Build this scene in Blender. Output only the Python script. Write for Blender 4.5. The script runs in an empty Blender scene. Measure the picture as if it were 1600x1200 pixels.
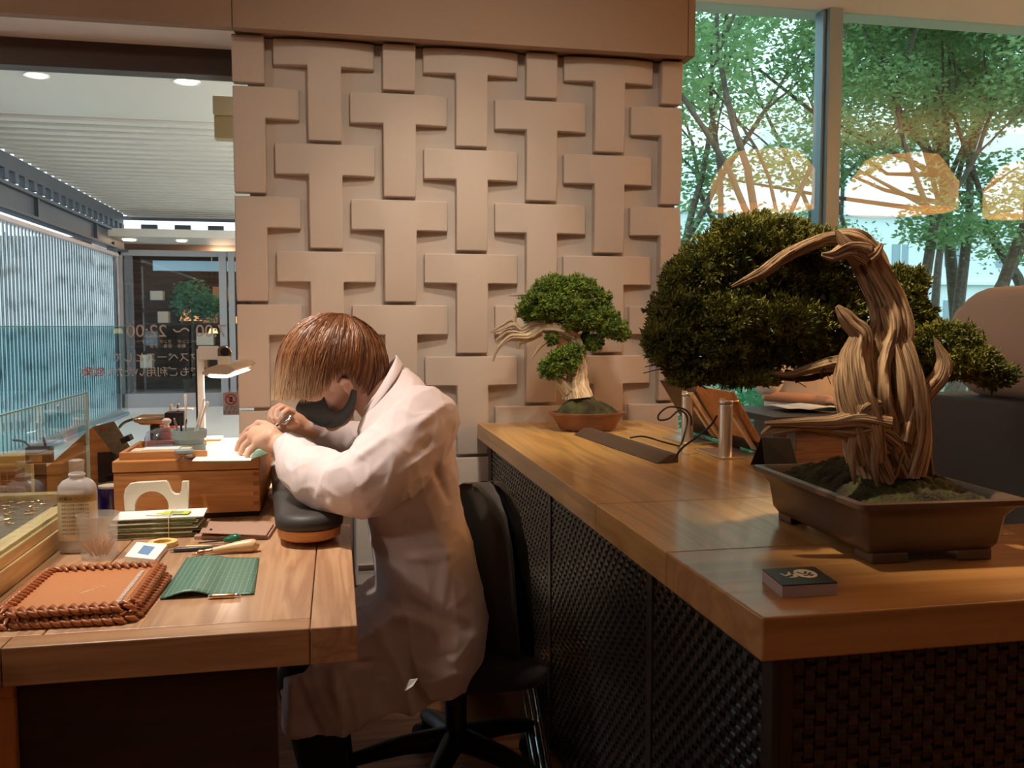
import bpy, bmesh, math, random
import numpy as np
from mathutils import Vector, Matrix, noise

random.seed(7)
rng = np.random.default_rng(7)
C = bpy.context.scene.collection
sc = bpy.context.scene

# ---------------------------------------------------------------- camera, world, light
FPX = 1377.0          # focal length in pixels of the 1600x1200 frame
CAMZ = 1.17
YAW = math.radians(11.27)
PITCH = math.radians(3.74)
cam_d = bpy.data.cameras.new('camera')
cam_d.sensor_width = 36.0
cam_d.lens = 36.0 * FPX / 1600.0
cam_d.clip_start = 0.02
cam_d.clip_end = 200
cam = bpy.data.objects.new('camera', cam_d)
C.objects.link(cam)
cam.location = (0, 0, CAMZ)
cam.rotation_euler = (math.pi / 2 - PITCH, 0, -YAW)
cam_d.dof.use_dof = True
cam_d.dof.focus_distance = 2.15
cam_d.dof.aperture_fstop = 16.0
sc.camera = cam

world = bpy.data.worlds.new('world')
sc.world = world
world.use_nodes = True
bg = world.node_tree.nodes['Background']
bg.inputs[0].default_value = (0.80, 0.93, 1.0, 1)
bg.inputs[1].default_value = 2.3

sc.view_settings.view_transform = 'Standard'
sc.view_settings.look = 'None'
sc.view_settings.gamma = 1
sc.view_settings.use_curve_mapping = False
sc.view_settings.exposure = 0.0


def spot(name, loc, target, power, color, angle, blend=0.6, radius=0.05):
    l = bpy.data.lights.new(name, 'SPOT')
    l.energy = power
    l.color = color
    l.spot_size = math.radians(angle)
    l.spot_blend = blend
    l.shadow_soft_size = radius
    o = bpy.data.objects.new(name, l)
    C.objects.link(o)
    o.location = loc
    d = Vector(target) - Vector(loc)
    o.rotation_euler = d.to_track_quat('-Z', 'Y').to_euler()
    return o


WARM = (1.0, 0.80, 0.60)
WARM2 = (1.0, 0.74, 0.48)
spot('wall_wash', (0.40, 1.25, 2.85), (0.50, 3.35, 1.25), 90, (1.0, 0.87, 0.69), 70, 1.0, 0.12)
spot('wall_spotlight', (0.50, 2.25, 2.85), (0.38, 3.35, 0.85), 70, WARM, 52, 1.0, 0.08)
spot('desk_spotlight', (-0.75, 1.9, 2.85), (-0.25, 1.85, 0.7), 235, (1.0, 0.90, 0.80), 40, 0.9, 0.06)
spot('person_spotlight', (-0.45, 1.70, 2.85), (0.03, 2.02, 1.00), 66, WARM, 27, 1.0, 0.05)
spot('bonsai_spotlight', (0.15, 1.40, 2.85), (1.00, 1.42, 1.08), 215, (1.0, 0.78, 0.50), 26, 0.8, 0.04)
spot('counter_spotlight', (0.60, 2.45, 2.85), (0.85, 2.75, 0.85), 110, (1.0, 0.80, 0.50), 34, 0.9, 0.05)


def lamp_point(name, loc, radius, power, color):
    l = bpy.data.lights.new(name, 'POINT')
    l.energy = power; l.color = color; l.shadow_soft_size = radius
    o = bpy.data.objects.new(name, l)
    C.objects.link(o); o.location = loc
    return o


# unseen fill lamps added beside and behind the camera to lift the room
lamp_point('shop_fill_light', (-2.8, 0.5, 2.6), 0.10, 40, (1.0, 0.84, 0.68))
lamp_point('shop_fill_light', (1.9, -0.6, 2.7), 0.10, 3, (1.0, 0.82, 0.64))
lamp_point('window_side_fill', (6.1, 3.0, 2.2), 0.08, 26, (1.0, 0.95, 0.86))  # added out of frame to brighten the ceiling near the tall window
# covered walkway: lamps added on its hidden side, standing in for daylight
for k_ in range(4):
    lamp_point('walkway_fill_light', (0.45, 4.8 + 2.4 * k_, 2.45), 0.15, 75, (1.0, 0.93, 0.82))


# ---------------------------------------------------------------- pixel -> world point (a ray of the fitted camera, met at a real depth or plane)
_F = np.array([math.sin(YAW) * math.cos(PITCH), math.cos(YAW) * math.cos(PITCH), -math.sin(PITCH)])
_R = np.array([math.cos(YAW), -math.sin(YAW), 0.0])
_U = np.cross(_R, _F)
_C = np.array([0, 0, CAMZ])


def ray(x, y):
    return _F + _R * (x - 800) / FPX + _U * (600 - y) / FPX


def P(x, y, d):
    return Vector(_C + ray(x, y) * d)


def PZ(x, y, z):
    r = ray(x, y)
    return Vector(_C + r * (z - CAMZ) / r[2])


def PY(x, y, Y):
    r = ray(x, y)
    return Vector(_C + r * Y / r[1])


def PX(x, y, X):
    r = ray(x, y)
    return Vector(_C + r * X / r[0])


# ---------------------------------------------------------------- materials
def new_mat(name):
    m = bpy.data.materials.new(name)
    m.use_nodes = True
    return m, m.node_tree.nodes, m.node_tree.links, m.node_tree.nodes['Principled BSDF']


def plain(name, col, rough=0.5, metal=0.0, bump=0.0, bscale=60.0, var=0.0, emit=None, estr=0.0, spec=0.5, trans=0.0, sub=0.0, sheen=0.0, coat=0.0):
    m, n, l, b = new_mat(name)
    b.inputs['Base Color'].default_value = (*col, 1)
    b.inputs['Roughness'].default_value = rough
    b.inputs['Metallic'].default_value = metal
    b.inputs['Specular IOR Level'].default_value = spec
    if trans:
        b.inputs['Transmission Weight'].default_value = trans
    if sub:
        b.inputs['Subsurface Weight'].default_value = sub
        b.inputs['Subsurface Radius'].default_value = (0.012, 0.005, 0.003)
        b.inputs['Subsurface Scale'].default_value = 1.0
    if sheen:
        b.inputs['Sheen Weight'].default_value = sheen
    if coat:
        b.inputs['Coat Weight'].default_value = coat
        b.inputs['Coat Roughness'].default_value = 0.15
    if emit:
        b.inputs['Emission Color'].default_value = (*emit, 1)
        b.inputs['Emission Strength'].default_value = estr
    if bump or var:
        tc = n.new('ShaderNodeTexCoord')
        nz = n.new('ShaderNodeTexNoise')
        nz.inputs['Scale'].default_value = bscale
        nz.inputs['Detail'].default_value = 4
        l.new(tc.outputs['Object'], nz.inputs['Vector'])
        if bump:
            bp = n.new('ShaderNodeBump')
            bp.inputs['Strength'].default_value = bump
            bp.inputs['Distance'].default_value = 0.004
            l.new(nz.outputs['Fac'], bp.inputs['Height'])
            l.new(bp.outputs['Normal'], b.inputs['Normal'])
        if var:
            cr = n.new('ShaderNodeValToRGB')
            cr.color_ramp.elements[0].position = 0.3
            cr.color_ramp.elements[1].position = 0.7
            cr.color_ramp.elements[0].color = (*[c * (1 - var) for c in col], 1)
            cr.color_ramp.elements[1].color = (*[min(1, c * (1 + var)) for c in col], 1)
            l.new(nz.outputs['Fac'], cr.inputs['Fac'])
            l.new(cr.outputs['Color'], b.inputs['Base Color'])
    return m


def wood(name, c1, c2, axis='X', scale=1.0, rough=0.4, bands=True, coat=0.0, rot=0.0):
    """grain running along the given axis"""
    m, n, l, b = new_mat(name)
    tc = n.new('ShaderNodeTexCoord')
    mp = n.new('ShaderNodeMapping')
    s = {'X': (0.7, 9, 9), 'Y': (9, 0.7, 9), 'Z': (9, 9, 0.7)}[axis]
    mp.inputs['Scale'].default_value = [q * scale for q in s]
    mp.inputs['Rotation'].default_value = (0, 0, rot)
    l.new(tc.outputs['Object'], mp.inputs['Vector'])
    n1 = n.new('ShaderNodeTexNoise')
    n1.inputs['Scale'].default_value = 1.3
    n1.inputs['Detail'].default_value = 3
    n1.inputs['Distortion'].default_value = 0.6
    l.new(mp.outputs[0], n1.inputs['Vector'])
    # growth rings: contour lines of the soft noise
    mul = n.new('ShaderNodeMath'); mul.operation = 'MULTIPLY'; mul.inputs[1].default_value = 9.0 if bands else 4.0
    fr = n.new('ShaderNodeMath'); fr.operation = 'PINGPONG'; fr.inputs[1].default_value = 1.0
    l.new(n1.outputs['Fac'], mul.inputs[0])
    l.new(mul.outputs[0], fr.inputs[0])
    n2 = n.new('ShaderNodeTexNoise')
    n2.inputs['Scale'].default_value = 22
    n2.inputs['Detail'].default_value = 5
    l.new(mp.outputs[0], n2.inputs['Vector'])
    mx = n.new('ShaderNodeMix'); mx.data_type = 'FLOAT'
    mx.inputs['Factor'].default_value = 0.45
    l.new(fr.outputs[0], mx.inputs[2])
    l.new(n2.outputs['Fac'], mx.inputs[3])
    cr = n.new('ShaderNodeValToRGB')
    cr.color_ramp.elements[0].position = 0.15
    cr.color_ramp.elements[1].position = 0.75
    cr.color_ramp.elements[0].color = (*c1, 1)
    cr.color_ramp.elements[1].color = (*c2, 1)
    l.new(mx.outputs[0], cr.inputs['Fac'])
    l.new(cr.outputs['Color'], b.inputs['Base Color'])
    bp = n.new('ShaderNodeBump')
    bp.inputs['Strength'].default_value = 0.25
    bp.inputs['Distance'].default_value = 0.001
    l.new(mx.outputs[0], bp.inputs['Height'])
    l.new(bp.outputs['Normal'], b.inputs['Normal'])
    rr = n.new('ShaderNodeMapRange')
    rr.inputs['To Min'].default_value = rough - 0.06
    rr.inputs['To Max'].default_value = rough + 0.1
    l.new(n2.outputs['Fac'], rr.inputs['Value'])
    l.new(rr.outputs[0], b.inputs['Roughness'])
    if coat:
        b.inputs['Coat Weight'].default_value = coat
        b.inputs['Coat Roughness'].default_value = 0.12
    return m


def thin_glass(name, tint=(0.93, 0.98, 0.97), refl=1.45, rough=0.0):
    """thin pane: see-through with a Fresnel mirror reflection"""
    m, n, l, b = new_mat(name)
    out = n['Material Output']
    n.remove(b)
    tr = n.new('ShaderNodeBsdfTransparent'); tr.inputs[0].default_value = (*tint, 1)
    gl = n.new('ShaderNodeBsdfGlossy'); gl.inputs['Roughness'].default_value = rough
    fr = n.new('ShaderNodeFresnel'); fr.inputs[0].default_value = refl
    mx = n.new('ShaderNodeMixShader')
    ge = n.new('ShaderNodeNewGeometry')      # only the outer face of the slab mirrors
    inv = n.new('ShaderNodeMath'); inv.operation = 'SUBTRACT'; inv.inputs[0].default_value = 1.0
    l.new(ge.outputs['Backfacing'], inv.inputs[1])
    mu = n.new('ShaderNodeMath'); mu.operation = 'MULTIPLY'
    l.new(inv.outputs[0], mu.inputs[0]); l.new(fr.outputs[0], mu.inputs[1])
    l.new(mu.outputs[0], mx.inputs[0]); l.new(tr.outputs[0], mx.inputs[1]); l.new(gl.outputs[0], mx.inputs[2])
    l.new(mx.outputs[0], out.inputs[0])
    return m


def milky(name, col, alpha=0.5, rough=0.25):
    """translucent plastic"""
    m, n, l, b = new_mat(name)
    out = n['Material Output']
    b.inputs['Base Color'].default_value = (*col, 1)
    b.inputs['Roughness'].default_value = rough
    tr = n.new('ShaderNodeBsdfTransparent'); tr.inputs[0].default_value = (0.95, 0.94, 0.92, 1)
    mx = n.new('ShaderNodeMixShader'); mx.inputs[0].default_value = alpha
    l.new(tr.outputs[0], mx.inputs[1]); l.new(b.outputs[0], mx.inputs[2])
    l.new(mx.outputs[0], out.inputs[0])
    return m


def glow(name, col, strength):
    m, n, l, b = new_mat(name)
    b.inputs['Base Color'].default_value = (*col, 1)
    b.inputs['Emission Color'].default_value = (*col, 1)
    b.inputs['Emission Strength'].default_value = strength
    return m


def foliage_mat(name, dark, light, scale=14.0, trans=0.25):
    m, n, l, b = new_mat(name)
    out = n['Material Output']
    tc = n.new('ShaderNodeTexCoord')
    nz = n.new('ShaderNodeTexNoise'); nz.inputs['Scale'].default_value = scale; nz.inputs['Detail'].default_value = 5
    l.new(tc.outputs['Object'], nz.inputs['Vector'])
    cr = n.new('ShaderNodeValToRGB')
    cr.color_ramp.elements[0].position = 0.32; cr.color_ramp.elements[1].position = 0.68
    cr.color_ramp.elements[0].color = (*dark, 1); cr.color_ramp.elements[1].color = (*light, 1)
    l.new(nz.outputs['Fac'], cr.inputs['Fac'])
    l.new(cr.outputs['Color'], b.inputs['Base Color'])
    b.inputs['Roughness'].default_value = 0.6
    tl = n.new('ShaderNodeBsdfTranslucent')
    l.new(cr.outputs['Color'], tl.inputs[0])
    mx = n.new('ShaderNodeMixShader'); mx.inputs[0].default_value = trans
    l.new(b.outputs[0], mx.inputs[1]); l.new(tl.outputs[0], mx.inputs[2])
    l.new(mx.outputs[0], out.inputs[0])
    return m


M = {}
M['wall'] = plain('painted_weave_relief', (0.52, 0.455, 0.41), 0.75, bump=0.15, bscale=250)
M['fascia'] = plain('painted_fascia', (0.34, 0.25, 0.19), 0.8, bump=0.1, bscale=200)
M['ceiling'] = plain('painted_ceiling', (0.86, 0.84, 0.82), 0.85)
M['ceiling_out'] = plain('walkway_ceiling_paint', (0.66, 0.63, 0.58), 0.5)
M['darkwall'] = plain('dark_brown_plaster', (0.20, 0.13, 0.09), 0.8)
M['beam'] = plain('dark_bronze_beam', (0.055, 0.035, 0.03), 0.5)
M['floor'] = wood('walnut_floor', (0.10, 0.035, 0.015), (0.28, 0.11, 0.05), 'X', 1.2, 0.4)
M['oak'] = wood('oak_bench_top', (0.36, 0.19, 0.10), (0.53, 0.32, 0.18), 'Y', 1.6, 0.33, coat=0.15)
M['oak_x'] = wood('oak_border', (0.34, 0.175, 0.085), (0.50, 0.29, 0.15), 'X', 1.4, 0.33, coat=0.15)
M['counter'] = wood('oak_counter_top', (0.36, 0.20, 0.068), (0.55, 0.33, 0.115), 'Y', 1.1, 0.30, coat=0.25)
M['counter_x'] = wood('oak_counter_front', (0.31, 0.15, 0.048), (0.46, 0.24, 0.085), 'X', 0.9, 0.30, coat=0.25)
M['orange_wood'] = wood('cherry_box_wood', (0.50, 0.20, 0.055), (0.66, 0.30, 0.10), 'X', 2.0, 0.4)
M['orange_wood_z'] = wood('cherry_panel_wood', (0.42, 0.16, 0.05), (0.56, 0.24, 0.08), 'Z', 2.0, 0.45)
M['pine'] = wood('pale_case_wood', (0.62, 0.42, 0.20), (0.76, 0.56, 0.30), 'Y', 2.0, 0.4)
M['lightwood'] = wood('light_handle_wood', (0.70, 0.44, 0.22), (0.82, 0.58, 0.34), 'X', 5.0, 0.35, bands=False)
M['darkpanel'] = wood('dark_stained_panel', (0.020, 0.009, 0.006), (0.040, 0.018, 0.012), 'X', 1.0, 0.55)
M['weave_metal'] = plain('dark_woven_metal', (0.030, 0.024, 0.022), 0.26, metal=0.35, spec=0.7)
M['weave_back'] = plain('dark_panel_back', (0.014, 0.011, 0.010), 0.5)
M['steel'] = plain('painted_steel_grey', (0.20, 0.29, 0.38), 0.4)
M['darksteel'] = plain('dark_steel', (0.06, 0.075, 0.10), 0.45)
M['alu'] = plain('brushed_aluminium', (0.80, 0.76, 0.72), 0.3, metal=0.9)
M['chrome'] = plain('chrome', (0.85, 0.85, 0.85), 0.1, metal=1.0)
M['brass'] = plain('brass', (0.80, 0.52, 0.28), 0.25, metal=0.9)
M['black'] = plain('black_plastic', (0.012, 0.011, 0.011), 0.45)
M['black_fabric'] = plain('black_mesh_fabric', (0.018, 0.015, 0.014), 0.9, bump=0.3, bscale=700, sheen=0.25)
M['cushion'] = plain('black_cushion_vinyl', (0.030, 0.027, 0.025), 0.55, bump=0.1, bscale=300)
M['brown_slab'] = plain('dark_brown_slab', (0.075, 0.045, 0.032), 0.55)
M['white'] = plain('white_plastic', (0.80, 0.79, 0.76), 0.4)
M['cream'] = plain('cream_acrylic', (0.80, 0.72, 0.58), 0.35)
M['paper'] = plain('white_paper', (0.86, 0.85, 0.80), 0.7)
M['cream_paper'] = plain('cream_paper', (0.80, 0.68, 0.46), 0.7)
M['green_paper'] = plain('green_sheet', (0.25, 0.55, 0.38), 0.6)
M['glass'] = thin_glass('window_glass', (0.83, 0.96, 0.95), 1.5)
M['glass_left'] = thin_glass('walkway_window_glass', (0.95, 0.965, 0.96), 1.45)
M['glass_case'] = thin_glass('display_case_glass', (0.90, 0.97, 0.95), 1.9)
M['glass_far'] = thin_glass('door_glass', (0.80, 0.88, 0.92), 1.6)
M['glass_edge'] = plain('green_glass_edge', (0.10, 0.28, 0.22), 0.15)
M['glass_edge_light'] = milky('pale_glass_edge', (0.75, 0.88, 0.85), 0.6, 0.1)
M['clear'] = thin_glass('clear_glassware', (0.90, 0.88, 0.95), 2.1, 0.03)
M['bottle'] = milky('cloudy_bottle_plastic', (0.78, 0.74, 0.74), 0.42, 0.2)
M['cup'] = milky('frosted_cup_plastic', (0.90, 0.86, 0.80), 0.22, 0.3)
M['liquid'] = milky('clear_spirit', (0.70, 0.66, 0.66), 0.25, 0.05)
M['label_brown'] = plain('brown_label_band', (0.42, 0.27, 0.10), 0.6)
M['ink'] = plain('dark_ink', (0.035, 0.025, 0.02), 0.6)
M['ink_grey'] = plain('grey_vinyl_lettering', (0.46, 0.42, 0.40), 0.6)
M['ink_red'] = plain('red_vinyl', (0.50, 0.04, 0.04), 0.6)
M['sticker'] = plain('grey_pink_sticker', (0.50, 0.44, 0.45), 0.6)
M['blue'] = plain('blue_tape', (0.010, 0.015, 0.16), 0.25, coat=0.3)
M['blue_print'] = plain('blue_print', (0.15, 0.28, 0.50), 0.6)
M['yellow'] = plain('yellow_tape', (0.85, 0.62, 0.22), 0.5)
M['yellow_bright'] = plain('yellow_green_tag', (0.62, 0.68, 0.08), 0.5)
M['packet'] = plain('green_packet', (0.16, 0.18, 0.06), 0.35, var=0.5, bscale=300)
M['leather_tan'] = plain('tan_leather', (0.50, 0.20, 0.075), 0.42, bump=0.1, bscale=500, var=0.12)
M['leather_brown'] = plain('brown_braided_leather', (0.36, 0.12, 0.04), 0.30, bump=0.15, bscale=400)
M['leather_pink'] = plain('pale_brown_leather', (0.42, 0.26, 0.19), 0.5, bump=0.1, bscale=400)
M['mat_green'] = None
M['green_handle'] = plain('green_handle', (0.01, 0.14, 0.07), 0.25, coat=0.4)
M['red'] = plain('coral_plastic', (0.75, 0.20, 0.14), 0.4)
M['bluegrey'] = plain('blue_grey_enamel', (0.28, 0.36, 0.36), 0.35)
M['cardboard'] = plain('brown_cardboard', (0.16, 0.07, 0.03), 0.8, var=0.1, bscale=20)
M['cardboard_edge'] = plain('light_cardboard_edge', (0.60, 0.38, 0.18), 0.8)
M['bag'] = plain('white_plastic_bag', (0.62, 0.58, 0.48), 0.4)
M['skin'] = plain('skin', (0.70, 0.42, 0.29), 0.5, sub=0.15, bump=0.05, bscale=300)
M['lab_coat'] = plain('pinkish_white_cotton_coat', (0.70, 0.60, 0.60), 0.8, bump=0.12, bscale=900, sheen=0.15)
M['shirt'] = plain('white_shirt_cotton', (0.74, 0.73, 0.74), 0.8, bump=0.1, bscale=600)
M['trousers'] = plain('black_trousers', (0.012, 0.011, 0.012), 0.85)
M['mask'] = plain('charcoal_face_mask', (0.045, 0.047, 0.042), 0.75)
M['tile'] = plain('pale_walkway_tile', (0.72, 0.74, 0.76), 0.3)
M['fin'] = foliage_mat('pale_glass_fin', (0.82, 0.88, 0.92), (0.90, 0.95, 0.98), 3, 0.6)
M['fin_dark'] = plain('dark_fin_edge', (0.05, 0.10, 0.13), 0.4)
M['bark'] = plain('outdoor_bark', (0.13, 0.095, 0.075), 0.9, bump=0.6, bscale=25, var=0.35)
M['building'] = plain('white_building', (0.80, 0.84, 0.88), 0.8)
M['building_win'] = plain('building_window', (0.30, 0.38, 0.44), 0.3)
M['pot_dark'] = plain('dark_brown_stoneware', (0.085, 0.050, 0.036), 0.42, var=0.15, bscale=12)
M['pot_red'] = plain('red_brown_clay', (0.20, 0.075, 0.040), 0.45, var=0.2, bscale=20)
M['cream_pad'] = plain('cream_upholstery', (0.60, 0.47, 0.37), 0.8)
M['grey_pad'] = plain('dark_grey_panel', (0.085, 0.078, 0.080), 0.7)


def hair_material():
    m, n, l, b = new_mat('dyed_auburn_hair')
    sh_ = n.new('ShaderNodeAttribute'); sh_.attribute_name = 'strand'      # each strand has its own dye shade
    cr = n.new('ShaderNodeValToRGB')
    cr.color_ramp.elements[0].position = 0.0; cr.color_ramp.elements[1].position = 1.0
    cr.color_ramp.elements[0].color = (0.075, 0.022, 0.009, 1)
    cr.color_ramp.elements[1].color = (0.46, 0.19, 0.068, 1)
    l.new(sh_.outputs['Fac'], cr.inputs['Fac'])
    at = n.new('ShaderNodeAttribute'); at.attribute_name = 'tip'
    mx = n.new('ShaderNodeMix'); mx.data_type = 'RGBA'
    l.new(at.outputs['Fac'], mx.inputs['Factor'])
    l.new(cr.outputs['Color'], mx.inputs[6])
    mx.inputs[7].default_value = (0.78, 0.56, 0.34, 1)
    l.new(mx.outputs[2], b.inputs['Base Color'])
    b.inputs['Roughness'].default_value = 0.42
    return m


M['hair'] = hair_material()


def driftwood(name, dark, light):
    m, n, l, b = new_mat(name)
    at = n.new('ShaderNodeAttribute'); at.attribute_name = 'grain'
    nz = n.new('ShaderNodeTexNoise'); nz.inputs['Scale'].default_value = 1.0; nz.inputs['Detail'].default_value = 6
    mp = n.new('ShaderNodeMapping'); mp.inputs['Scale'].default_value = (9, 9, 0.9)
    l.new(at.outputs['Vector'], mp.inputs['Vector'])
    l.new(mp.outputs[0], nz.inputs['Vector'])
    cr = n.new('ShaderNodeValToRGB')
    cr.color_ramp.elements[0].position = 0.36; cr.color_ramp.elements[1].position = 0.58
    cr.color_ramp.elements[0].color = (*dark, 1); cr.color_ramp.elements[1].color = (*light, 1)
    l.new(nz.outputs['Fac'], cr.inputs['Fac'])
    l.new(cr.outputs['Color'], b.inputs['Base Color'])
    bp = n.new('ShaderNodeBump'); bp.inputs['Strength'].default_value = 0.8; bp.inputs['Distance'].default_value = 0.004
    l.new(nz.outputs['Fac'], bp.inputs['Height']); l.new(bp.outputs['Normal'], b.inputs['Normal'])
    b.inputs['Roughness'].default_value = 0.7
    return m


M['driftwood'] = driftwood('weathered_deadwood', (0.10, 0.05, 0.028), (0.52, 0.35, 0.205))
M['driftwood_pale'] = driftwood('pale_deadwood', (0.30, 0.20, 0.12), (0.66, 0.54, 0.38))
M['livevein'] = driftwood('dark_live_bark', (0.03, 0.015, 0.010), (0.13, 0.06, 0.035))


def moss_material():
    m, n, l, b = new_mat('moss')
    tc = n.new('ShaderNodeTexCoord')
    nz = n.new('ShaderNodeTexNoise'); nz.inputs['Scale'].default_value = 28; nz.inputs['Detail'].default_value = 6
    l.new(tc.outputs['Object'], nz.inputs['Vector'])
    cr = n.new('ShaderNodeValToRGB')
    cr.color_ramp.elements[0].position = 0.38; cr.color_ramp.elements[1].position = 0.66
    cr.color_ramp.elements[0].color = (0.022, 0.014, 0.007, 1); cr.color_ramp.elements[1].color = (0.055, 0.062, 0.016, 1)
    l.new(nz.outputs['Fac'], cr.inputs['Fac']); l.new(cr.outputs['Color'], b.inputs['Base Color'])
    n2 = n.new('ShaderNodeTexNoise'); n2.inputs['Scale'].default_value = 220; n2.inputs['Detail'].default_value = 3
    l.new(tc.outputs['Object'], n2.inputs['Vector'])
    bp = n.new('ShaderNodeBump'); bp.inputs['Strength'].default_value = 1.0; bp.inputs['Distance'].default_value = 0.006
    l.new(n2.outputs['Fac'], bp.inputs['Height']); l.new(bp.outputs['Normal'], b.inputs['Normal'])
    b.inputs['Roughness'].default_value = 0.95
    return m


M['moss'] = moss_material()


def mat_grid_material():
    m, n, l, b = new_mat('green_cutting_mat')
    tc = n.new('ShaderNodeTexCoord')
    br = n.new('ShaderNodeTexBrick')
    br.offset = 0.0
    br.inputs['Color1'].default_value = (0.06, 0.16, 0.11, 1)
    br.inputs['Color2'].default_value = (0.06, 0.16, 0.11, 1)
    br.inputs['Mortar'].default_value = (0.20, 0.36, 0.27, 1)
    br.inputs['Scale'].default_value = 1.0
    br.inputs['Mortar Size'].default_value = 0.0006
    br.inputs['Brick Width'].default_value = 0.010
    br.inputs['Row Height'].default_value = 0.010
    l.new(tc.outputs['Object'], br.inputs['Vector'])
    l.new(br.outputs['Color'], b.inputs['Base Color'])
    b.inputs['Roughness'].default_value = 0.42
    return m


M['mat_green'] = mat_grid_material()
M['juniper'] = foliage_mat('juniper_foliage', (0.055, 0.085, 0.016), (0.32, 0.33, 0.06), 26, 0.25)
M['juniper_bright'] = foliage_mat('bright_juniper_foliage', (0.05, 0.11, 0.015), (0.24, 0.34, 0.05), 30, 0.2)
M['leaves'] = foliage_mat('outdoor_leaves', (0.13, 0.29, 0.12), (0.42, 0.58, 0.27), 1.5, 0.5)
M['shrub'] = foliage_mat('outdoor_shrub', (0.05, 0.20, 0.10), (0.16, 0.42, 0.22), 5, 0.35)

# ---------------------------------------------------------------- mesh helpers
ORI = {}


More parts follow.
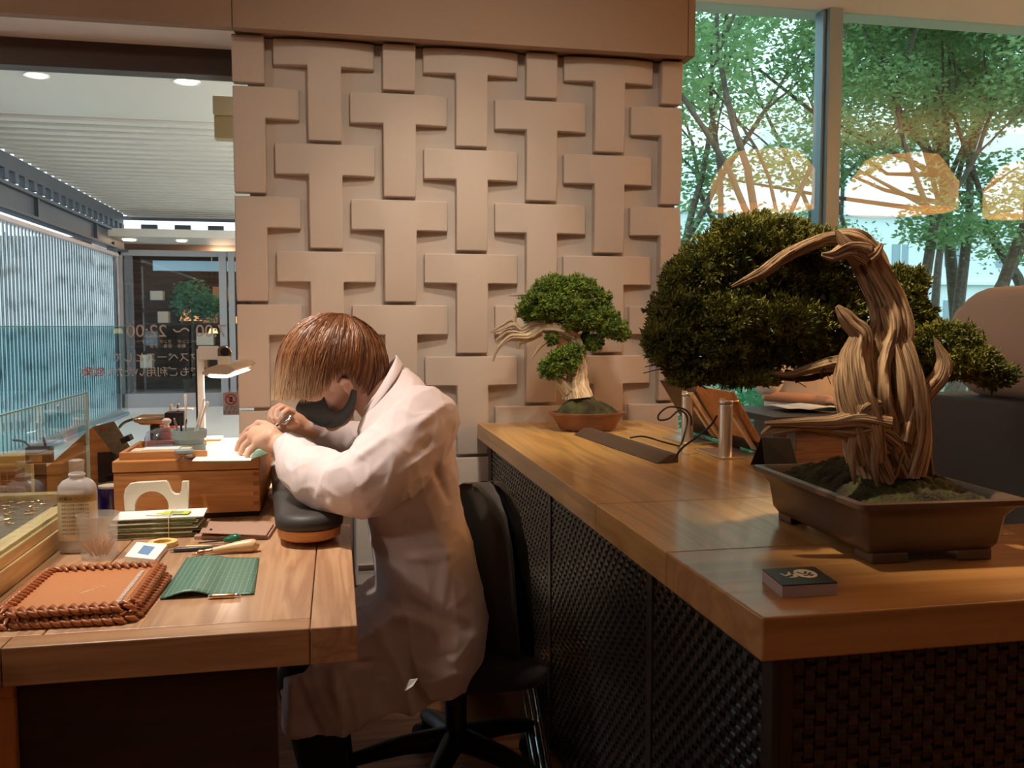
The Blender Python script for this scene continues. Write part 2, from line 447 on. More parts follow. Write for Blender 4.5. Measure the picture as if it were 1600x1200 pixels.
class MB:
    def __init__(s):
        s.v = []; s.f = []

    def add(s, vs, fs, Mx=None):
        k = len(s.v)
        if Mx is not None:
            vs = [Mx @ Vector(q) for q in vs]
        s.v.extend([tuple(q) for q in vs])
        s.f.extend([tuple(i + k for i in f) for f in fs])
        return s

    def box(s, x0, x1, y0, y1, z0, z1, Mx=None):
        vs = [(x, y, z) for z in (z0, z1) for y in (y0, y1) for x in (x0, x1)]
        fs = [(0, 2, 3, 1), (4, 5, 7, 6), (0, 1, 5, 4), (2, 6, 7, 3), (0, 4, 6, 2), (1, 3, 7, 5)]
        return s.add(vs, fs, Mx)

    def lathe(s, prof, n=32, c=(0, 0, 0), Mx=None, sx=1.0, sy=1.0, power=2.0):
        vs = []; fs = []
        for r, z in prof:
            for i in range(n):
                a = 2 * math.pi * i / n
                ca, sa = math.cos(a), math.sin(a)
                if power != 2.0:
                    ca = math.copysign(abs(ca) ** (2 / power), ca); sa = math.copysign(abs(sa) ** (2 / power), sa)
                vs.append((c[0] + r * sx * ca, c[1] + r * sy * sa, c[2] + z))
        m = len(prof)
        for j in range(m - 1):
            for i in range(n):
                fs.append((j * n + i, j * n + (i + 1) % n, (j + 1) * n + (i + 1) % n, (j + 1) * n + i))
        if prof[0][0] > 1e-6 and prof[-1][0] > 1e-6 and abs(prof[0][1] - prof[-1][1]) < 1e-9:   # a thin shell or ring: open, no caps
            if abs(prof[0][0] - prof[-1][0]) > 1e-9:
                for i in range(n): fs.append(((m - 1) * n + i, (m - 1) * n + (i + 1) % n, (i + 1) % n, i))
            return s.add(vs, fs, Mx)
        if prof[0][0] > 1e-6: fs.append(tuple(range(n - 1, -1, -1)))
        if prof[-1][0] > 1e-6: fs.append(tuple((m - 1) * n + i for i in range(n)))
        return s.add(vs, fs, Mx)

    def cyl(s, c, r, h, n=24, r2=None, Mx=None):
        return s.lathe([(r, 0), (r if r2 is None else r2, h)], n, c, Mx)

    def ell(s, c, r, Mx=None, n=20, m=12):
        prof = [(max(1e-7, math.cos(-math.pi / 2 + math.pi * k / m)), math.sin(-math.pi / 2 + math.pi * k / m)) for k in range(m + 1)]
        vs = []; fs = []
        for pr, pz in prof:
            for i in range(n):
                a = 2 * math.pi * i / n
                vs.append((c[0] + r[0] * pr * math.cos(a), c[1] + r[1] * pr * math.sin(a), c[2] + r[2] * pz))
        for j in range(m):
            for i in range(n):
                fs.append((j * n + i, j * n + (i + 1) % n, (j + 1) * n + (i + 1) % n, (j + 1) * n + i))
        return s.add(vs, fs, Mx)

    def tube(s, pts, rad, n=10, caps=True, flat=None):
        """round tube along pts, rounded ends, rad number or list; flat=(axis vector, factor) squashes it"""
        pts = [Vector(p) for p in pts]
        if not hasattr(rad, '__len__'): rad = [rad] * len(pts)
        k = len(pts); vs = []; fs = []
        t0 = (pts[1] - pts[0]).normalized()
        up = Vector((0, 0, 1)) if abs(t0.z) < 0.9 else Vector((1, 0, 0))
        nrm = t0.cross(up).normalized()
        rings = []
        def ring(c, t, r):
            nonlocal nrm
            nrm = (nrm - t * nrm.dot(t)).normalized()
            bi = t.cross(nrm)
            R = []
            for i in range(n):
                a = 2 * math.pi * i / n
                o = (nrm * math.cos(a) + bi * math.sin(a)) * r
                if flat is not None:
                    o = o - flat[0] * o.dot(flat[0]) * (1 - flat[1])
                R.append(c + o)
            rings.append(R)
        for i, p in enumerate(pts):
            t = ((pts[min(i + 1, k - 1)] - pts[i]).normalized() + (pts[i] - pts[max(i - 1, 0)]).normalized())
            t = t.normalized() if t.length > 1e-9 else t0
            if i == 0 and caps:
                for q in (0.95, 0.6): ring(p - t * rad[0] * q * 0.9, t, rad[0] * math.sqrt(1 - q * q))
            ring(p, t, rad[i])
            if i == k - 1 and caps:
                for q in (0.6, 0.95): ring(p + t * rad[-1] * q * 0.9, t, rad[-1] * math.sqrt(1 - q * q))
        for R in rings: vs.extend(R)
        m = len(rings)
        for j in range(m - 1):
            for i in range(n):
                fs.append((j * n + i, j * n + (i + 1) % n, (j + 1) * n + (i + 1) % n, (j + 1) * n + i))
        fs.append(tuple(range(n - 1, -1, -1))); fs.append(tuple((m - 1) * n + i for i in range(n)))
        return s.add(vs, fs)

    def prism(s, poly, h0, h1, Mx=None):
        """poly = (x, y) list, extruded from z=h0 to z=h1"""
        n = len(poly)
        vs = [(x, y, h0) for x, y in poly] + [(x, y, h1) for x, y in poly]
        fs = [tuple(range(n - 1, -1, -1)), tuple(range(n, 2 * n))] + [(i, (i + 1) % n, n + (i + 1) % n, n + i) for i in range(n)]
        return s.add(vs, fs, Mx)

    def loft(s, rings, closed=True, caps=True):
        n = len(rings[0]); vs = [p for r in rings for p in r]; fs = []
        for j in range(len(rings) - 1):
            for i in range(n if closed else n - 1):
                fs.append((j * n + i, j * n + (i + 1) % n, (j + 1) * n + (i + 1) % n, (j + 1) * n + i))
        if caps and closed:
            fs.append(tuple(range(n - 1, -1, -1))); fs.append(tuple((len(rings) - 1) * n + i for i in range(n)))
        return s.add(vs, fs)


def smooth_path(pts, rad, sub=6):
    """Catmull-Rom refine of a path and its radii"""
    pts = [Vector(p) for p in pts]
    P_, R_ = [], []
    k = len(pts)
    for i in range(k - 1):
        a, b, c, d = pts[max(i - 1, 0)], pts[i], pts[i + 1], pts[min(i + 2, k - 1)]
        ra, rb, rc, rd = rad[max(i - 1, 0)], rad[i], rad[i + 1], rad[min(i + 2, k - 1)]
        for q in range(sub):
            t = q / sub
            f = lambda a, b, c, d: 0.5 * ((2 * b) + (c - a) * t + (2 * a - 5 * b + 4 * c - d) * t * t + (3 * b - a - 3 * c + d) * t ** 3)
            P_.append(f(a, b, c, d)); R_.append(max(0.0005, f(ra, rb, rc, rd)))
    P_.append(pts[-1]); R_.append(rad[-1])
    return P_, R_


def link(name, me, mats, parent=None, origin=None):
    o = bpy.data.objects.new(name, me)
    C.objects.link(o)
    if mats is not None:
        for mm in (mats if isinstance(mats, (list, tuple)) else [mats]): me.materials.append(mm)
    if parent is not None:
        o.parent = parent
        ORI[o.name] = ORI[parent.name]
    else:
        ORI[o.name] = origin
        o.location = origin
    return o


def build(mb, name, mat, parent=None, smooth=None, bevel=0.0, seg=2, origin=None, angle=40):
    v = np.array(mb.v, dtype=float)
    if parent is not None:
        org = np.array(ORI[parent.name])
    else:
        if origin is None:
            lo, hi = v.min(0), v.max(0)
            origin = ((lo[0] + hi[0]) / 2, (lo[1] + hi[1]) / 2, lo[2])
        org = np.array(origin)
    me = bpy.data.meshes.new(name)
    me.from_pydata((v - org).tolist(), [], mb.f)
    me.update()
    if smooth is not False:
        me.polygons.foreach_set('use_smooth', [True] * len(me.polygons))
        if smooth is None:
            me.set_sharp_from_angle(angle=math.radians(angle))
    o = link(name, me, mat, parent, tuple(org))
    if bevel:
        b = o.modifiers.new('bevel', 'BEVEL'); b.width = bevel; b.segments = seg; b.limit_method = 'ANGLE'; b.angle_limit = math.radians(40)
    return o


def thing(name, label, cat, loc, group=None):
    o = bpy.data.objects.new(name, None)
    C.objects.link(o)
    o.empty_display_size = 0.05
    o.location = loc
    ORI[o.name] = tuple(loc)
    o['label'] = label; o['category'] = cat
    if group: o['group'] = group
    return o


def tag(o, label, cat, group=None, kind=None):
    o['label'] = label; o['category'] = cat
    if group: o['group'] = group
    if kind: o['kind'] = kind
    return o


def struct(o, label=None):
    o['kind'] = 'structure'
    if label: o['label'] = label
    return o


def copy_tree(o, parent=None):
    c = o.copy(); C.objects.link(c)
    ORI[c.name] = ORI.get(o.name)
    if parent is not None: c.parent = parent
    for ch in list(o.children): copy_tree(ch, c)
    return c


def fuse(mb, voxel, smooth=4, fac=0.5):
    """union of closed shapes as one smooth skin (voxel remesh), returned as vertices and faces"""
    me = bpy.data.meshes.new('fuse_source')
    me.from_pydata(mb.v, [], mb.f)
    o = bpy.data.objects.new('fuse_source', me); C.objects.link(o)
    r = o.modifiers.new('r', 'REMESH'); r.mode = 'VOXEL'; r.voxel_size = voxel
    if smooth:
        s = o.modifiers.new('s', 'SMOOTH'); s.iterations = smooth; s.factor = fac
    dg = bpy.context.evaluated_depsgraph_get()
    ev = o.evaluated_get(dg)
    m2 = ev.to_mesh()
    v = np.empty(len(m2.vertices) * 3); m2.vertices.foreach_get('co', v)
    nr = np.empty(len(m2.vertices) * 3); m2.vertices.foreach_get('normal', nr)
    f = [tuple(p.vertices) for p in m2.polygons]
    ev.to_mesh_clear()
    bpy.data.objects.remove(o); bpy.data.meshes.remove(me)
    return v.reshape(-1, 3), nr.reshape(-1, 3), f


def text(body, name, size, loc, rot, mat, parent=None, extrude=0.0004, align='CENTER', sx=1.0):
    cu = bpy.data.curves.new(name, 'FONT')
    cu.body = body; cu.size = size; cu.extrude = extrude; cu.align_x = align; cu.align_y = 'CENTER'
    cu.materials.append(mat)
    tmp_ = bpy.data.objects.new('tmp_text', cu); C.objects.link(tmp_)
    me = bpy.data.meshes.new_from_object(tmp_.evaluated_get(bpy.context.evaluated_depsgraph_get()))
    bpy.data.objects.remove(tmp_)
    me.name = name
    if not me.materials: me.materials.append(mat)
    o = bpy.data.objects.new(name, me); C.objects.link(o)
    if parent is not None:
        o.parent = parent
        o.location = Vector(loc) - Vector(ORI[parent.name])
    else:
        o.location = loc
    o.rotation_euler = rot
    o.scale = (sx, 1, 1)
    return o


def rotz(a, c=(0, 0, 0)):
    c = Vector(c)
    return Matrix.Translation(c) @ Matrix.Rotation(a, 4, 'Z')


# ================================================================ SETTING
b = MB().box(-3.2, 7.0, -1.6, 4.75, -0.05, 0)
struct(build(b, 'floor', M['floor'], smooth=False))
b = MB().box(-3.2, 7.0, -1.6, 4.75, 2.925, 3.0)
struct(build(b, 'ceiling', M['ceiling'], smooth=False))
b = MB().box(-3.2, 7.0, -1.7, -1.6, 0, 2.92)
struct(build(b, 'wall_front', M['darkwall'], smooth=False))
b = MB().box(-3.3, -3.2, -1.7, 3.5, 0, 2.92)
struct(build(b, 'wall_left', M['darkwall'], smooth=False))
b = MB().box(7.0, 7.1, -1.7, 4.75, 0, 2.92)
struct(build(b, 'wall_right', M['darkwall'], smooth=False))


# woven relief wall
def grid_solid(mb, xs, zs, inside, yf, yb):
    idx = {}
    def vid(i, j, back):
        k = (i, j, back)
        if k not in idx:
            idx[k] = len(mb.v)
            mb.v.append((xs[i], yb if back else yf(xs[i], zs[j]), zs[j]))
        return idx[k]
    cells = {(i, j) for i in range(len(xs) - 1) for j in range(len(zs) - 1) if inside((xs[i] + xs[i + 1]) / 2, (zs[j] + zs[j + 1]) / 2)}
    for i, j in cells:
        mb.f.append((vid(i, j, 0), vid(i + 1, j, 0), vid(i + 1, j + 1, 0), vid(i, j + 1, 0)))
        for (di, dj, a, c) in ((-1, 0, (0, 1), (0, 0)), (1, 0, (1, 0), (1, 1)), (0, -1, (0, 0), (1, 0)), (0, 1, (1, 1), (0, 1))):
            if (i + di, j + dj) not in cells:
                p, q = (i + a[0], j + a[1]), (i + c[0], j + c[1])
                mb.f.append((vid(*q, 0), vid(*p, 0), vid(*p, 1), vid(*q, 1)))


WX0, WX1 = -0.352, 1.348
wb = MB().box(WX0 + 0.05, WX1 - 0.01, 3.375, 3.52, 0, 2.21)
BW, SW = 0.180, 0.060
for col in range(-1, 6):
    cx = -0.030 + 0.2705 * col
    for row in range(-1, 7):
        zt = (2.225 if col % 2 == 0 else 2.225 - 0.195) - 0.39 * row + (0.0 if col % 2 == 0 else 0)
        zt -= 0.0 if col % 2 == 0 else 0.05 * 0
        zb = zt - 0.112           # bar bottom
        ze = zt - 0.378           # stem end
        top, bot = min(zt, 2.205), max(ze, 0.0)
        if top - bot < 0.03: continue
        def lin(a, c, n): return [a + (c - a) * k / n for k in range(n + 1)]
        xs = sorted(set(lin(cx - BW, cx - SW, 5) + lin(cx - SW, cx + SW, 4) + lin(cx + SW, cx + BW, 5)))
        xs = [x for x in xs if WX0 <= x <= WX1 + 1e-6]
        if xs[0] > WX0 and cx - BW < WX0: xs = [WX0] + xs
        if xs[-1] < WX1 and cx + BW > WX1: xs = xs + [WX1]
        zs = sorted(set(z for z in lin(zt, zb, 3) + lin(zb, ze, 7) if bot <= z <= top) | {top, bot})
        def yf(x, z, cx=cx, zt=zt, zb=zb, ze=ze):
            u = abs(x - cx) / BW
            bar = 1 - 0.42 * max(0, (u - 0.30) / 0.70) ** 1.8
            w = (z - (zt + ze) / 2) / ((zt - ze) / 2)
            vert = 1 - 0.30 * abs(w) ** 2.6
            if u > 0.36: vert = 1 - 0.30 * 0.85 ** 2.6
            return 3.375 - 0.042 * bar * vert - 0.004
        grid_solid(wb, xs, zs, lambda x, z, zb=zb, cx=cx: z > zb or abs(x - cx) < SW, yf, 3.378)
wo = build(wb, 'wall_back', M['wall'], bevel=0.004, angle=35)
struct(wo, 'cream wall of big interlaced relief blocks like a woven basket')

# fascia and soffit over the woven wall and the walkway window
b = MB().box(-3.2, -0.341, 3.255, 3.30, 2.205, 2.93)
b.box(-0.338, 1.335, 3.255, 3.30, 2.205, 2.93).box(1.338, 1.365, 3.255, 3.55, 2.205, 2.93)
b.box(-0.338, 1.335, 3.30, 3.55, 2.215, 2.93)
struct(build(b, 'trim_1', M['fascia'], smooth=False), 'brown fascia above the woven wall')
b = MB().box(-3.2, -0.338, 3.30, 3.53, 2.205, 2.25)
struct(build(b, 'trim_2', M['ceiling'], smooth=False), 'pale soffit strip over the walkway window')
b = MB().box(-3.2, -0.34, 3.52, 3.60, 2.108, 2.205)
struct(build(b, 'trim_3', M['beam'], smooth=False), 'dark beam over the walkway window')

# window 2 : to the walkway
w2 = build(MB().box(-3.2, -0.30, 3.555, 3.563, 0.02, 2.12), 'window_2', M['glass_left'], smooth=False)
struct(w2, 'large window looking out to the walkway')
b = MB().box(-3.2, -0.30, 3.53, 3.59, 0.0, 0.04)
build(b, 'window_frame', M['darksteel'], w2, smooth=False)
TR = (math.pi / 2, 0, math.pi)
def on_glass(x, y): 
    p = PY(x, y, 3.552); return (p.x, 3.5535, p.z)
text('7:00 〜 22:00', 'lettering', 0.066, on_glass(276, 518), TR, M['ink_grey'], w2, 0.0005)
text('ワークスペースとして', 'lettering', 0.040, on_glass(262, 559), TR, M['ink_grey'], w2, 0.0005)
text('どなたでもご利用いただけます', 'lettering', 0.040, on_glass(245, 582), TR, M['ink_grey'], w2, 0.0005)
text('モーニング    ランチ    ディナー', 'lettering', 0.016, on_glass(262, 534), TR, M['ink_grey'], w2, 0.0003)
text('朝食    昼食    夕食', 'lettering', 0.016, on_glass(262, 541), TR, M['ink_grey'], w2, 0.0003)
text('営業', 'lettering', 0.038, on_glass(146, 582), TR, M['ink_red'], w2, 0.0004)

# door caution sticker
p0 = PY(348, 613, 3.55); p1 = PY(374, 648, 3.55)
st = build(MB().box(p0.x, p1.x, 3.550, 3.5545, p1.z, p0.z), 'door_caution_sticker', M['sticker'], smooth=False)
tag(st, 'small door caution sticker with a red crossed circle stuck on the walkway window', 'sticker')
cx, cz, rr = (p0.x + p1.x) / 2, p0.z - 0.028, 0.022
b = MB()
for k in range(28):
    a0, a1 = 2 * math.pi * k / 28, 2 * math.pi * (k + 1) / 28
    b.add([(cx + r * math.cos(a), y, cz + r * math.sin(a)) for y in (3.5485, 3.550) for a in (a0, a1) for r in (rr, rr - 0.0045)],
          [(0, 1, 3, 2), (4, 6, 7, 5), (0, 2, 6, 4), (1, 5, 7, 3)])
b.box(-0.0022, 0.0022, -0.0008, 0.0007, -rr, rr, Matrix.Translation((cx, 3.5492, cz)) @ Matrix.Rotation(math.radians(-45), 4, 'Y'))
build(b, 'prohibition_mark', M['ink_red'], st, smooth=False)
b = MB().box(cx - 0.006, cx + 0.006, 3.549, 3.550, cz - 0.010, cz + 0.010)
build(b, 'hand_mark', M['ink'], st, smooth=False)
text('ドアに', 'lettering', 0.017, (cx, 3.549, p1.z + 0.026), (math.pi / 2, 0, 0), M['ink'], st)
text('ちゅうい', 'lettering', 0.015, (cx, 3.549, p1.z + 0.010), (math.pi / 2, 0, 0), M['ink'], st)

# window 1 : to the trees
w1 = build(MB().box(1.20, 7.0, 4.60, 4.612, 0.02, 2.925), 'window_1', M['glass'], smooth=False)
struct(w1, 'tall window looking out to the trees')
b = MB()
b.box(2.690, 2.775, 4.54, 4.60, 0, 2.925).box(2.672, 2.690, 4.57, 4.66, 0, 2.925).box(2.775, 2.793, 4.57, 4.66, 0, 2.925)
build(b, 'window_frame', M['steel'], w1, smooth=False, bevel=0.004)
b = MB().box(1.20, 7.0, 4.56, 4.66, 0.0, 0.06)
build(b, 'window_frame', M['steel'], w1, smooth=False)
b = MB().box(1.20, 1.27, 3.52, 4.62, 0, 2.925)
struct(build(b, 'wall_return', M['ceiling'], smooth=False))

# ================================================================ WALKWAY OUTSIDE THE LEFT WINDOW
b = MB().box(-9, -0.2, 3.6, 18, -0.05, -0.001)
struct(build(b, 'floor_walkway', M['tile'], smooth=False))
b = MB().box(-3.05, 1.1, 3.6, 7.28, 2.75, 2.85)
struct(build(b, 'ceiling_walkway', M['ceiling_out'], smooth=False))
b = MB()
y = 7.30
while y < 13.5:
    b.box(-2.88, 1.0, y, y + 0.11, 2.725, 2.79)
    y += 0.235
b.box(-3.05, 1.0, 7.28, 13.6, 2.86, 2.90)
struct(build(b, 'ceiling_louvre', M['ceiling_out'], smooth=False), 'slatted metal ceiling over the walkway')
b = MB().box(0.95, 1.10, 3.61, 14, 0, 2.75)
struct(build(b, 'wall_walkway', M['ceiling_out'], smooth=False))

dl = None
for i, (px, py, zz, r) in enumerate(((57, 117, 2.75, 0.065), (292, 127, 2.75, 0.072), (202, 382, 2.345, 0.09), (284, 382, 2.345, 0.07))):
    c = PZ(px, py, zz) if i < 2 else PY(px, py, 12.9 if i == 2 else 12.9)
    lab = ['round downlight at the left in the plain walkway ceiling', 'bright round downlight in the walkway ceiling near the woven wall',
           'small downlight in the far soffit, left of its pair', 'small downlight in the far soffit, right of its pair'][i]
    t = thing('ceiling_downlight', lab, 'ceiling light', (c.x, c.y, zz - 0.012), 'recessed downlights of the walkway')
    mb = MB().lathe([(r, 0.010), (r * 1.15, 0.004), (r * 1.15, 0.012), (r * 0.9, 0.0121), (r * 0.9, 0.010)], 24, (c.x, c.y, zz - 0.012))
    build(mb, 'ring', M['white'], t)
    build(MB().cyl((c.x, c.y, zz - 0.007), r * 0.86, 0.004), 'lamp_disc', glow('downlight_glow_%d' % i, (1.0, 0.86, 0.62), 9), t)

# fence of vertical glass fins along the walkway
FX = -2.893
fn = thing('fin_fence', 'long fence of upright pale glass fins along the walkway', 'fence', (FX, 9.0, 0))
b = MB(); bd = MB()
y = 4.2; k = 0
while y < 12.55:
    b.box(FX - 0.006, FX + 0.006, y, y + 0.040, 0.05, 2.10)
    bd.box(FX + 0.0065, FX + 0.014, y, y + 0.009, 0.05, 2.10)
    for q in range(7):
        if random.random() < 0.55:
            z0 = 0.15 + q * 0.28 + random.random() * 0.12
            bd.box(FX - 0.02, FX - 0.010, y + 0.005, y + 0.080, z0, z0 + 0.07)
    y += 0.098; k += 1
build(b, 'fins', M['fin'], fn, smooth=False)
build(bd, 'fin_edges', M['fin_dark'], fn, smooth=False)
b = MB().box(FX - 0.06, FX + 0.06, 4.1, 12.65, 2.10, 2.14)
b.box(FX - 0.06, FX + 0.06, 4.1, 12.65, 0.0, 0.05)
build(b, 'rail', plain('pinkish_rail', (0.50, 0.42, 0.42), 0.5), fn, smooth=False)
b = MB().box(FX - 0.12, FX + 0.02, 3.7, 13.4, 2.22, 2.25).box(FX - 0.12, FX + 0.02, 3.7, 13.4, 2.44, 2.475).box(FX - 0.06, FX - 0.03, 3.7, 13.4, 2.25, 2.44)
for yy in (5.2, 7.4, 9.6, 11.8): b.box(FX - 0.12, FX + 0.01, yy, yy + 0.03, 2.24, 2.45)
b.box(FX - 0.10, FX, 12.7, 12.8, 0, 2.3)
tag(build(b, 'steel_beam', M['darksteel'], smooth=False, bevel=0.003), 'dark steel beam running above the glass fin fence', 'beam')
b = MB()
y = 3.8
while y < 13.3:
    b.box(FX - 0.06, FX, y, y + 0.10, 2.50, 2.59); y += 0.26
b.box(FX - 0.10, FX - 0.01, 3.8, 13.3, 2.595, 2.74)
tag(build(b, 'clerestory_blocks', M['darksteel'], smooth=False), 'row of small dark spacers between steel beam and slatted ceiling', 'spacers', kind='stuff')
gr = thing('glass_balustrade', 'low greenish glass barrier standing in front of the fin fence', 'glass barrier', (-2.72, 9.0, 0))
build(MB().box(-2.73, -2.715, 4.2, 12.4, 0.04, 1.165), 'pane', thin_glass('greenish_glass', (0.74, 0.88, 0.89), 1.25), gr, smooth=False)
build(MB().box(-2.733, -2.712, 4.2, 12.4, 1.165, 1.175), 'edge', M['glass_edge'], gr, smooth=False)
build(MB().box(-2.75, -2.70, 4.2, 12.4, 0.0, 0.04), 'base_channel', M['steel'], gr, smooth=False)

# far end of the walkway
b = MB().box(-3.30, -3.03, 13.2, 13.6, 0, 2.42)
struct(build(b, 'wall_pillar', plain('pinkish_plaster', (0.62, 0.55, 0.54), 0.8, var=0.25, bscale=9), smooth=False))
b = MB().box(-3.3, 1.0, 12.5, 13.6, 2.355, 2.46)
struct(build(b, 'ceiling_soffit', M['ceiling_out'], smooth=False))
b = MB()
x = -3.2
while x < -0.4:
    b.box(x, x + 0.22, 13.62, 13.70, 2.56, 2.64); x += 0.46
b.box(-3.3, 0.9, 13.62, 13.70, 2.47, 2.50).box(-3.3, 0.9, 13.62, 13.70, 2.70, 2.75)
tag(build(b, 'clerestory_spacers', M['darksteel'], smooth=False), 'row of dark spacers above the far soffit of the walkway', 'spacers', kind='stuff')
dr = build(MB().box(-3.03, -0.3, 13.52, 13.535, 0.06, 2.22), 'window_3', M['glass_far'], smooth=False)
struct(dr, 'glazed shopfront at the far end of the walkway')
b = MB().box(-3.05, -0.3, 13.48, 13.58, 2.18, 2.26).box(-3.05, -0.3, 13.48, 13.58, 0, 0.20).box(-3.05, -2.99, 13.48, 13.58, 0, 2.25)
b.box(-1.66, -1.56, 13.46, 13.58, 0, 2.25).box(-1.53, -1.45, 13.46, 13.58, 0, 2.25)
build(b, 'window_frame', plain('grey_door_frame', (0.30, 0.31, 0.34), 0.4), dr, smooth=False)
# the shop behind it
b = MB().box(-6, 2, 17.4, 17.5, 0, 2.45).box(-6, -5.9, 13.6, 17.4, 0, 2.45).box(2, 2.1, 13.6, 17.4, 0, 2.45).box(-6, 2, 13.7, 17.4, 2.40, 2.45)
struct(build(b, 'wall_shop', wood('shop_brown_boards', (0.055, 0.03, 0.02), (0.14, 0.07, 0.04), 'X', 0.8, 0.7), smooth=False))
b = MB().box(-2.72, -1.30, 14.3, 14.36, 2.02, 2.17)
tag(build(b, 'light_panel', glow('pale_header_panel', (0.55, 0.72, 0.80), 0.35), smooth=False), 'long pale blue header panel inside the far shop', 'panel')
for i, (px, py, d, w, col) in enumerate(((298, 493, 15.5, 0.36, (0.8, 0.28, 0.10)), (373, 500, 15.0, 0.22, (1.0, 0.45, 0.12)), (333, 517, 15.2, 0.16, (1.0, 0.75, 0.35)))):
    c = PY(px, py, d)
    t = thing('shop_lamp', ['wide orange lampshade in the middle of the far shop', 'orange lampshade beside the woven wall in the far shop', 'small cream lampshade between the orange lamps in the far shop'][i], 'lamp', (c.x, c.y, c.z - w / 2))
    build(MB().lathe([(w * 0.5, 0), (w * 0.32, w * 0.5)], 20, (c.x, c.y, c.z - w / 4)), 'lamp_shade', glow('shop_shade_%d' % i, col, 1.4), t)
    build(MB().cyl((c.x, c.y, c.z + w / 4), 0.006, 2.40 - c.z - w / 4, 6), 'cord', M['black'], t)
random.seed(21)
tb = thing('shop_shelf', 'dark shelf unit standing in the far shop', 'shelf', (-2.2, 16.6, 0))
b = MB()
for z in (0.4, 0.8, 1.2, 1.6): b.box(-3.6, -0.6, 16.5, 16.8, z, z + 0.03)
for x in (-3.6, -2.6, -1.6, -0.63): b.box(x, x + 0.03, 16.5, 16.8, 0, 1.9)
build(b, 'shelves', M['darkpanel'], tb, smooth=False)
cols = [(0.7, 0.62, 0.5), (0.55, 0.25, 0.12), (0.2, 0.25, 0.3), (0.75, 0.7, 0.62), (0.35, 0.16, 0.08)]
cm = [plain('shop_goods_%d' % i, c, 0.6) for i, c in enumerate(cols)]
spots_ = [(0.43, -3.3), (0.43, -2.4), (0.83, -3.2), (0.83, -2.3), (0.83, -1.3), (1.23, -3.0), (1.23, -2.2), (1.23, -1.4), (1.63, -3.1), (1.63, -2.0), (1.63, -1.1)]
where = ['left', 'middle', 'left', 'middle', 'right', 'left', 'middle', 'right', 'left', 'middle', 'right']
lv = {0.43: 'lowest shelf', 0.83: 'second shelf', 1.23: 'third shelf', 1.63: 'top shelf'}
cn = ['cream', 'rust', 'slate', 'white', 'brown']
for i, (z, x) in enumerate(spots_):
    w, h = 0.18 + random.random() * 0.14, 0.16 + random.random() * 0.12
    o = build(MB().box(x - w / 2, x + w / 2, 16.53, 16.75, z, z + h), 'shop_box', cm[i % 5], smooth=False, bevel=0.01)
    tag(o, '%s box on the %s of the far shop, %s' % (cn[i % 5], lv[z], where[i]), 'box', 'goods on the far shop shelves')
l = bpy.data.lights.new('shop_light', 'POINT'); l.energy = 60; l.color = (1.0, 0.62, 0.35); l.shadow_soft_size = 0.2
o = bpy.data.objects.new('shop_light', l); C.objects.link(o); o.location = (-1.8, 15.2, 2.25)


def leaf_cloud(mb, blobs, count, size, rnd, flat=0.35):
    """leaf blades scattered through ellipsoids (centre, radii)"""
    w = np.array([r[0] * r[1] * r[2] for _, r in blobs]) ** 0.67
    w /= w.sum()
    which = rnd.choice(len(blobs), count, p=w)
    d = rnd.normal(size=(count, 3)); d /= np.linalg.norm(d, axis=1)[:, None]
    rad = rnd.uniform(0.25, 1, count) ** 0.5
    cen = np.array([b_[0] for b_ in blobs])[which]
    rr_ = np.array([b_[1] for b_ in blobs])[which]
    p = cen + d * rr_ * rad[:, None]
    a = rnd.normal(size=(count, 3)); a[:, 2] *= flat; a /= np.linalg.norm(a, axis=1)[:, None]
    s_ = rnd.normal(size=(count, 3)); s_ = np.cross(a, s_); s_ /= np.linalg.norm(s_, axis=1)[:, None]
    L = size * rnd.uniform(0.7, 1.3, count)[:, None]
    v = np.stack([p, p + a * L * 0.45 + s_ * L * 0.22, p + a * L, p + a * L * 0.45 - s_ * L * 0.22], 1).reshape(-1, 3)
    k = len(mb.v)
    mb.v.extend(map(tuple, v.tolist()))
    mb.f.extend([(k + 4 * i, k + 4 * i + 1, k + 4 * i + 2, k + 4 * i + 3) for i in range(count)])


# plant in the far shop
c = PY(300, 470, 14.6)
t = thing('shop_plant', 'leafy green plant standing in the far shop', 'plant', (c.x, c.y, 0))
b = MB(); leaf_cloud(b, [((c.x, c.y, c.z), (0.35, 0.3, 0.35)), ((c.x + 0.25, c.y, c.z - 0.1), (0.25, 0.2, 0.25))], 900, 0.09, rng)
build(b, 'foliage', M['shrub'], t, smooth=False)
build(MB().tube([(c.x, c.y, 0.3), (c.x, c.y, c.z)], 0.02, 8), 'stem', M['bark'], t)
build(MB().lathe([(0.12, 0), (0.17, 0.34), (0.15, 0.34), (0.11, 0.04)], 20, (c.x, c.y, 0)), 'pot', M['pot_dark'], t)

# building across, seen between the fins
bl = thing('office_building', 'pale office building with dark window bands seen through the fin fence', 'building', (-17, 12, -2))
b = MB().box(-20, -14.0, -2, 60, -2, 4.4)
build(b, 'wall', M['building'], bl, smooth=False)
b = MB()
for z in (-1.4, -0.1, 1.2, 2.5, 3.6): b.box(-14.02, -13.97, -2, 60, z, z + 0.45)
build(b, 'window_bands', M['building_win'], bl, smooth=False)

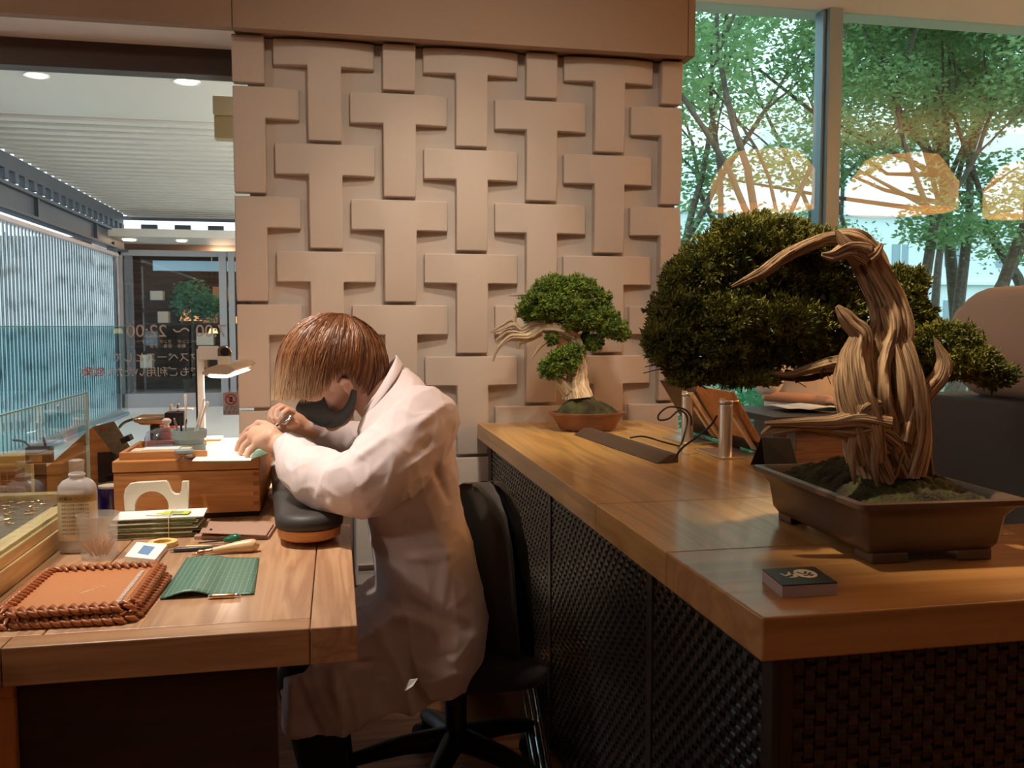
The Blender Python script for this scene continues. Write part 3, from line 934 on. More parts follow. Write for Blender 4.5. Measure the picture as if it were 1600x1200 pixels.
# loudspeaker fixed beside the woven wall, in the walkway
p0 = PY(336, 157, 3.72); p1 = PY(366, 222, 3.72)
t = thing('wall_speaker', 'small cream two-tier box fixed high beside the woven wall', 'speaker', (p0.x, 3.70, p1.z))
zm = (p0.z + p1.z) / 2 + 0.008
build(MB().box(p0.x, -0.30, 3.64, 3.74, zm, p0.z), 'upper_box', plain('cream_metal', (0.62, 0.55, 0.36), 0.5), t, smooth=False, bevel=0.004)
build(MB().box(p0.x + 0.002, -0.30, 3.66, 3.72, p1.z, zm), 'lower_box', plain('yellow_metal', (0.55, 0.46, 0.26), 0.5), t, smooth=False, bevel=0.003)

# ================================================================ OUTSIDE THE RIGHT WINDOW
b = MB().box(-0.1, 40, 4.75, 60, -0.30, -0.25)
struct(build(b, 'ground', plain('outdoor_soil', (0.12, 0.16, 0.08), 0.9, var=0.4, bscale=2), smooth=False))


def tree_leaning(name, label, base, lean, height, seed, r0=0.11, crown=None, leafn=6000, stems=1):
    rnd = np.random.default_rng(seed)
    t = thing(name, label, 'tree', base, 'trees outside the tall window')
    mb = MB(); tips = []
    def grow(p, d, r, L, depth):
        n = 5
        pts = [Vector(p)]; rad = [r]
        dd = Vector(d)
        for i in range(n):
            dd = (dd + Vector(rnd.normal(size=3)) * 0.10 + Vector((0, 0, 0.05))).normalized()
            pts.append(pts[-1] + dd * L / n); rad.append(r * (1 - 0.42 * (i + 1) / n))
        mb.tube(pts, rad, 8 if depth < 2 else 5)
        if depth >= 4 or r < 0.007:
            tips.append(pts[-1]); return
        kids = 2 if depth == 0 else int(rnd.integers(2, 4))
        for k in range(kids):
            a = rnd.uniform(0, 2 * math.pi); sp = rnd.uniform(0.32, 0.75)
            side = Vector((math.cos(a), math.sin(a) * 0.8, 0.15))
            nd = (dd + side * sp).normalized()
            at = pts[-1] if k < 2 else pts[3]
            grow(at, nd, rad[-1] * rnd.uniform(0.62, 0.85), L * rnd.uniform(0.55, 0.78), depth + 1)
            tips.append(pts[-1])
    for s_ in range(stems):
        b0 = Vector(base) + Vector((s_ * 0.25 - 0.1 * (stems - 1), rnd.uniform(-0.1, 0.1), 0))
        grow(b0, Vector(lean) + Vector((s_ * 0.14, 0, 0)), r0 * (1 - 0.15 * s_), height * 0.46, 0)
    build(mb, 'trunk', M['bark'], t)
    lb = MB()
    blobs = [(tuple(p), (rnd.uniform(.3, .6), rnd.uniform(.3, .6), rnd.uniform(.2, .4))) for p in tips]
    leaf_cloud(lb, blobs, int(leafn * 1.5), 0.075, rnd)
    build(lb, 'foliage', M['leaves'], t, smooth=False)
    return t


tr = [
    # px of base, depth, lean, height, labels
    (1140, 8.5, (-0.25, 0, 1), 5.2, 'multi-stemmed leafy tree outside beside the end of the woven wall', 3),
    (1300, 8.0, (-0.35, 0, 1), 5.4, 'leafy tree outside just behind the steel window mullion', 1),
    (1385, 8.6, (0.20, 0, 1), 5.6, 'slanting leafy tree outside behind the big deadwood trunk', 1),
    (1440, 7.6, (0.30, 0, 1), 5.6, 'leafy tree outside with a pale leaning trunk, first right of the deadwood', 1),
    (1478, 8.8, (0.10, 0, 1), 5.8, 'dark straight tree trunk outside above the small cream roll', 1),
    (1520, 7.9, (0.26, 0, 1), 5.6, 'leaning tree outside above the left end of the cream backrest', 1),
    (1572, 8.4, (0.34, 0, 1), 5.4, 'leaning tree outside above the cream backrest at the frame edge', 1),
    (1680, 8.2, (-0.15, 0, 1), 5.6, 'leafy tree outside at the far right of the window', 2),
    (1230, 11.5, (0.1, 0, 1), 6.2, 'farther leafy tree outside left of the mullion', 2),
    (1420, 12.0, (-0.1, 0, 1), 6.4, 'farther leafy tree outside right of the mullion', 2),
]
for i, (px, d, lean, h, lab, st_) in enumerate(tr):
    q = PY(px, 510, d)
    tree_leaning('leafy_tree', lab, (q.x, q.y, -0.25), Vector(lean).normalized(), h, 100 + i * 3, 0.085 if d < 9 else 0.10, leafn=9500 if d < 9.5 else 11000, stems=st_)

# canopy of tall trees whose trunks stand out of view
cb = thing('canopy_tree', 'dense dark leafy crown filling the top of the tall window', 'tree', (4.6, 9.5, -0.25))
lb = MB(); r_ = np.random.default_rng(5)
blobs = []
for k in range(46):
    px, py = r_.uniform(1020, 1680), r_.uniform(-60, 330) if k % 3 else r_.uniform(-60, 110)
    q = PY(px, py, r_.uniform(8.5, 10.5)); blobs.append((tuple(q), (r_.uniform(.35, .7), .5, r_.uniform(.2, .38))))
leaf_cloud(lb, blobs, 20000, 0.078, r_)
build(lb, 'foliage', M['leaves'], cb, smooth=False)
mb = MB()
q = Vector((7.3, 9.6, 2.6))
mb.tube([(7.6, 9.6, -0.25), (7.5, 9.6, 1.2), (q.x, q.y, q.z), (q.x - 0.2, q.y, q.z + 1.2)], [0.09, 0.08, 0.06, 0.04], 10)
for k in range(16):
    e = blobs[k * 2][0]
    mb.tube([(q.x, q.y, q.z - 0.3 + 0.05 * k), ((q.x + e[0]) / 2, (q.y + e[1]) / 2, (q.z + e[2]) / 2 - 0.05), e], [0.035, 0.022, 0.008], 6)
build(mb, 'trunk', M['bark'], cb)

for i, (px, py, d, r, lab) in enumerate(((1150, 640, 7.2, 0.9, 'low green shrub outside behind the aluminium posts'), (1225, 690, 5.9, 0.6, 'low bright shrub outside below the shirt sleeve'), (1330, 640, 8.0, 1.1, 'wide green shrub outside behind the seated reader'))):
    q = PY(px, py, d)
    t = thing('low_shrub', lab, 'shrub', (q.x, q.y, -0.25))
    lb = MB(); leaf_cloud(lb, [((q.x, q.y, 0.1), (r, 0.5, 0.75)), ((q.x + 0.4, q.y + 0.3, 0.0), (r, 0.5, 0.6))], 5200, 0.07, np.random.default_rng(50 + i))
    build(lb, 'foliage', M['shrub'], t, smooth=False)
    mb = MB()
    for k in range(8):
        a = k * 0.8
        mb.tube([(q.x, q.y, -0.25), (q.x + 0.5 * r * math.cos(a), q.y + 0.25 * math.sin(a), 0.35)], [0.015, 0.006], 6)
    build(mb, 'stem', M['bark'], t)

ap = thing('apartment_building', 'white apartment block with small square windows behind the trees', 'building', (14, 30, 0))
build(MB().box(9.5, 34, 28, 36, -2, 5.0).box(14.5, 34, 28.5, 36, 5.0, 8.2), 'wall', M['building'], ap, smooth=False)
for z in (-0.6, 1.35, 3.3):
    for k in range(9):
        x = 10.8 + k * 2.1
        w = build(MB().box(x, x + 0.62, 27.96, 28.02, z, z + 0.75), 'window', M['building_win'], ap, smooth=False)
        build(MB().box(x + 0.29, x + 0.33, 27.93, 27.96, z, z + 0.75), 'window_bar', M['building'], w, smooth=False)
build(MB().box(9.4, 34.1, 27.8, 28.0, 0.65, 0.75).box(9.4, 34.1, 27.8, 28.0, 2.65, 2.75).box(9.4, 34.1, 27.8, 36, 5.0, 5.12), 'ledges', M['building'], ap, smooth=False)

# big pendant shades over the room (they mirror in the tall window)
for i, (x, y) in enumerate(((PY(1195, 260, 7.3).x, 1.9), (PY(1410, 260, 7.25).x, 1.95), (PY(1625, 260, 7.2).x, 2.0))):
    t = thing('pendant_lamp', ['amber drum pendant nearest the counter', 'amber drum pendant in the middle of the three', 'amber drum pendant by the right wall'][i], 'lamp', (x, y, 2.22), 'amber pendants mirrored in the tall window')
    prof = [(0.52, 0.0), (0.50, 0.18), (0.36, 0.40), (0.355, 0.40), (0.495, 0.18), (0.515, 0.0)]
    build(MB().lathe([(0.47, 0.0), (0.47, 0.24), (0.32, 0.46), (0.31, 0.45), (0.46, 0.235), (0.46, 0.0)], 12, (x, y, 2.22)), 'lamp_shade', glow('amber_shade_%d' % i, (1.0, 0.52, 0.16), 8.0), t, smooth=False)
    build(MB().lathe([(0.475, -0.008), (0.475, 0.0), (0.463, 0.0), (0.463, -0.008), (0.475, -0.008)], 12, (x, y, 2.22)), 'rim', glow('amber_rim_%d' % i, (1.0, 0.75, 0.4), 4.0), t, smooth=False)
    build(MB().cyl((x, y, 2.67), 0.008, 0.25, 8), 'cord', M['black'], t)


# ================================================================ WORK BENCH
DZ = 0.70
bench = thing('work_bench', 'solid oak work bench with thick framed top under the craftsman tools', 'bench', (-0.45, 2.2, 0))
y0, y1, x1 = 1.383, 3.25, 0.027
xb = -0.046          # inner edge of the right border
yb = 1.433           # inner edge of the front border
def board(x0_, x1_, y0_, y1_, z0_, z1_, mat, par, name='board', bev=0.0022):
    return build(MB().box(x0_, x1_, y0_, y1_, z0_, z1_), name, mat, par, smooth=False, bevel=bev)
board(-0.445, xb - 0.001, yb + 0.001, y1, DZ - 0.058, DZ, M['oak'], bench, 'top_board')
board(-1.3, -0.447, yb + 0.001, y1, DZ - 0.058, DZ, M['oak'], bench, 'top_board')
board(xb + 0.0005, x1, y0, y1, DZ - 0.059, DZ, M['oak'], bench, 'side_border')
board(-0.487, xb - 0.0005, y0, yb, DZ - 0.059, DZ, M['oak_x'], bench, 'front_border')
board(-1.3, -0.4885, y0, yb, DZ - 0.059, DZ, M['oak_x'], bench, 'front_border')
board(-0.477, -0.100, 1.415, 1.445, 0.0, DZ - 0.060, M['darkpanel'], bench, 'front_panel')

cabn = thing('bench_cabinet', 'warm cherry-wood cabinet under the left end of the bench', 'cabinet', (-0.70, 1.45, 0))
board(-1.2, -0.479, 1.405, 1.9, 0.0, 0.618, M['orange_wood_z'], cabn, 'body', 0.002)
board(-1.2, -0.479, 1.400, 1.9, 0.619, 0.636, M['orange_wood'], cabn, 'top_edge', 0.001)

# ================================================================ COUNTER
CZ = 0.80
CX, CY = 0.527, 1.015
wt = thing('countertop', 'long thick oak countertop turning the corner under both bonsai', 'countertop', (0.9, 2.0, CZ - 0.058))
board(CX, 1.190, 1.752, 3.318, CZ - 0.058, CZ, M['counter'], wt, 'top_board', 0.002)
board(CX, 1.190, 1.350, 1.750, CZ - 0.058, CZ, M['counter'], wt, 'top_board', 0.002)
b = MB().prism([(CX, CY), (2.6, CY), (2.6, 1.42), (1.192, 1.42), (1.192, 1.349), (CX, 1.349)], CZ - 0.058, CZ)
build(b, 'front_board', M['counter_x'], wt, smooth=False, bevel=0.003)

base = thing('counter_base', 'dark counter base clad in woven metal panels below the oak countertop', 'counter', (0.9, 2.0, 0))
bx, by = CX + 0.038, CY + 0.042
b = MB().prism([(bx + 0.012, by + 0.012), (2.6, by + 0.012), (2.6, 1.38), (1.15, 1.38), (1.15, 3.30), (bx + 0.012, 3.30)], 0.0, CZ - 0.060)
build(b, 'carcass', M['weave_back'], base, smooth=False)


def weave_panel(name, origin, udir, length, z0, z1, pitch, nrm):
    """basket weave of flat metal bands: vertical bands over and under horizontal ones"""
    mb = MB()
    nu = max(1, int(length / pitch)); nz = int((z1 - z0) / pitch)
    pu = length / nu; pz = (z1 - z0) / nz
    o = Vector(origin); u = Vector(udir); w = Vector(nrm)
    for i in range(nu):
        for j in range(nz):
            vert = (i + j) % 2 == 0
            cu, cz = (i + 0.5) * pu, z0 + (j + 0.5) * pz
            k = len(mb.v)
            if vert:
                hw, hl = pu * 0.42, pz * 0.80
            else:
                hw, hl = pu * 0.80, pz * 0.20
            prof = [(-1, 0.0), (-0.55, 0.0026), (0, 0.0036), (0.55, 0.0026), (1, 0.0)]
            vs = []
            for t, hgt in prof:
                for s_ in (-1, 1):
                    if vert: uu, zz = cu + s_ * hw, cz + t * hl
                    else: uu, zz = cu + t * hw, cz + s_ * hl
                    uu = min(max(uu, 0), length); zz = min(max(zz, z0), z1)
                    vs.append(o + u * uu + w * (hgt + (0.0008 if not vert else 0)) + Vector((0, 0, zz)))
            fs = [(2 * q, 2 * q + 1, 2 * q + 3, 2 * q + 2) for q in range(4)]
            mb.add(vs, fs)
    return mb


# left face, three panels between narrow stiles; front face one long panel
segs = [(by + 0.030, 1.515), (1.545, 2.30), (2.33, 3.24)]
for i, (ya, yb_) in enumerate(segs):
    mb = weave_panel('woven_panel', (bx + 0.006, ya, 0), (0, 1, 0), yb_ - ya, 0.03, CZ - 0.065, 0.0165, (-1, 0, 0))
    build(mb, 'woven_panel', M['weave_metal'], base, smooth=False)
    build(MB().box(bx + 0.0062, bx + 0.0122, ya, yb_, 0.03, CZ - 0.065), 'panel_backing', M['weave_back'], base, smooth=False)
mb = weave_panel('woven_panel', (bx + 0.032, by + 0.006, 0), (1, 0, 0), 2.5 - bx, 0.03, CZ - 0.065, 0.0165, (0, -1, 0))
build(mb, 'woven_panel', M['weave_metal'], base, smooth=False)
build(MB().box(bx + 0.032, 2.53, by + 0.0062, by + 0.0118, 0.03, CZ - 0.065), 'panel_backing', M['weave_back'], base, smooth=False)
stile = plain('dark_bronze_stile', (0.035, 0.026, 0.022), 0.35, metal=0.3)
for (ya, yb_) in ((by, by + 0.030), (1.516, 1.544), (2.301, 2.329), (3.241, 3.30)):
    board(bx, bx + 0.011, ya, yb_, 0.0, CZ - 0.060, stile, base, 'stile', 0.001)
board(bx + 0.0112, bx + 0.031, by, by + 0.011, 0.0, CZ - 0.060, stile, base, 'stile', 0.001)


# ---------------------------------------------------------------- foliage pads and deadwood
def tufts(mb, blobs, count, size, rnd, spikes=9, shell=0.55, r0=0.16):
    """juniper sprays: each a little burst of scale-leaf spikes pointing outward"""
    w = np.array([(r[0] * r[1] + r[1] * r[2] + r[0] * r[2]) for _, r in blobs]); w /= w.sum()
    which = rnd.choice(len(blobs), count, p=w)
    d = rnd.normal(size=(count, 3)); d /= np.linalg.norm(d, axis=1)[:, None]
    rad = rnd.uniform(shell, 1.0, count)
    cen = np.array([b_[0] for b_ in blobs], dtype=float)[which]
    rr_ = np.array([b_[1] for b_ in blobs], dtype=float)[which]
    # uneven, lobed surface
    lob = 1 + 0.10 * np.sin(d[:, 0] * 9 + which) * np.sin(d[:, 1] * 8 + which * 2) + 0.08 * np.sin(d[:, 2] * 13 + which)
    p = cen + d * rr_ * (rad * lob)[:, None]
    base_dir = d * 0.8 + np.array([0, 0, 0.55]); base_dir /= np.linalg.norm(base_dir, axis=1)[:, None]
    cs = np.repeat(p, spikes, 0)
    n = len(cs)
    a = np.repeat(base_dir, spikes, 0) + rnd.normal(size=(n, 3)) * 0.62
    a /= np.linalg.norm(a, axis=1)[:, None]
    s_ = np.cross(a, rnd.normal(size=(n, 3))); s_ /= np.linalg.norm(s_, axis=1)[:, None]
    t_ = np.cross(a, s_)
    L = size * rnd.uniform(0.6, 1.25, n)[:, None]
    off = rnd.normal(size=(n, 3)) * size * 0.25
    m = cs + off + a * L * 0.35
    R = L * r0
    v = np.stack([cs + off, m + s_ * R, m + (-0.5 * s_ + 0.87 * t_) * R, m + (-0.5 * s_ - 0.87 * t_) * R, cs + off + a * L], 1).reshape(-1, 3)
    k = len(mb.v)
    mb.v.extend(map(tuple, v.tolist()))
    for i in range(n):
        q = k + 5 * i
        mb.f.extend([(q + 1, q + 2, q + 4), (q + 2, q + 3, q + 4), (q + 3, q + 1, q + 4), (q, q + 2, q + 1), (q, q + 3, q + 2), (q, q + 1, q + 3)])


class Grain:
    """ridged, twisted tubes for driftwood; keeps a (cross, cross, along) grain coordinate for the texture"""
    def __init__(s): s.mb = MB(); s.g = []

    def limb(s, pts, rad, twist=2.0, ridges=7, depth=0.22, n=36, sub=8, seed=0, flat=1.0):
        P_, R_ = smooth_path(pts, rad, sub)
        vs, fs = [], []
        k = len(P_); nrm = None; L = 0
        off = seed * 3.1
        for i in range(k):
            t = (P_[min(i + 1, k - 1)] - P_[max(i - 1, 0)]).normalized()
            if nrm is None:
                nrm = t.cross(Vector((0, 1, 0))) if abs(t.y) < 0.9 else t.cross(Vector((1, 0, 0)))
            nrm = (nrm - t * nrm.dot(t)).normalized(); bi = t.cross(nrm)
            if i: L += (P_[i] - P_[i - 1]).length
            for j in range(n):
                a = 2 * math.pi * j / n
                at = a + twist * L * 6
                f = 1 + depth * (0.5 * math.sin(ridges * at + off) + 0.3 * math.sin((ridges * 2 + 1) * at + off * 2 + L * 20) )
                f += 0.9 * depth * noise.noise(Vector((math.cos(at) * 1.6 + off, math.sin(at) * 1.6, L * 9)))
                r = R_[i] * max(0.35, f)
                vs.append(P_[i] + (nrm * math.cos(a) * flat + bi * math.sin(a)) * r)
                s.g.append((math.cos(at) * (1 + R_[i] * 8) + off, math.sin(at) * (1 + R_[i] * 8), L * 14))
        for i in range(k - 1):
            for j in range(n):
                fs.append((i * n + j, i * n + (j + 1) % n, (i + 1) * n + (j + 1) % n, (i + 1) * n + j))
        fs.append(tuple(range(n - 1, -1, -1))); fs.append(tuple((k - 1) * n + i for i in range(n)))
        s.mb.add(vs, fs)

    def build(s, name, mat, parent):
        o = build(s.mb, name, mat, parent, angle=75)
        a = o.data.attributes.new('grain', 'FLOAT_VECTOR', 'POINT')
        a.data.foreach_set('vector', np.array(s.g).ravel())
        return o


# ================================================================ BIG BONSAI
A, B_, D_ = PZ(1175, 727, 0.9), PZ(1345, 791, 0.9), PZ(1574, 772, 0.9)   # left, near and right rim corners
A.z = B_.z = D_.z = 0.9
# make a true rectangle from the near corner
e1 = (A - B_); e2 = (D_ - B_)
e2 = e2 - e1.normalized() * e2.dot(e1.normalized())
pc = B_ + (e1 + e2) / 2
hx, hy = e2.length / 2, e1.length / 2
ax, ay = e2.normalized(), e1.normalized()
PM = Matrix(((ax.x, ay.x, 0, pc.x), (ax.y, ay.y, 0, pc.y), (0, 0, 1, 0), (0, 0, 0, 1)))


def rrect(w, h, r, n=5):
    pts = []
    for (cx_, cy_, a0) in ((w - r, h - r, 0), (-w + r, h - r, 90), (-w + r, -h + r, 180), (w - r, -h + r, 270)):
        for k in range(n + 1):
            a = math.radians(a0 + 90 * k / n)
            pts.append((cx_ + r * math.cos(a), cy_ + r * math.sin(a)))
    return pts


bon = thing('large_bonsai', 'large juniper bonsai with twisted bare deadwood trunk in a dark rectangular pot', 'bonsai', (pc.x, pc.y, CZ))
b = MB()
prof = [(-0.050, 0.814), (-0.036, 0.816), (-0.028, 0.828), (-0.025, 0.850), (-0.022, 0.872), (-0.012, 0.886), (0.000, 0.893), (0.0, 0.901), (-0.012, 0.902), (-0.020, 0.896), (-0.030, 0.880), (-0.040, 0.860)]
rings = []
for off, z in prof:
    rings.append([PM @ Vector((x, y, z)) for x, y in rrect(hx + off, hy + off, 0.012)])
b.loft(rings)
build(b, 'pot', M['pot_dark'], bon, angle=50)
fw, fh = hx - 0.052, hy - 0.045
for sx, sy in ((-1, -1), (1, -1), (-1, 1), (1, 1)):
    b = MB()
    poly = [(sx * (fw + 0.012), sy * (fh + 0.012)), (sx * (fw - 0.050), sy * (fh + 0.012)), (sx * (fw - 0.038), sy * (fh - 0.002)), (sx * (fw - 0.002), sy * (fh - 0.002)), (sx * (fw - 0.002), sy * (fh - 0.032)), (sx * (fw + 0.012), sy * (fh - 0.042))]
    if sx * sy < 0: poly = poly[::-1]
    b.prism(poly, CZ, 0.818, PM)
    build(b, 'foot', M['pot_dark'], bon, smooth=False, bevel=0.003)
# moss mound
b = MB(); n1, n2 = 70, 60
vs = []; fs = []
for j in range(n2 + 1):
    for i in range(n1 + 1):
        x = (-1 + 2 * i / n1); y = (-1 + 2 * j / n2)
        e = max(0, 1 - (abs(x) ** 3.0)) * max(0, 1 - abs(y) ** 3.0)
        px_, py_ = x * (hx - 0.024), y * (hy - 0.024)
        z = 0.878 + 0.052 * e ** 0.6 * (0.75 + 0.25 * math.cos(x * 1.5)) + 0.014 * e * noise.noise(Vector((px_ * 34, py_ * 34, 2))) + 0.006 * noise.noise(Vector((px_ * 110, py_ * 110, 5)))
        vs.append(PM @ Vector((px_, py_, z)))
for j in range(n2):
    for i in range(n1):
        fs.append((j * (n1 + 1) + i, j * (n1 + 1) + i + 1, (j + 1) * (n1 + 1) + i + 1, (j + 1) * (n1 + 1) + i))
b.add(vs, fs)
ms = build(b, 'moss', M['moss'], bon)
bd_ = 1.45                        # depth of the trunk
K = bd_ / FPX
def Q(x, y, r=None, dd=0.0): return P(x, y, bd_ + dd)
def limb(G, lst, **kw):
    G.limb([P(x, y, bd_ + dd) for x, y, r, dd in lst], [r * K for x, y, r, dd in lst], **kw)
G = Grain()
# main driftwood trunk, rising and bending over to the left
limb(G, [(1388, 738, 46, .02), (1375, 690, 42, .01), (1366, 630, 40, 0), (1372, 570, 36, 0), (1392, 520, 30, 0), (1385, 470, 25, .01), (1368, 430, 24, .01), (1352, 400, 23, .01), (1330, 378, 19, 0), (1300, 371, 10, 0), (1262, 383, 9.5, 0), (1222, 403, 9.5, 0), (1192, 425, 8, -.01), (1165, 438, 5, -.01), (1143, 448, 2, -.01)], twist=.5, ridges=6, depth=.26, sub=9, seed=1)
# second strand wrapping the base on the right
limb(G, [(1412, 740, 30, .0), (1420, 680, 32, -.01), (1418, 620, 28, -.02), (1408, 570, 24, -.02), (1392, 520, 17, -.01), (1378, 480, 9, -.01)], twist=-.6, ridges=5, depth=.3, seed=2)
# left strand with the broken stub
limb(G, [(1352, 720, 26, -.02), (1345, 660, 30, -.03), (1335, 610, 28, -.03), (1335, 560, 22, -.02), (1345, 525, 16, -.02), (1330, 505, 12, -.02), (1318, 490, 9, -.02), (1308, 478, 3, -.02)], twist=.7, ridges=5, depth=.3, seed=3)
limb(G, [(1352, 600, 20, -.01), (1362, 560, 18, -.01), (1362, 530, 12, -.01), (1372, 500, 5, -.01)], twist=.7, ridges=5, depth=.3, seed=9)
# low branch reaching left
limb(G, [(1392, 690, 24, -.02), (1365, 668, 24, -.03), (1330, 672, 16, -.04), (1290, 668, 10, -.04), (1255, 664, 9, -.04), (1225, 668, 8, -.04), (1203, 672, 7, -.04), (1190, 680, 3, -.04)], twist=.4, ridges=5, depth=.3, seed=4)
limb(G, [(1380, 665, 18, -.04), (1340, 655, 14, -.05), (1300, 660, 9, -.05), (1262, 660, 7, -.05), (1222, 661, 5, -.05), (1195, 661, 3, -.05)], twist=.4, ridges=4, depth=.25, seed=14)
# claw on the right
limb(G, [(1408, 690, 24, -.02), (1425, 640, 20, -.02), (1448, 612, 14, -.02), (1468, 590, 13, -.02), (1475, 565, 10, -.02), (1468, 545, 6, -.02), (1460, 528, 1.5, -.02)], twist=.4, ridges=5, depth=.22, seed=5)
limb(G, [(1468, 592, 10, -.02), (1479, 572, 8, -.02), (1478, 552, 3, -.02)], twist=.4, ridges=5, depth=.2, seed=15)
# branch going left into the crown
limb(G, [(1365, 600, 20, .01), (1335, 575, 15, .01), (1305, 568, 12, .01), (1270, 575, 8, .01), (1235, 585, 5, .01), (1205, 583, 3, .01)], twist=.4, ridges=5, depth=.25, seed=6)
# top snags
limb(G, [(1345, 400, 20, -.01), (1325, 392, 13, -.02), (1302, 400, 8, -.02), (1284, 398, 3, -.02)], twist=.3, ridges=5, depth=.3, seed=7)
limb(G, [(1332, 396, 10, -.02), (1318, 378, 8, -.02), (1306, 360, 2, -.02)], twist=.3, ridges=4, depth=.3, seed=8)
limb(G, [(1355, 405, 10, -.02), (1368, 396, 7, -.02), (1378, 381, 3, -.02)], twist=.3, ridges=4, depth=.3, seed=10)
# knot, hollow lip and hanging roots
limb(G, [(1372, 632, 10, -.045), (1352, 636, 13, -.05), (1342, 648, 6, -.05)], twist=.2, ridges=3, depth=.2, seed=11)
for k, (x, y) in enumerate(((1330, 690), (1366, 694))):
    limb(G, [(x + 6, y - 14, 9, -.04), (x, y + 16, 7, -.05), (x + 3 - k, y + 48, 4, -.05), (x + 5, y + 66, 2, -.04)], twist=.3, ridges=3, depth=.2, seed=12 + k, n=18)
G.build('deadwood_trunk', M['driftwood'], bon)
G = Grain()
limb(G, [(1438, 742, 20, .04), (1432, 690, 19, .04), (1425, 630, 16, .05), (1440, 590, 10, .07), (1470, 575, 8, .09)], twist=.2, seed=20)
limb(G, [(1425, 640, 12, .06), (1400, 560, 12, .08), (1360, 540, 9, .1), (1300, 555, 8, .1), (1240, 560, 7, .1), (1180, 550, 6, .1), (1120, 545, 4, .1), (1070, 560, 2, .1)], twist=.3, seed=21, depth=.2)
limb(G, [(1320, 565, 7, .08), (1270, 590, 5, .08), (1210, 590, 4, .06), (1140, 590, 3, .06), (1080, 585, 2, .06)], twist=.3, seed=22, depth=.2, n=20)
limb(G, [(1400, 560, 9, .08), (1370, 480, 8, .1), (1290, 450, 6, .1), (1220, 430, 5, .1), (1170, 400, 3, .1)], twist=.3, seed=23, depth=.2, n=20)
limb(G, [(1240, 560, 5, .1), (1180, 500, 4, .1), (1120, 470, 3, .1), (1080, 450, 2, .1)], twist=.3, seed=24, depth=.2, n=16)
limb(G, [(1440, 600, 8, .06), (1490, 585, 5, .08), (1540, 590, 3, .06), (1580, 605, 1.5, .05)], twist=.3, seed=25, depth=.2, n=16)
r_ = np.random.default_rng(3)
for k in range(60):
    x, y = r_.uniform(1040, 1350), r_.uniform(560, 600)
    dd = r_.uniform(0.0, .14)
    limb(G, [(x, y, 2.2, dd), (x - r_.uniform(-22, 30), y - 6 + r_.uniform(-14, 10), 1.3, dd + r_.uniform(-.04, .04)), (x - r_.uniform(-30, 45), y + r_.uniform(-22, 14), .6, dd)], twist=.1, seed=30 + k, n=5, sub=3, depth=.1)
G.build('live_branches', M['livevein'], bon)
pads = [  # px, py, rx, ry (px), depth offset, depth radius
    (1185, 378, 92, 44, .10, .075), (1250, 392, 70, 42, .12, .07), (1128, 408, 62, 42, .10, .07), (1078, 440, 46, 40, .08, .06), (1160, 440, 80, 46, .12, .08),
    (1240, 450, 90, 55, .14, .08), (1320, 440, 62, 48, .16, .06), (1070, 488, 60, 42, .06, .06), (1130, 500, 80, 48, .06, .08), (1215, 505, 85, 46, .08, .08),
    (1290, 500, 66, 46, .13, .07), (1048, 532, 44, 40, .04, .06), (1095, 553, 78, 38, .05, .07), (1170, 552, 70, 28, .09, .07), (1255, 545, 70, 26, .13, .07), (1405, 475, 40, 44, .14, .05),
    (1350, 535, 40, 26, .16, .05), (1420, 500, 40, 36, .14, .05), (1470, 535, 62, 34, .07, .06), (1500, 565, 60, 26, .05, .06), (1445, 575, 46, 24, .08, .05), (1550, 585, 36, 20, .04, .04), (1160, 588, 60, 14, .06, .06), (1080, 585, 40, 18, .06, .05),
    (1410, 440, 34, 26, .15, .05), (1090, 425, 40, 30, .09, .05)]
blobs = [(tuple(P(x, y, bd_ + dd)), (rx * (bd_ + dd) / FPX, dr, ry * (bd_ + dd) / FPX)) for x, y, rx, ry, dd, dr in pads]
mb = MB(); tufts(mb, blobs, 26000, 0.0090, np.random.default_rng(11), spikes=7, shell=0.62, r0=0.19)
build(mb, 'foliage', M['juniper'], bon, smooth=False)

# ================================================================ SMALL BONSAI
sd = 3.07
sk = sd / FPX
pcn = PZ(918, 672, CZ)
sb = thing('small_bonsai', 'small bright green juniper bonsai with pale jagged branches in an oval clay pot', 'bonsai', (pcn.x, pcn.y, CZ))
b = MB().lathe([(0.085, 0.004), (0.100, 0.006), (0.122, 0.044), (0.127, 0.050), (0.138, 0.058), (0.138, 0.066), (0.128, 0.066), (0.118, 0.056)], 48, (pcn.x, pcn.y, CZ), sy=0.72)
build(b, 'pot', M['pot_red'], sb, angle=50)
for a in (0.5, 2.2, 3.9, 5.4):
    build(MB().lathe([(0.014, 0), (0.018, 0.008)], 12, (pcn.x + 0.078 * math.cos(a), pcn.y + 0.055 * math.sin(a), CZ)), 'foot', M['pot_red'], sb)
b = MB(); vs = []; fs = []
nr, na = 18, 48
for j in range(nr + 1):
    for i in range(na):
        a = 2 * math.pi * i / na; r = j / nr
        x, y = 0.122 * r * math.cos(a), 0.087 * r * math.sin(a)
        z = 0.056 + 0.062 * max(0, 1 - r ** 2.2) * (1 - 0.30 * (x / 0.12)) + 0.008 * noise.noise(Vector((x * 40, y * 40, 0))) * (1 - r * 0.6)
        vs.append((pcn.x + x, pcn.y + y, CZ + z))
for j in range(nr):
    for i in range(na): fs.append((j * na + i, j * na + (i + 1) % na, (j + 1) * na + (i + 1) % na, (j + 1) * na + i))
b.add(vs, fs)
build(b, 'moss', M['moss'], sb)
pd0 = float((np.array(pcn) - _C) @ _F)
def slimb(G, lst, **kw):
    G.limb([P(x, y, pd0 + dd) for x, y, r, dd in lst], [r * pd0 / FPX for x, y, r, dd in lst], **kw)
G = Grain()
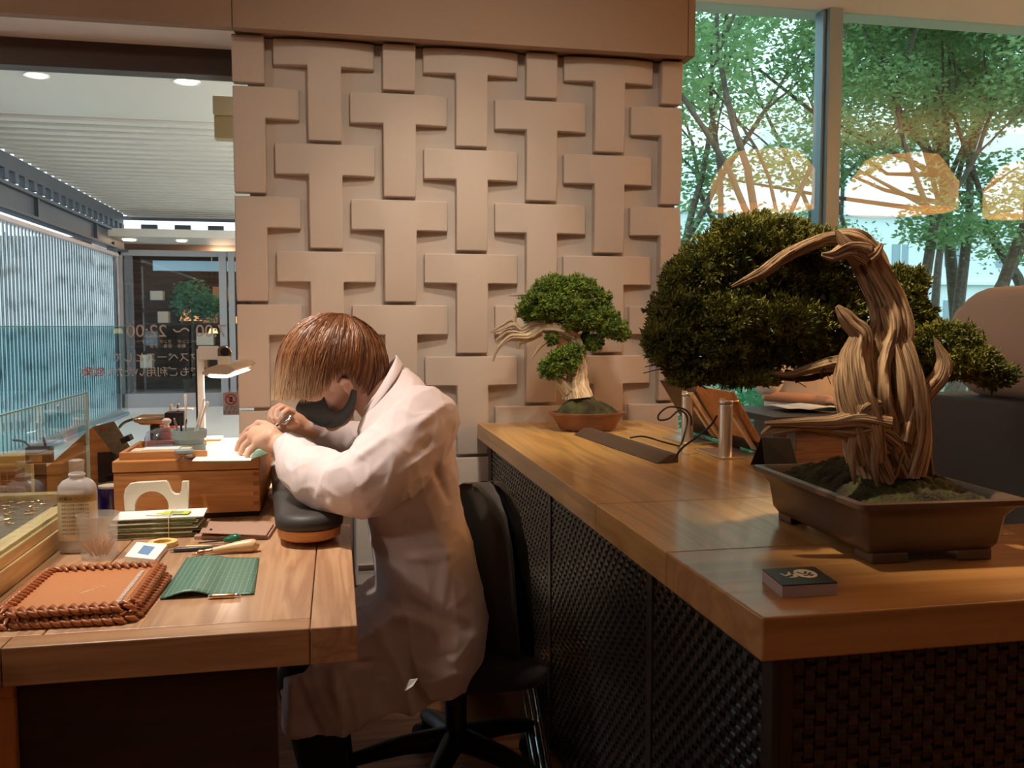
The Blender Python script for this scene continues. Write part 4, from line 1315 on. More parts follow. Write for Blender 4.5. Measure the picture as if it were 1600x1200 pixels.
slimb(G, [(902, 622, 22, 0), (900, 598, 17, 0), (905, 572, 11, 0), (906, 548, 8, 0), (898, 528, 8, 0)], twist=.5, seed=40, depth=.3)
slimb(G, [(890, 612, 12, -.01), (878, 598, 9, -.01), (868, 588, 4, 0)], twist=.3, seed=41)
slimb(G, [(898, 528, 8, 0), (880, 516, 11, -.01), (858, 512, 10, -.01), (838, 512, 5, -.02), (818, 520, 4.5, -.02), (802, 518, 4, -.02), (790, 520, 3, -.02), (776, 532, 2.2, -.02)], twist=.5, seed=42, depth=.3)
slimb(G, [(860, 508, 7, -.01), (835, 506, 5, -.02), (815, 516, 4, -.02), (803, 508, 3.2, -.03), (790, 512, 2.4, -.03), (778, 517, 1.6, -.03), (765, 520, .8, -.03)], twist=.5, seed=43, depth=.25)
slimb(G, [(845, 514, 6, -.03), (825, 526, 5, -.04), (800, 526, 4, -.04), (785, 537, 3, -.04), (776, 548, 2.4, -.04), (770, 565, 1.2, -.04)], twist=.5, seed=44, depth=.25)
slimb(G, [(845, 520, 5, -.02), (826, 530, 4, -.03), (812, 534, 4.5, -.03), (810, 546, 2, -.03)], twist=.5, seed=45, depth=.25)
slimb(G, [(856, 530, 5, -.02), (845, 540, 3.2, -.03), (838, 550, 2, -.03), (831, 560, .9, -.03)], twist=.5, seed=46)
slimb(G, [(808, 512, 3, -.02), (800, 500, 2.5, -.02), (785, 508, 2, -.02), (765, 520, .8, -.02)], twist=.5, seed=47)
slimb(G, [(803, 512, 3, -.02), (804, 498, 2.5, -.02), (806, 488, 2, -.02), (803, 482, .8, -.02)], twist=.5, seed=48)
slimb(G, [(870, 462, 3, 0), (830, 460, 2.2, 0), (812, 461, 1.8, 0), (793, 462, .6, 0)], twist=.5, seed=49)
G.build('deadwood', M['driftwood_pale'], sb)
G = Grain()
slimb(G, [(912, 615, 9, .02), (910, 590, 6, .02), (911, 560, 5, .02), (900, 540, 6, .02), (885, 520, 4, .02), (900, 490, 3, .02)], twist=.3, seed=50, depth=.15)
slimb(G, [(905, 535, 5, .03), (925, 510, 4, .03), (950, 505, 2, .03)], twist=.3, seed=51, depth=.15, n=16)
G.build('live_branches', M['livevein'], sb)
pads = [(868, 452, 34, 22, 0, .07), (900, 452, 34, 20, .02, .07), (845, 478, 34, 24, -.02, .07), (885, 480, 44, 28, .0, .09), (925, 470, 30, 22, .02, .06), (935, 495, 30, 16, 0, .06), (905, 500, 36, 16, -.01, .07), (955, 512, 26, 14, 0, .05),
        (970, 522, 14, 9, 0, .03), (880, 565, 24, 22, -.03, .05), (862, 575, 18, 16, -.03, .04), (895, 550, 18, 12, -.02, .04), (925, 535, 18, 12, .02, .04), (862, 530, 10, 7, -.02, .03), (828, 490, 18, 12, -.01, .04)]
blobs = [(tuple(P(x, y, pd0 + dd)), (rx * pd0 / FPX, dr, ry * pd0 / FPX)) for x, y, rx, ry, dd, dr in pads]
mb = MB(); tufts(mb, blobs, 6500, 0.013, np.random.default_rng(12), spikes=7, shell=0.6, r0=0.2)
build(mb, 'foliage', M['juniper_bright'], sb, smooth=False)

# ---------------------------------------------------------------- things on the counter
def quad_on(z, pts): return [PZ(x, y, z) for x, y in pts]
# long dark slab with a sloping side
q = quad_on(CZ, [(1057, 723), (1020, 726), (936, 680), (962, 674)])
a, c_ = Vector((0.905, 2.255, 0)), Vector((0.845, 2.245, 0))
dirv = Vector((0.855 - 0.905, 2.875 - 2.255, 0)).normalized(); sidev = Vector((dirv.y, -dirv.x, 0)).normalized()
L_, W_ = 0.66, 0.062
o_ = Vector((0.845, 2.235, CZ))
b = MB()
cs = [(0, 0.001), (0, 0.002), (W_ * 0.62, 0.024), (W_, 0.024), (W_, 0.001)]
b.loft([[o_ + sidev * u + Vector((0, 0, h)) for u, h in cs], [o_ + dirv * L_ + sidev * u + Vector((0, 0, h)) for u, h in cs]])
tag(build(b, 'sloping_cable_bar', M['brown_slab'], smooth=False, bevel=0.001), 'long dark brown wedge-shaped bar lying on the counter before the small bonsai', 'bar')

# the two tablet stands
for i, (px, py, pan, lab, rot) in enumerate((
        (1068, 694, 'dark', 'aluminium post stand holding a dark tilted panel, farther of the two', 0.0),
        (1127, 716, 'wood', 'aluminium post stand holding a wooden tilted panel, nearer of the two', 0.0))):
    c = PZ(px, py, CZ)
    t = thing('panel_stand', lab, 'display stand', (c.x, c.y, CZ), 'post stands on the counter')
    c.x += 0.012
    b = MB().prism([(c.x - 0.022, c.y - 0.028), (1.172, c.y - 0.028), (1.172, c.y + 0.16), (c.x - 0.022, c.y + 0.16)], CZ + 0.0005, CZ + 0.006)
    build(b, 'base_plate', M['alu'], t, smooth=False, bevel=0.001)
    build(MB().cyl((c.x, c.y, CZ + 0.006), 0.0185, 0.146, 32), 'post', M['alu'], t, bevel=0.001)
    build(MB().cyl((c.x, c.y, CZ + 0.152), 0.0175, 0.003, 32), 'groove', M['black'], t)
    build(MB().cyl((c.x, c.y, CZ + 0.155), 0.0195, 0.008, 32), 'cap', M['alu'], t, bevel=0.001)
    # leaning panel, top towards the post
    yA, yB = (c.y - 0.02, c.y + 0.28) if i == 0 else (c.y + 0.005, c.y + 0.265)
    tx, bx_ = c.x + 0.000, c.x + 0.108
    ztop, zbot = (CZ + 0.185, CZ + 0.012) if i == 0 else (CZ + 0.187, CZ + 0.012)
    tl = (ztop - zbot)
    def slab(x_a, x_b, ya, yb_, za, zb_, th):
        return MB().loft([[(x_a, ya, za), (x_a + th, ya, za), (x_b + th, ya, zb_), (x_b, ya, zb_)], [(x_a, yb_, za), (x_a + th, yb_, za), (x_b + th, yb_, zb_), (x_b, yb_, zb_)]])
    build(slab(tx + 0.012, bx_ + 0.012, yA, yB, ztop, zbot, 0.014), 'tilted_panel', M['brown_slab'] if i == 0 else M['orange_wood_z'], t, smooth=False, bevel=0.002)
    build(slab(tx + 0.010 + 0.088, bx_ + 0.010, yA - 0.003, yB + 0.003, zbot + 0.03, zbot - 0.004, 0.022), 'foot_ledge', M['black'], t, smooth=False, bevel=0.002)
    for yy in ((c.y + 0.03, ) if i == 0 else (c.y + 0.028, yB - 0.012)):
        build(slab(tx, bx_ - 0.005, yy, yy + 0.022, CZ + 0.165, zbot + 0.004, 0.010), 'light_strip', M['lightwood'], t, smooth=False, bevel=0.001)
    build(MB().tube([(c.x + 0.015, c.y, CZ + 0.158), (c.x + 0.036, c.y + 0.004, CZ + 0.160)], 0.004, 8), 'hinge_pin', M['brass'], t)

w1_, w2_ = PZ(935, 684, CZ), PZ(1060, 696, CZ)
pts, rd = smooth_path([PZ(985, 684, CZ + .03), PZ(1005, 682, CZ + .02), PZ(1035, 690, CZ + .004), PZ(1062, 697, CZ + .004)], [.0028] * 4, 6)
tag(build(MB().tube(pts, rd, 8), 'thin_cable', M['black'], smooth=True), 'thin dark cable from the wedge bar to the farther aluminium post', 'cable')
pts, rd = smooth_path([P(1052, 719, 2.33), P(1066, 700, 2.33), P(1090, 682, 2.32), P(1110, 665, 2.31), P(1120, 650, 2.31)], [.003] * 5, 6)
tag(build(MB().tube(pts, rd, 8), 'thin_cable', M['black'], smooth=True), 'dark cable rising from the wedge bar to the nearer aluminium post', 'cable')
pts, rd = smooth_path([P(1080, 664, 2.58), P(1079, 650, 2.56), P(1068, 639, 2.54), P(1045, 636, 2.53), P(1030, 647, 2.53), P(1030, 656, 2.53), P(1045, 654, 2.54), P(1062, 641, 2.55), P(1074, 655, 2.57), P(1066, 690, 2.55), PZ(1060, 697, CZ + .003)], [.0028] * 11, 6)
tag(build(MB().tube(pts, rd, 8), 'thin_cable', M['black'], smooth=True), 'looped dark cable hanging in a ring beside the farther aluminium post', 'cable')

# folded dark card behind the big pot
c = PZ(1222, 733, CZ)
b = MB().loft([[(c.x - 0.045, c.y + 0.0, CZ), (c.x + 0.045, c.y - 0.004, CZ), (c.x + 0.04, c.y + 0.035, CZ + 0.075), (c.x - 0.04, c.y + 0.035, CZ + 0.080)],
               [(c.x - 0.045, c.y + 0.003, CZ), (c.x + 0.045, c.y - 0.001, CZ), (c.x + 0.04, c.y + 0.038, CZ + 0.075), (c.x - 0.04, c.y + 0.038, CZ + 0.080)]])
b.loft([[(c.x - 0.045, c.y + 0.085, CZ), (c.x + 0.045, c.y + 0.08, CZ), (c.x + 0.04, c.y + 0.038, CZ + 0.075), (c.x - 0.04, c.y + 0.038, CZ + 0.080)],
        [(c.x - 0.045, c.y + 0.088, CZ), (c.x + 0.045, c.y + 0.083, CZ), (c.x + 0.04, c.y + 0.041, CZ + 0.075), (c.x - 0.04, c.y + 0.041, CZ + 0.080)]])
tag(build(b, 'folded_card', M['black'], smooth=False), 'folded black card standing on the counter behind the big bonsai pot', 'card')

# little logo box
bx0 = Vector((0.592, 1.086, CZ)); ux = Vector((0.081, -0.003, 0)); uy = Vector((0.011, 0.079, 0))
b = MB().prism([tuple((bx0 + ux * s_ + uy * t_)[:2]) for s_, t_ in ((0, 0), (1, 0), (1, 1), (0, 1))], CZ, CZ + 0.0165)
lb_ = build(b, 'logo_card_box', plain('lilac_card_edge', (0.40, 0.32, 0.34), 0.6), smooth=False, bevel=0.0008)
tag(lb_, 'small flat box with black lid and white round logo near the counter edge', 'box')
b = MB().prism([tuple((bx0 + ux * s_ + uy * t_)[:2]) for s_, t_ in ((0, 0), (1, 0), (1, 1), (0, 1))], CZ + 0.0166, CZ + 0.0182)
build(b, 'lid', M['black'], lb_, smooth=False)
def lp(s_, t_, z=CZ + 0.0184):
    p = bx0 + ux * s_ + uy * t_; return (p.x, p.y, z)
white_ink = plain('cream_print', (0.80, 0.76, 0.62), 0.6)
b = MB().add([lp(0.66 + 0.20 * math.cos(a), 0.60 + 0.27 * math.sin(a)) for a in np.linspace(0, 2 * math.pi, 24, endpoint=False)], [tuple(range(24))])
build(b, 'logo_disc', white_ink, lb_, smooth=False)
b = MB()
for st_ in ([(0.55, .68), (0.60, .56), (0.66, .60), (0.70, .70)], [(0.60, .46), (0.68, .50), (0.76, .62)], [(0.70, .44), (0.76, .50)]):
    b.tube([lp(s_, t_, CZ + 0.0186) for s_, t_ in st_], 0.0022, 5, flat=(Vector((0, 0, 1)), 0.1))
build(b, 'logo_strokes', M['ink'], lb_, smooth=False)
b = MB()
for st_ in ([(0.22, .66), (0.26, .52), (0.36, .60), (0.40, .74)], [(0.30, .40), (0.42, .44), (0.44, .56)]):
    b.tube([lp(s_, t_, CZ + 0.0184) for s_, t_ in st_], [0.0015, 0.003, 0.003, 0.001][:len(st_)], 5, flat=(Vector((0, 0, 1)), 0.1))
build(b, 'logo_strokes', white_ink, lb_, smooth=False)

# ================================================================ BENCH SEATING AT RIGHT, TABLE AND READER BEHIND THE COUNTER
pa, pb = P(1420, 612, 2.42), P(1600, 625, 2.05)
dv = (pb - pa); dv.z = 0; dv = dv.normalized()
nv = Vector((-dv.y, dv.x, 0))
if nv.y < 0: nv = -nv
AM = Matrix(((dv.x, nv.x, 0, pa.x), (dv.y, nv.y, 0, pa.y), (0, 0, 1, 0), (0, 0, 0, 1)))
booth = thing('booth_seat', 'dark grey booth back topped by a big rounded cream bolster', 'seat', (pa.x, pa.y, 0))
zt = 0.99
build(MB().box(0.0, 0.71, 0.0, 0.30, 0.0, zt, AM), 'back_panel', M['grey_pad'], booth, smooth=False, bevel=0.008)
def bolster(x0_, x1_, r, cy_, zc, flatb):
    rings = []
    for u, s_ in ((0.0, 0.90), (0.004, 0.95), (0.010, 0.985), (0.018, 1.0)):
        rings.append((x0_ + u, s_))
    rings.append((x1_, 1.0))
    out = MB(); R = []
    for x, s_ in rings:
        ring = []
        for k in range(28):
            a = 2 * math.pi * k / 28
            yy, zz = r * s_ * math.cos(a), r * s_ * math.sin(a)
            ring.append(AM @ Vector((x, cy_ + yy, zc + zz)))
        R.append(ring)
    return out.loft(R)
p1_ = P(1490, 540, 2.3)
u1 = (p1_ - pa).dot(dv)
build(bolster(u1, 0.71, 0.145, 0.15, zt + 0.138, 0), 'bolster', M['cream_pad'], booth)
p2_ = P(1455, 500, 2.38)
u2 = (p2_ - pa).dot(dv)
build(bolster(u2, u1 - 0.004, 0.055, 0.15, zt + 0.187, 0), 'bolster_end', M['cream_pad'], booth)
build(MB().box(0.02, 0.69, 0.31, 0.75, 0.25, 0.45, AM), 'seat', M['cream_pad'], booth, smooth=False, bevel=0.03)

tbl = thing('reading_table', 'brown wooden table behind the counter where the reader sits', 'table', (2.1, 3.7, 0))
build(MB().box(1.75, 2.95, 3.30, 3.78, 0.772, 0.80), 'tabletop', M['darkpanel'], tbl, smooth=False, bevel=0.002)
q0, q1 = PY(1243, 690, 3.36), PY(1335, 730, 3.36)
build(MB().box(q0.x, q1.x + 0.3, 3.36, 3.74, 0.30, 0.771), 'cabinet', wood('brown_cabinet_wood', (0.10, 0.055, 0.035), (0.17, 0.095, 0.06), 'X', 2.0, 0.5), tbl, smooth=False, bevel=0.003)
for x, y in ((1.79, 3.33), (2.91, 3.33), (1.79, 3.75), (2.91, 3.75)):
    build(MB().box(x - 0.02, x + 0.02, y - 0.02, y + 0.02, 0, 0.771), 'leg', M['darkpanel'], tbl, smooth=False)
for i, (sx, sy, rot, nm) in enumerate(((0, 0, 0.1, 'white papers spread on the table before the reader, uppermost sheet'), (-0.06, 0.02, -0.06, 'white papers spread on the table before the reader, sheet sticking out left'))):
    b = MB(); vs = []; fs = []
    for j in range(7):
        for k in range(5):
            x, y = -0.15 + 0.05 * j, -0.105 + 0.0525 * k
            vs.append((x, y, 0.010 * math.sin(j * 0.9 + i) + 0.012 + 0.006 * (1 - i)))
    for j in range(6):
        for k in range(4): fs.append((j * 5 + k, (j + 1) * 5 + k, (j + 1) * 5 + k + 1, j * 5 + k + 1))
    c = PZ(1290, 640, 0.79); c = Vector((PY(1288, 648, 3.52).x, 3.52, 0.80))
    b.add(vs, fs, Matrix.Translation((c.x + sx, c.y + sy, 0.7995 - 0.0005 * i)) @ Matrix.Rotation(rot, 4, 'Z'))
    o = build(b, 'paper_sheet', M['paper'], smooth=True)
    so = o.modifiers.new('s', 'SOLIDIFY'); so.thickness = 0.0008
    tag(o, nm, 'paper', 'papers on the reading table')

# ================================================================ THINGS ON THE BENCH
# display case at the left
RX = -0.580
case = thing('display_case', 'glass-fronted display case with pale wooden frame on the left of the bench', 'display case', (-0.85, 1.75, DZ))
board(-1.20, RX, 1.10, 2.10, DZ, DZ + 0.040, M['pine'], case, 'lower_frame', 0.001)
board(-1.20, RX - 0.006, 1.10, 2.255, DZ + 0.0402, DZ + 0.062, M['pine'], case, 'upper_frame', 0.001)
board(RX - 0.045, RX - 0.012, 1.10, 2.10, DZ + 0.0622, DZ + 0.070, M['pine'], case, 'glass_rail', 0.001)
board(-1.20, RX - 0.012, 2.215, 2.250, DZ + 0.0622, DZ + 0.078, M['pine'], case, 'glass_rail', 0.001)
build(MB().box(-1.19, RX - 0.05, 1.12, 2.21, DZ + 0.0622, DZ + 0.066), 'lining', plain('dark_case_lining', (0.16, 0.12, 0.09), 0.6), case, smooth=False)
build(MB().box(RX - 0.010, RX - 0.004, 1.12, 2.255, DZ + 0.0625, 1.011), 'front_pane', M['glass_case'], case, smooth=False)
build(MB().box(RX - 0.0102, RX - 0.0038, 1.12, 2.255, 1.011, 1.0135), 'pane_edge', M['glass_edge'], case, smooth=False)
build(MB().box(RX - 0.0105, RX - 0.0035, 2.2552, 2.2580, DZ + 0.0625, 1.0135), 'pane_edge', M['glass_edge_light'], case, smooth=False)
# glittering nibs laid on the case floor
random.seed(3)
b = MB()
for k in range(420):
    x, y = random.uniform(-1.1, -0.65), random.uniform(1.45, 2.18)
    a = random.uniform(-0.5, 0.5); L = random.uniform(0.008, 0.022)
    b.tube([(x, y, DZ + 0.0695), (x + L * math.cos(a), y + L * math.sin(a), DZ + 0.0705)], [0.0022, 0.0008], 6)
tag(build(b, 'gold_nibs', M['brass'], smooth=True), 'scatter of glittering gold pen nibs on the floor of the display case', 'pen nibs', kind='stuff')

# slanted wooden stand with a metal plate, behind the case
sp = thing('slanted_plaque_stand', 'slanted wooden stand with a grey engraved metal plate beside the case glass', 'stand', (-0.66, 2.75, DZ))
q = [P(50, 768, 2.75), P(190, 768, 2.62), P(215, 728, 2.62), P(176, 658, 2.70), P(143, 668, 2.74), P(60, 742, 2.85)]
def plate(pts, th, n=None):
    n = n or (pts[1] - pts[0]).cross(pts[2] - pts[0]).normalized()
    k = len(pts)
    return MB().add([tuple(p) for p in pts] + [tuple(p - n * th) for p in pts], [tuple(range(k)), tuple(range(2 * k - 1, k - 1, -1))] + [(i, k + i, k + (i + 1) % k, (i + 1) % k) for i in range(k)])
ya_, yb2 = 2.62, 2.66
x_l, x_r = PY(40, 768, 2.62).x, PY(196, 745, 2.62).x
pts2 = [PY(x, y, 2.62) for x, y in ((48, 790), (150, 800), (203, 742), (150, 664), (143, 668), (75, 728), (45, 745))]
build(MB().loft([[(p.x, 2.62, p.z) for p in pts2], [(p.x, 2.66, p.z) for p in pts2]]), 'wooden_side', M['orange_wood'], sp, smooth=False, bevel=0.001)
pts3 = [PY(x, y, 2.60) for x, y in ((144, 667), (178, 658), (222, 726), (205, 745))]
b = MB().loft([[(p.x, 2.60, p.z) for p in pts3], [(p.x, 2.605, p.z) for p in pts3]])
build(b, 'metal_plate', plain('engraved_bronze_plate', (0.27, 0.22, 0.15), 0.4, metal=0.5, var=0.2, bscale=90), sp, smooth=False, bevel=0.001)
build(MB().box(pts3[0].x + 0.01, pts3[2].x - 0.02, 2.605, 2.62, DZ, DZ + 0.12), 'rest', M['darkpanel'], sp, smooth=False)
for k in range(3):
    p = PY(157 + k * 5, 671 - k * 1.2, 2.598)
    build(MB().ell(tuple(p), (0.003, 0.0015, 0.003), n=8, m=6), 'red_mark', M['ink_red'], sp)
# clip, yellow box and ribbed brown box seen through the case glass
c = PY(62, 705, 2.40)
t = thing('black_clamp', 'small black desk clamp seen through the case glass on the slanted stand', 'clamp', (c.x, 2.40, c.z - 0.03))
build(MB().box(c.x - 0.030, c.x + 0.030, 2.385, 2.415, c.z - 0.030, c.z + 0.012), 'jaw', M['black'], t, smooth=False, bevel=0.004)
build(MB().box(c.x - 0.020, c.x + 0.010, 2.384, 2.386, c.z - 0.025, c.z - 0.008), 'plate', M['brass'], t, smooth=False)
build(MB().tube([(c.x + 0.014, 2.40, c.z + 0.012), (c.x + 0.010, 2.40, c.z + 0.034)], 0.003, 8), 'screw', M['black'], t)
pts, rd = smooth_path([(c.x - 0.02, 2.40, c.z + 0.01), (c.x - 0.035, 2.40, c.z + 0.025), (c.x - 0.06, 2.40, c.z + 0.03)], [.003] * 3, 5)
build(MB().tube(pts, rd, 8), 'arm', M['steel'], t)
build(MB().box(c.x - 0.012, c.x + 0.012, 2.392, 2.408, DZ, c.z - 0.030), 'leg', M['black'], t, smooth=False)
c = PY(38, 722, 2.50)
tag(build(MB().box(c.x - 0.05, c.x + 0.028, 2.46, 2.52, DZ, c.z + 0.022), 'yellow_carton', M['yellow'], smooth=False, bevel=0.001), 'yellow carton seen through the case glass behind the bottle reflection', 'box')
c = PY(8, 745, 2.38)
b = MB().box(c.x - 0.10, c.x + 0.030, 2.36, 2.43, DZ, c.z + 0.016)
rb = build(b, 'ribbed_case', M['leather_brown'], smooth=False, bevel=0.002)
tag(rb, 'ribbed brown case with gold lines at the left frame edge inside the glass', 'case')
b = MB()
for k in range(8): b.box(c.x - 0.10 + k * 0.016, c.x - 0.0985 + k * 0.016, 2.3585, 2.3600, DZ + 0.004, c.z + 0.014)
for k in range(2): b.box(c.x - 0.10, c.x + 0.03, 2.3584, 2.3600, c.z - 0.006 - k * 0.025, c.z - 0.0045 - k * 0.025)
build(b, 'gold_lines', M['brass'], rb, smooth=False)

# bottle of spirit
c = PZ(116, 868, DZ); c.y += 0.036
bt = thing('spirit_bottle', 'cloudy plastic spirit bottle with brown and cream label, cap-shaped white top', 'bottle', (c.x, c.y, DZ))
S_ = 1.0
prof = [(0.030, 0.0), (0.036, 0.003), (0.038, 0.010), (0.038, 0.128), (0.036, 0.140), (0.028, 0.150), (0.016, 0.156), (0.013, 0.159), (0.013, 0.166)]
build(MB().lathe(prof, 40, (c.x, c.y, DZ), sy=0.72, power=2.6), 'body', M['bottle'], bt)
build(MB().lathe([(0.028, 0.002), (0.035, 0.004), (0.0365, 0.010), (0.0365, 0.060), (0.001, 0.060)], 32, (c.x, c.y, DZ), sy=0.71, power=2.6), 'liquid', M['liquid'], bt)
build(MB().lathe([(0.016, 0.160), (0.017, 0.163), (0.0145, 0.166)], 28, (c.x, c.y, DZ)), 'collar_ring', M['bottle'], bt)
build(MB().lathe([(0.0135, 0.167), (0.0145, 0.171), (0.0145, 0.184), (0.0155, 0.186), (0.0150, 0.192), (0.0120, 0.1935), (0.004, 0.190)], 28, (c.x, c.y, DZ)), 'cap', M['cup'], bt)
def wrap(r, z0, z1, a0, a1, sy, n=20, pw=2.6):
    vs = []; fs = []
    for i in range(n + 1):
        a = math.radians(a0 + (a1 - a0) * i / n)
        ca, sa = math.cos(a), math.sin(a)
        ca = math.copysign(abs(ca) ** (2 / pw), ca); sa = math.copysign(abs(sa) ** (2 / pw), sa)
        for z in (z0, z1): vs.append((c.x + r * ca, c.y + r * sy * sa, DZ + z))
    for i in range(n): fs.append((2 * i, 2 * i + 2, 2 * i + 3, 2 * i + 1))
    return MB().add(vs, fs)
build(wrap(0.0386, 0.028, 0.108, 208, 352, 0.725), 'label', M['cream_paper'], bt, smooth=True)
build(wrap(0.0388, 0.108, 0.124, 208, 352, 0.725), 'label_band', M['label_brown'], bt, smooth=True)
fy = c.y - 0.0386 * 0.725 - 0.0012
text('精製 A ベンジン', 'lettering', 0.0085, (c.x + 0.003, fy, DZ + 0.116), (math.pi / 2, 0, 0), M['ink'], bt, 0.0002)
for k in range(8):
    text('使用上の注意 火気厳禁 用途', 'lettering', 0.0042, (c.x + 0.003, fy, DZ + 0.103 - k * 0.0085), (math.pi / 2, 0, 0), M['ink'], bt, 0.0001)

# frosted cup of toothpicks
c = PZ(149, 876, DZ); c.y += 0.030
t = thing('toothpick_cup', 'frosted plastic cup with short wooden picks inside, before the bottle', 'cup', (c.x, c.y, DZ))
build(MB().lathe([(0.001, 0.002), (0.033, 0.002), (0.034, 0.001), (0.0375, 0.072), (0.040, 0.073), (0.0415, 0.089), (0.0395, 0.089), (0.0375, 0.075), (0.0355, 0.072), (0.0325, 0.004), (0.001, 0.004)], 40, (c.x, c.y, DZ)), 'cup', M['cup'], t)
random.seed(5)
for k in range(34):
    a = random.uniform(0, 6.28); r0 = 0.018 * random.random() ** 0.5
    x, y = c.x + r0 * math.cos(a), c.y + r0 * math.sin(a)
    a2 = a + random.uniform(-.6, .6)
    o = build(MB().tube([(x, y, DZ + 0.006), (x + 0.014 * math.cos(a2), y + 0.014 * math.sin(a2), DZ + 0.026 + random.random() * 0.010)], 0.0015, 5), 'toothpick', M['leather_tan'])
    tag(o, 'short wooden pick standing in the frosted cup', 'toothpick', 'wooden picks in the frosted cup')

# blue tape in a clear sleeve
c = PZ(170, 808, DZ); c.y += 0.03
t = thing('blue_tape_roll', 'clear tub holding a dark blue tape roll behind the bottle', 'tape', (c.x, c.y, DZ))
build(MB().lathe([(0.036, 0.001), (0.036, 0.078), (0.035, 0.078), (0.035, 0.002)], 36, (c.x, c.y, DZ)), 'clear_tub', M['clear'], t)
build(MB().lathe([(0.018, 0.003), (0.033, 0.003), (0.033, 0.070), (0.018, 0.070), (0.018, 0.003)], 36, (c.x, c.y, DZ)), 'roll', M['blue'], t, angle=30)
build(MB().lathe([(0.0175, 0.0701), (0.030, 0.0701), (0.030, 0.0745), (0.0175, 0.0745)], 36, (c.x, c.y, DZ)), 'core', M['cream_paper'], t, angle=30)

# cream tape stand : plate with a round hole, notch and horn
py_ = 2.135
def s2(x, y): q = PY(x, y, py_); return (q.x, q.z)
outline = [s2(x, y) for x, y in ((197, 812), (194, 775), (196, 765), (203, 757), (214, 755), (258, 752.5), (261, 755), (267, 769), (273, 773.5), (280, 773), (284, 767), (285, 753.5), (293, 753), (293.5, 815))]
base_z = DZ + 0.0
outline[0] = (outline[0][0], base_z); outline[-1] = (outline[-1][0], base_z)
cc, rr = s2(237, 792), 0.038
hole = [(cc[0] + rr * math.cos(a), cc[1] + rr * 0.98 * math.sin(a)) for a in np.linspace(0, 2 * math.pi, 40, endpoint=False)]
cu = bpy.data.curves.new('tape_stand', 'CURVE'); cu.dimensions = '2D'; cu.fill_mode = 'BOTH'; cu.extrude = 0.007; cu.bevel_depth = 0.0012
for pl in (outline, hole):
    s_ = cu.splines.new('POLY'); s_.points.add(len(pl) - 1); s_.use_cyclic_u = True
    for k, (x, z) in enumerate(pl): s_.points[k].co = (x - cc[0], z - DZ - 0.0013, 0, 1)
tmp = bpy.data.objects.new('tmp', cu); C.objects.link(tmp)
me = bpy.data.meshes.new_from_object(tmp.evaluated_get(bpy.context.evaluated_depsgraph_get()))
bpy.data.objects.remove(tmp)
me.transform(Matrix.Translation((0, 0, 0.0014)) @ Matrix.Rotation(math.pi / 2, 4, 'X'))
ts = link('tape_stand', me, M['cream'], None, (cc[0], py_ + 0.008, DZ))
tag(ts, 'upright cream tool rest with a large round hole and a horn', 'tool rest')

# bundle of slim packets tied with a rubber band
random.seed(11)
q0 = PZ(180, 846, DZ); q1 = PZ(300, 850, DZ)
bx_c = (q0.x + q1.x) / 2 - 0.004; by_c = q0.y + 0.052
specs = []
for k in range(13):
    z = DZ + 0.0005 + k * 0.0036
    m_ = M['packet'] if k % 3 else M['paper']
    if k == 0: m_ = M['leather_pink']
    o = build(MB().box(-0.092 + random.uniform(-.006, .004), 0.090 + random.uniform(-.012, .012), -0.045, 0.045, 0, 0.0030, Matrix.Translation((bx_c, by_c, z)) @ Matrix.Rotation(random.uniform(-.06, .06), 4, 'Z')), 'slim_packet', m_, smooth=False, bevel=0.0006)
    desc = 'brown' if k == 0 else ('green' if k % 3 else 'white')
    order = ['lowest', 'second from the bottom', 'third from the bottom', 'fourth from the bottom', 'fifth from the bottom', 'sixth from the bottom', 'middle', 'sixth from the top', 'fifth from the top', 'fourth from the top', 'third from the top', 'second from the top', 'topmost'][k]
    tag(o, '%s slim packet, %s of the tied bundle by the tool rest' % (desc, order), 'packet', 'slim packets tied with a rubber band')
ztop = DZ + 0.0005 + 13 * 0.0036
for k, (dx, rot, m_, nm) in enumerate(((0.008, -.25, M['paper'], 'white tag with green print lying on the packet bundle'), (0.040, -.12, M['yellow_bright'], 'yellow-green tag lying on the packet bundle'))):
    o = build(MB().box(-0.028, 0.030, -0.016, 0.016, 0, 0.0016, Matrix.Translation((bx_c + dx, by_c - 0.01, ztop + 0.0003 + 0.0017 * k)) @ Matrix.Rotation(rot, 4, 'Z')), 'paper_tag', m_, smooth=False)
    tag(o, nm, 'tag')
    build(MB().box(-0.010, 0.016, -0.010, 0.010, 0.00161, 0.0017, Matrix.Translation((bx_c + dx, by_c - 0.01, ztop + 0.0003 + 0.0017 * k)) @ Matrix.Rotation(rot, 4, 'Z')), 'print', M['bluegrey'] if k else M['yellow_bright'], o, smooth=False)
b = MB()
xb_ = bx_c + 0.030
b.tube([(xb_, by_c - 0.0475, DZ + 0.001), (xb_ + 0.001, by_c - 0.048, ztop + 0.004), (xb_, by_c, ztop + 0.0052), (xb_, by_c + 0.048, ztop + 0.003), (xb_, by_c + 0.048, DZ + 0.001)], 0.0008, 6)
tag(build(b, 'rubber_band', M['yellow'], smooth=True), 'rubber band holding the bundle of packets', 'rubber band')
o = build(MB().box(-0.012, 0.014, -0.010, 0.010, 0, 0.0016, Matrix.Translation((bx_c + 0.100, by_c - 0.025, DZ + 0.012)) @ Matrix.Rotation(.4, 4, 'Y')), 'green_tab', M['yellow_bright'], smooth=False)
tag(o, 'bright green tab sticking out of the right end of the packet bundle', 'tab')

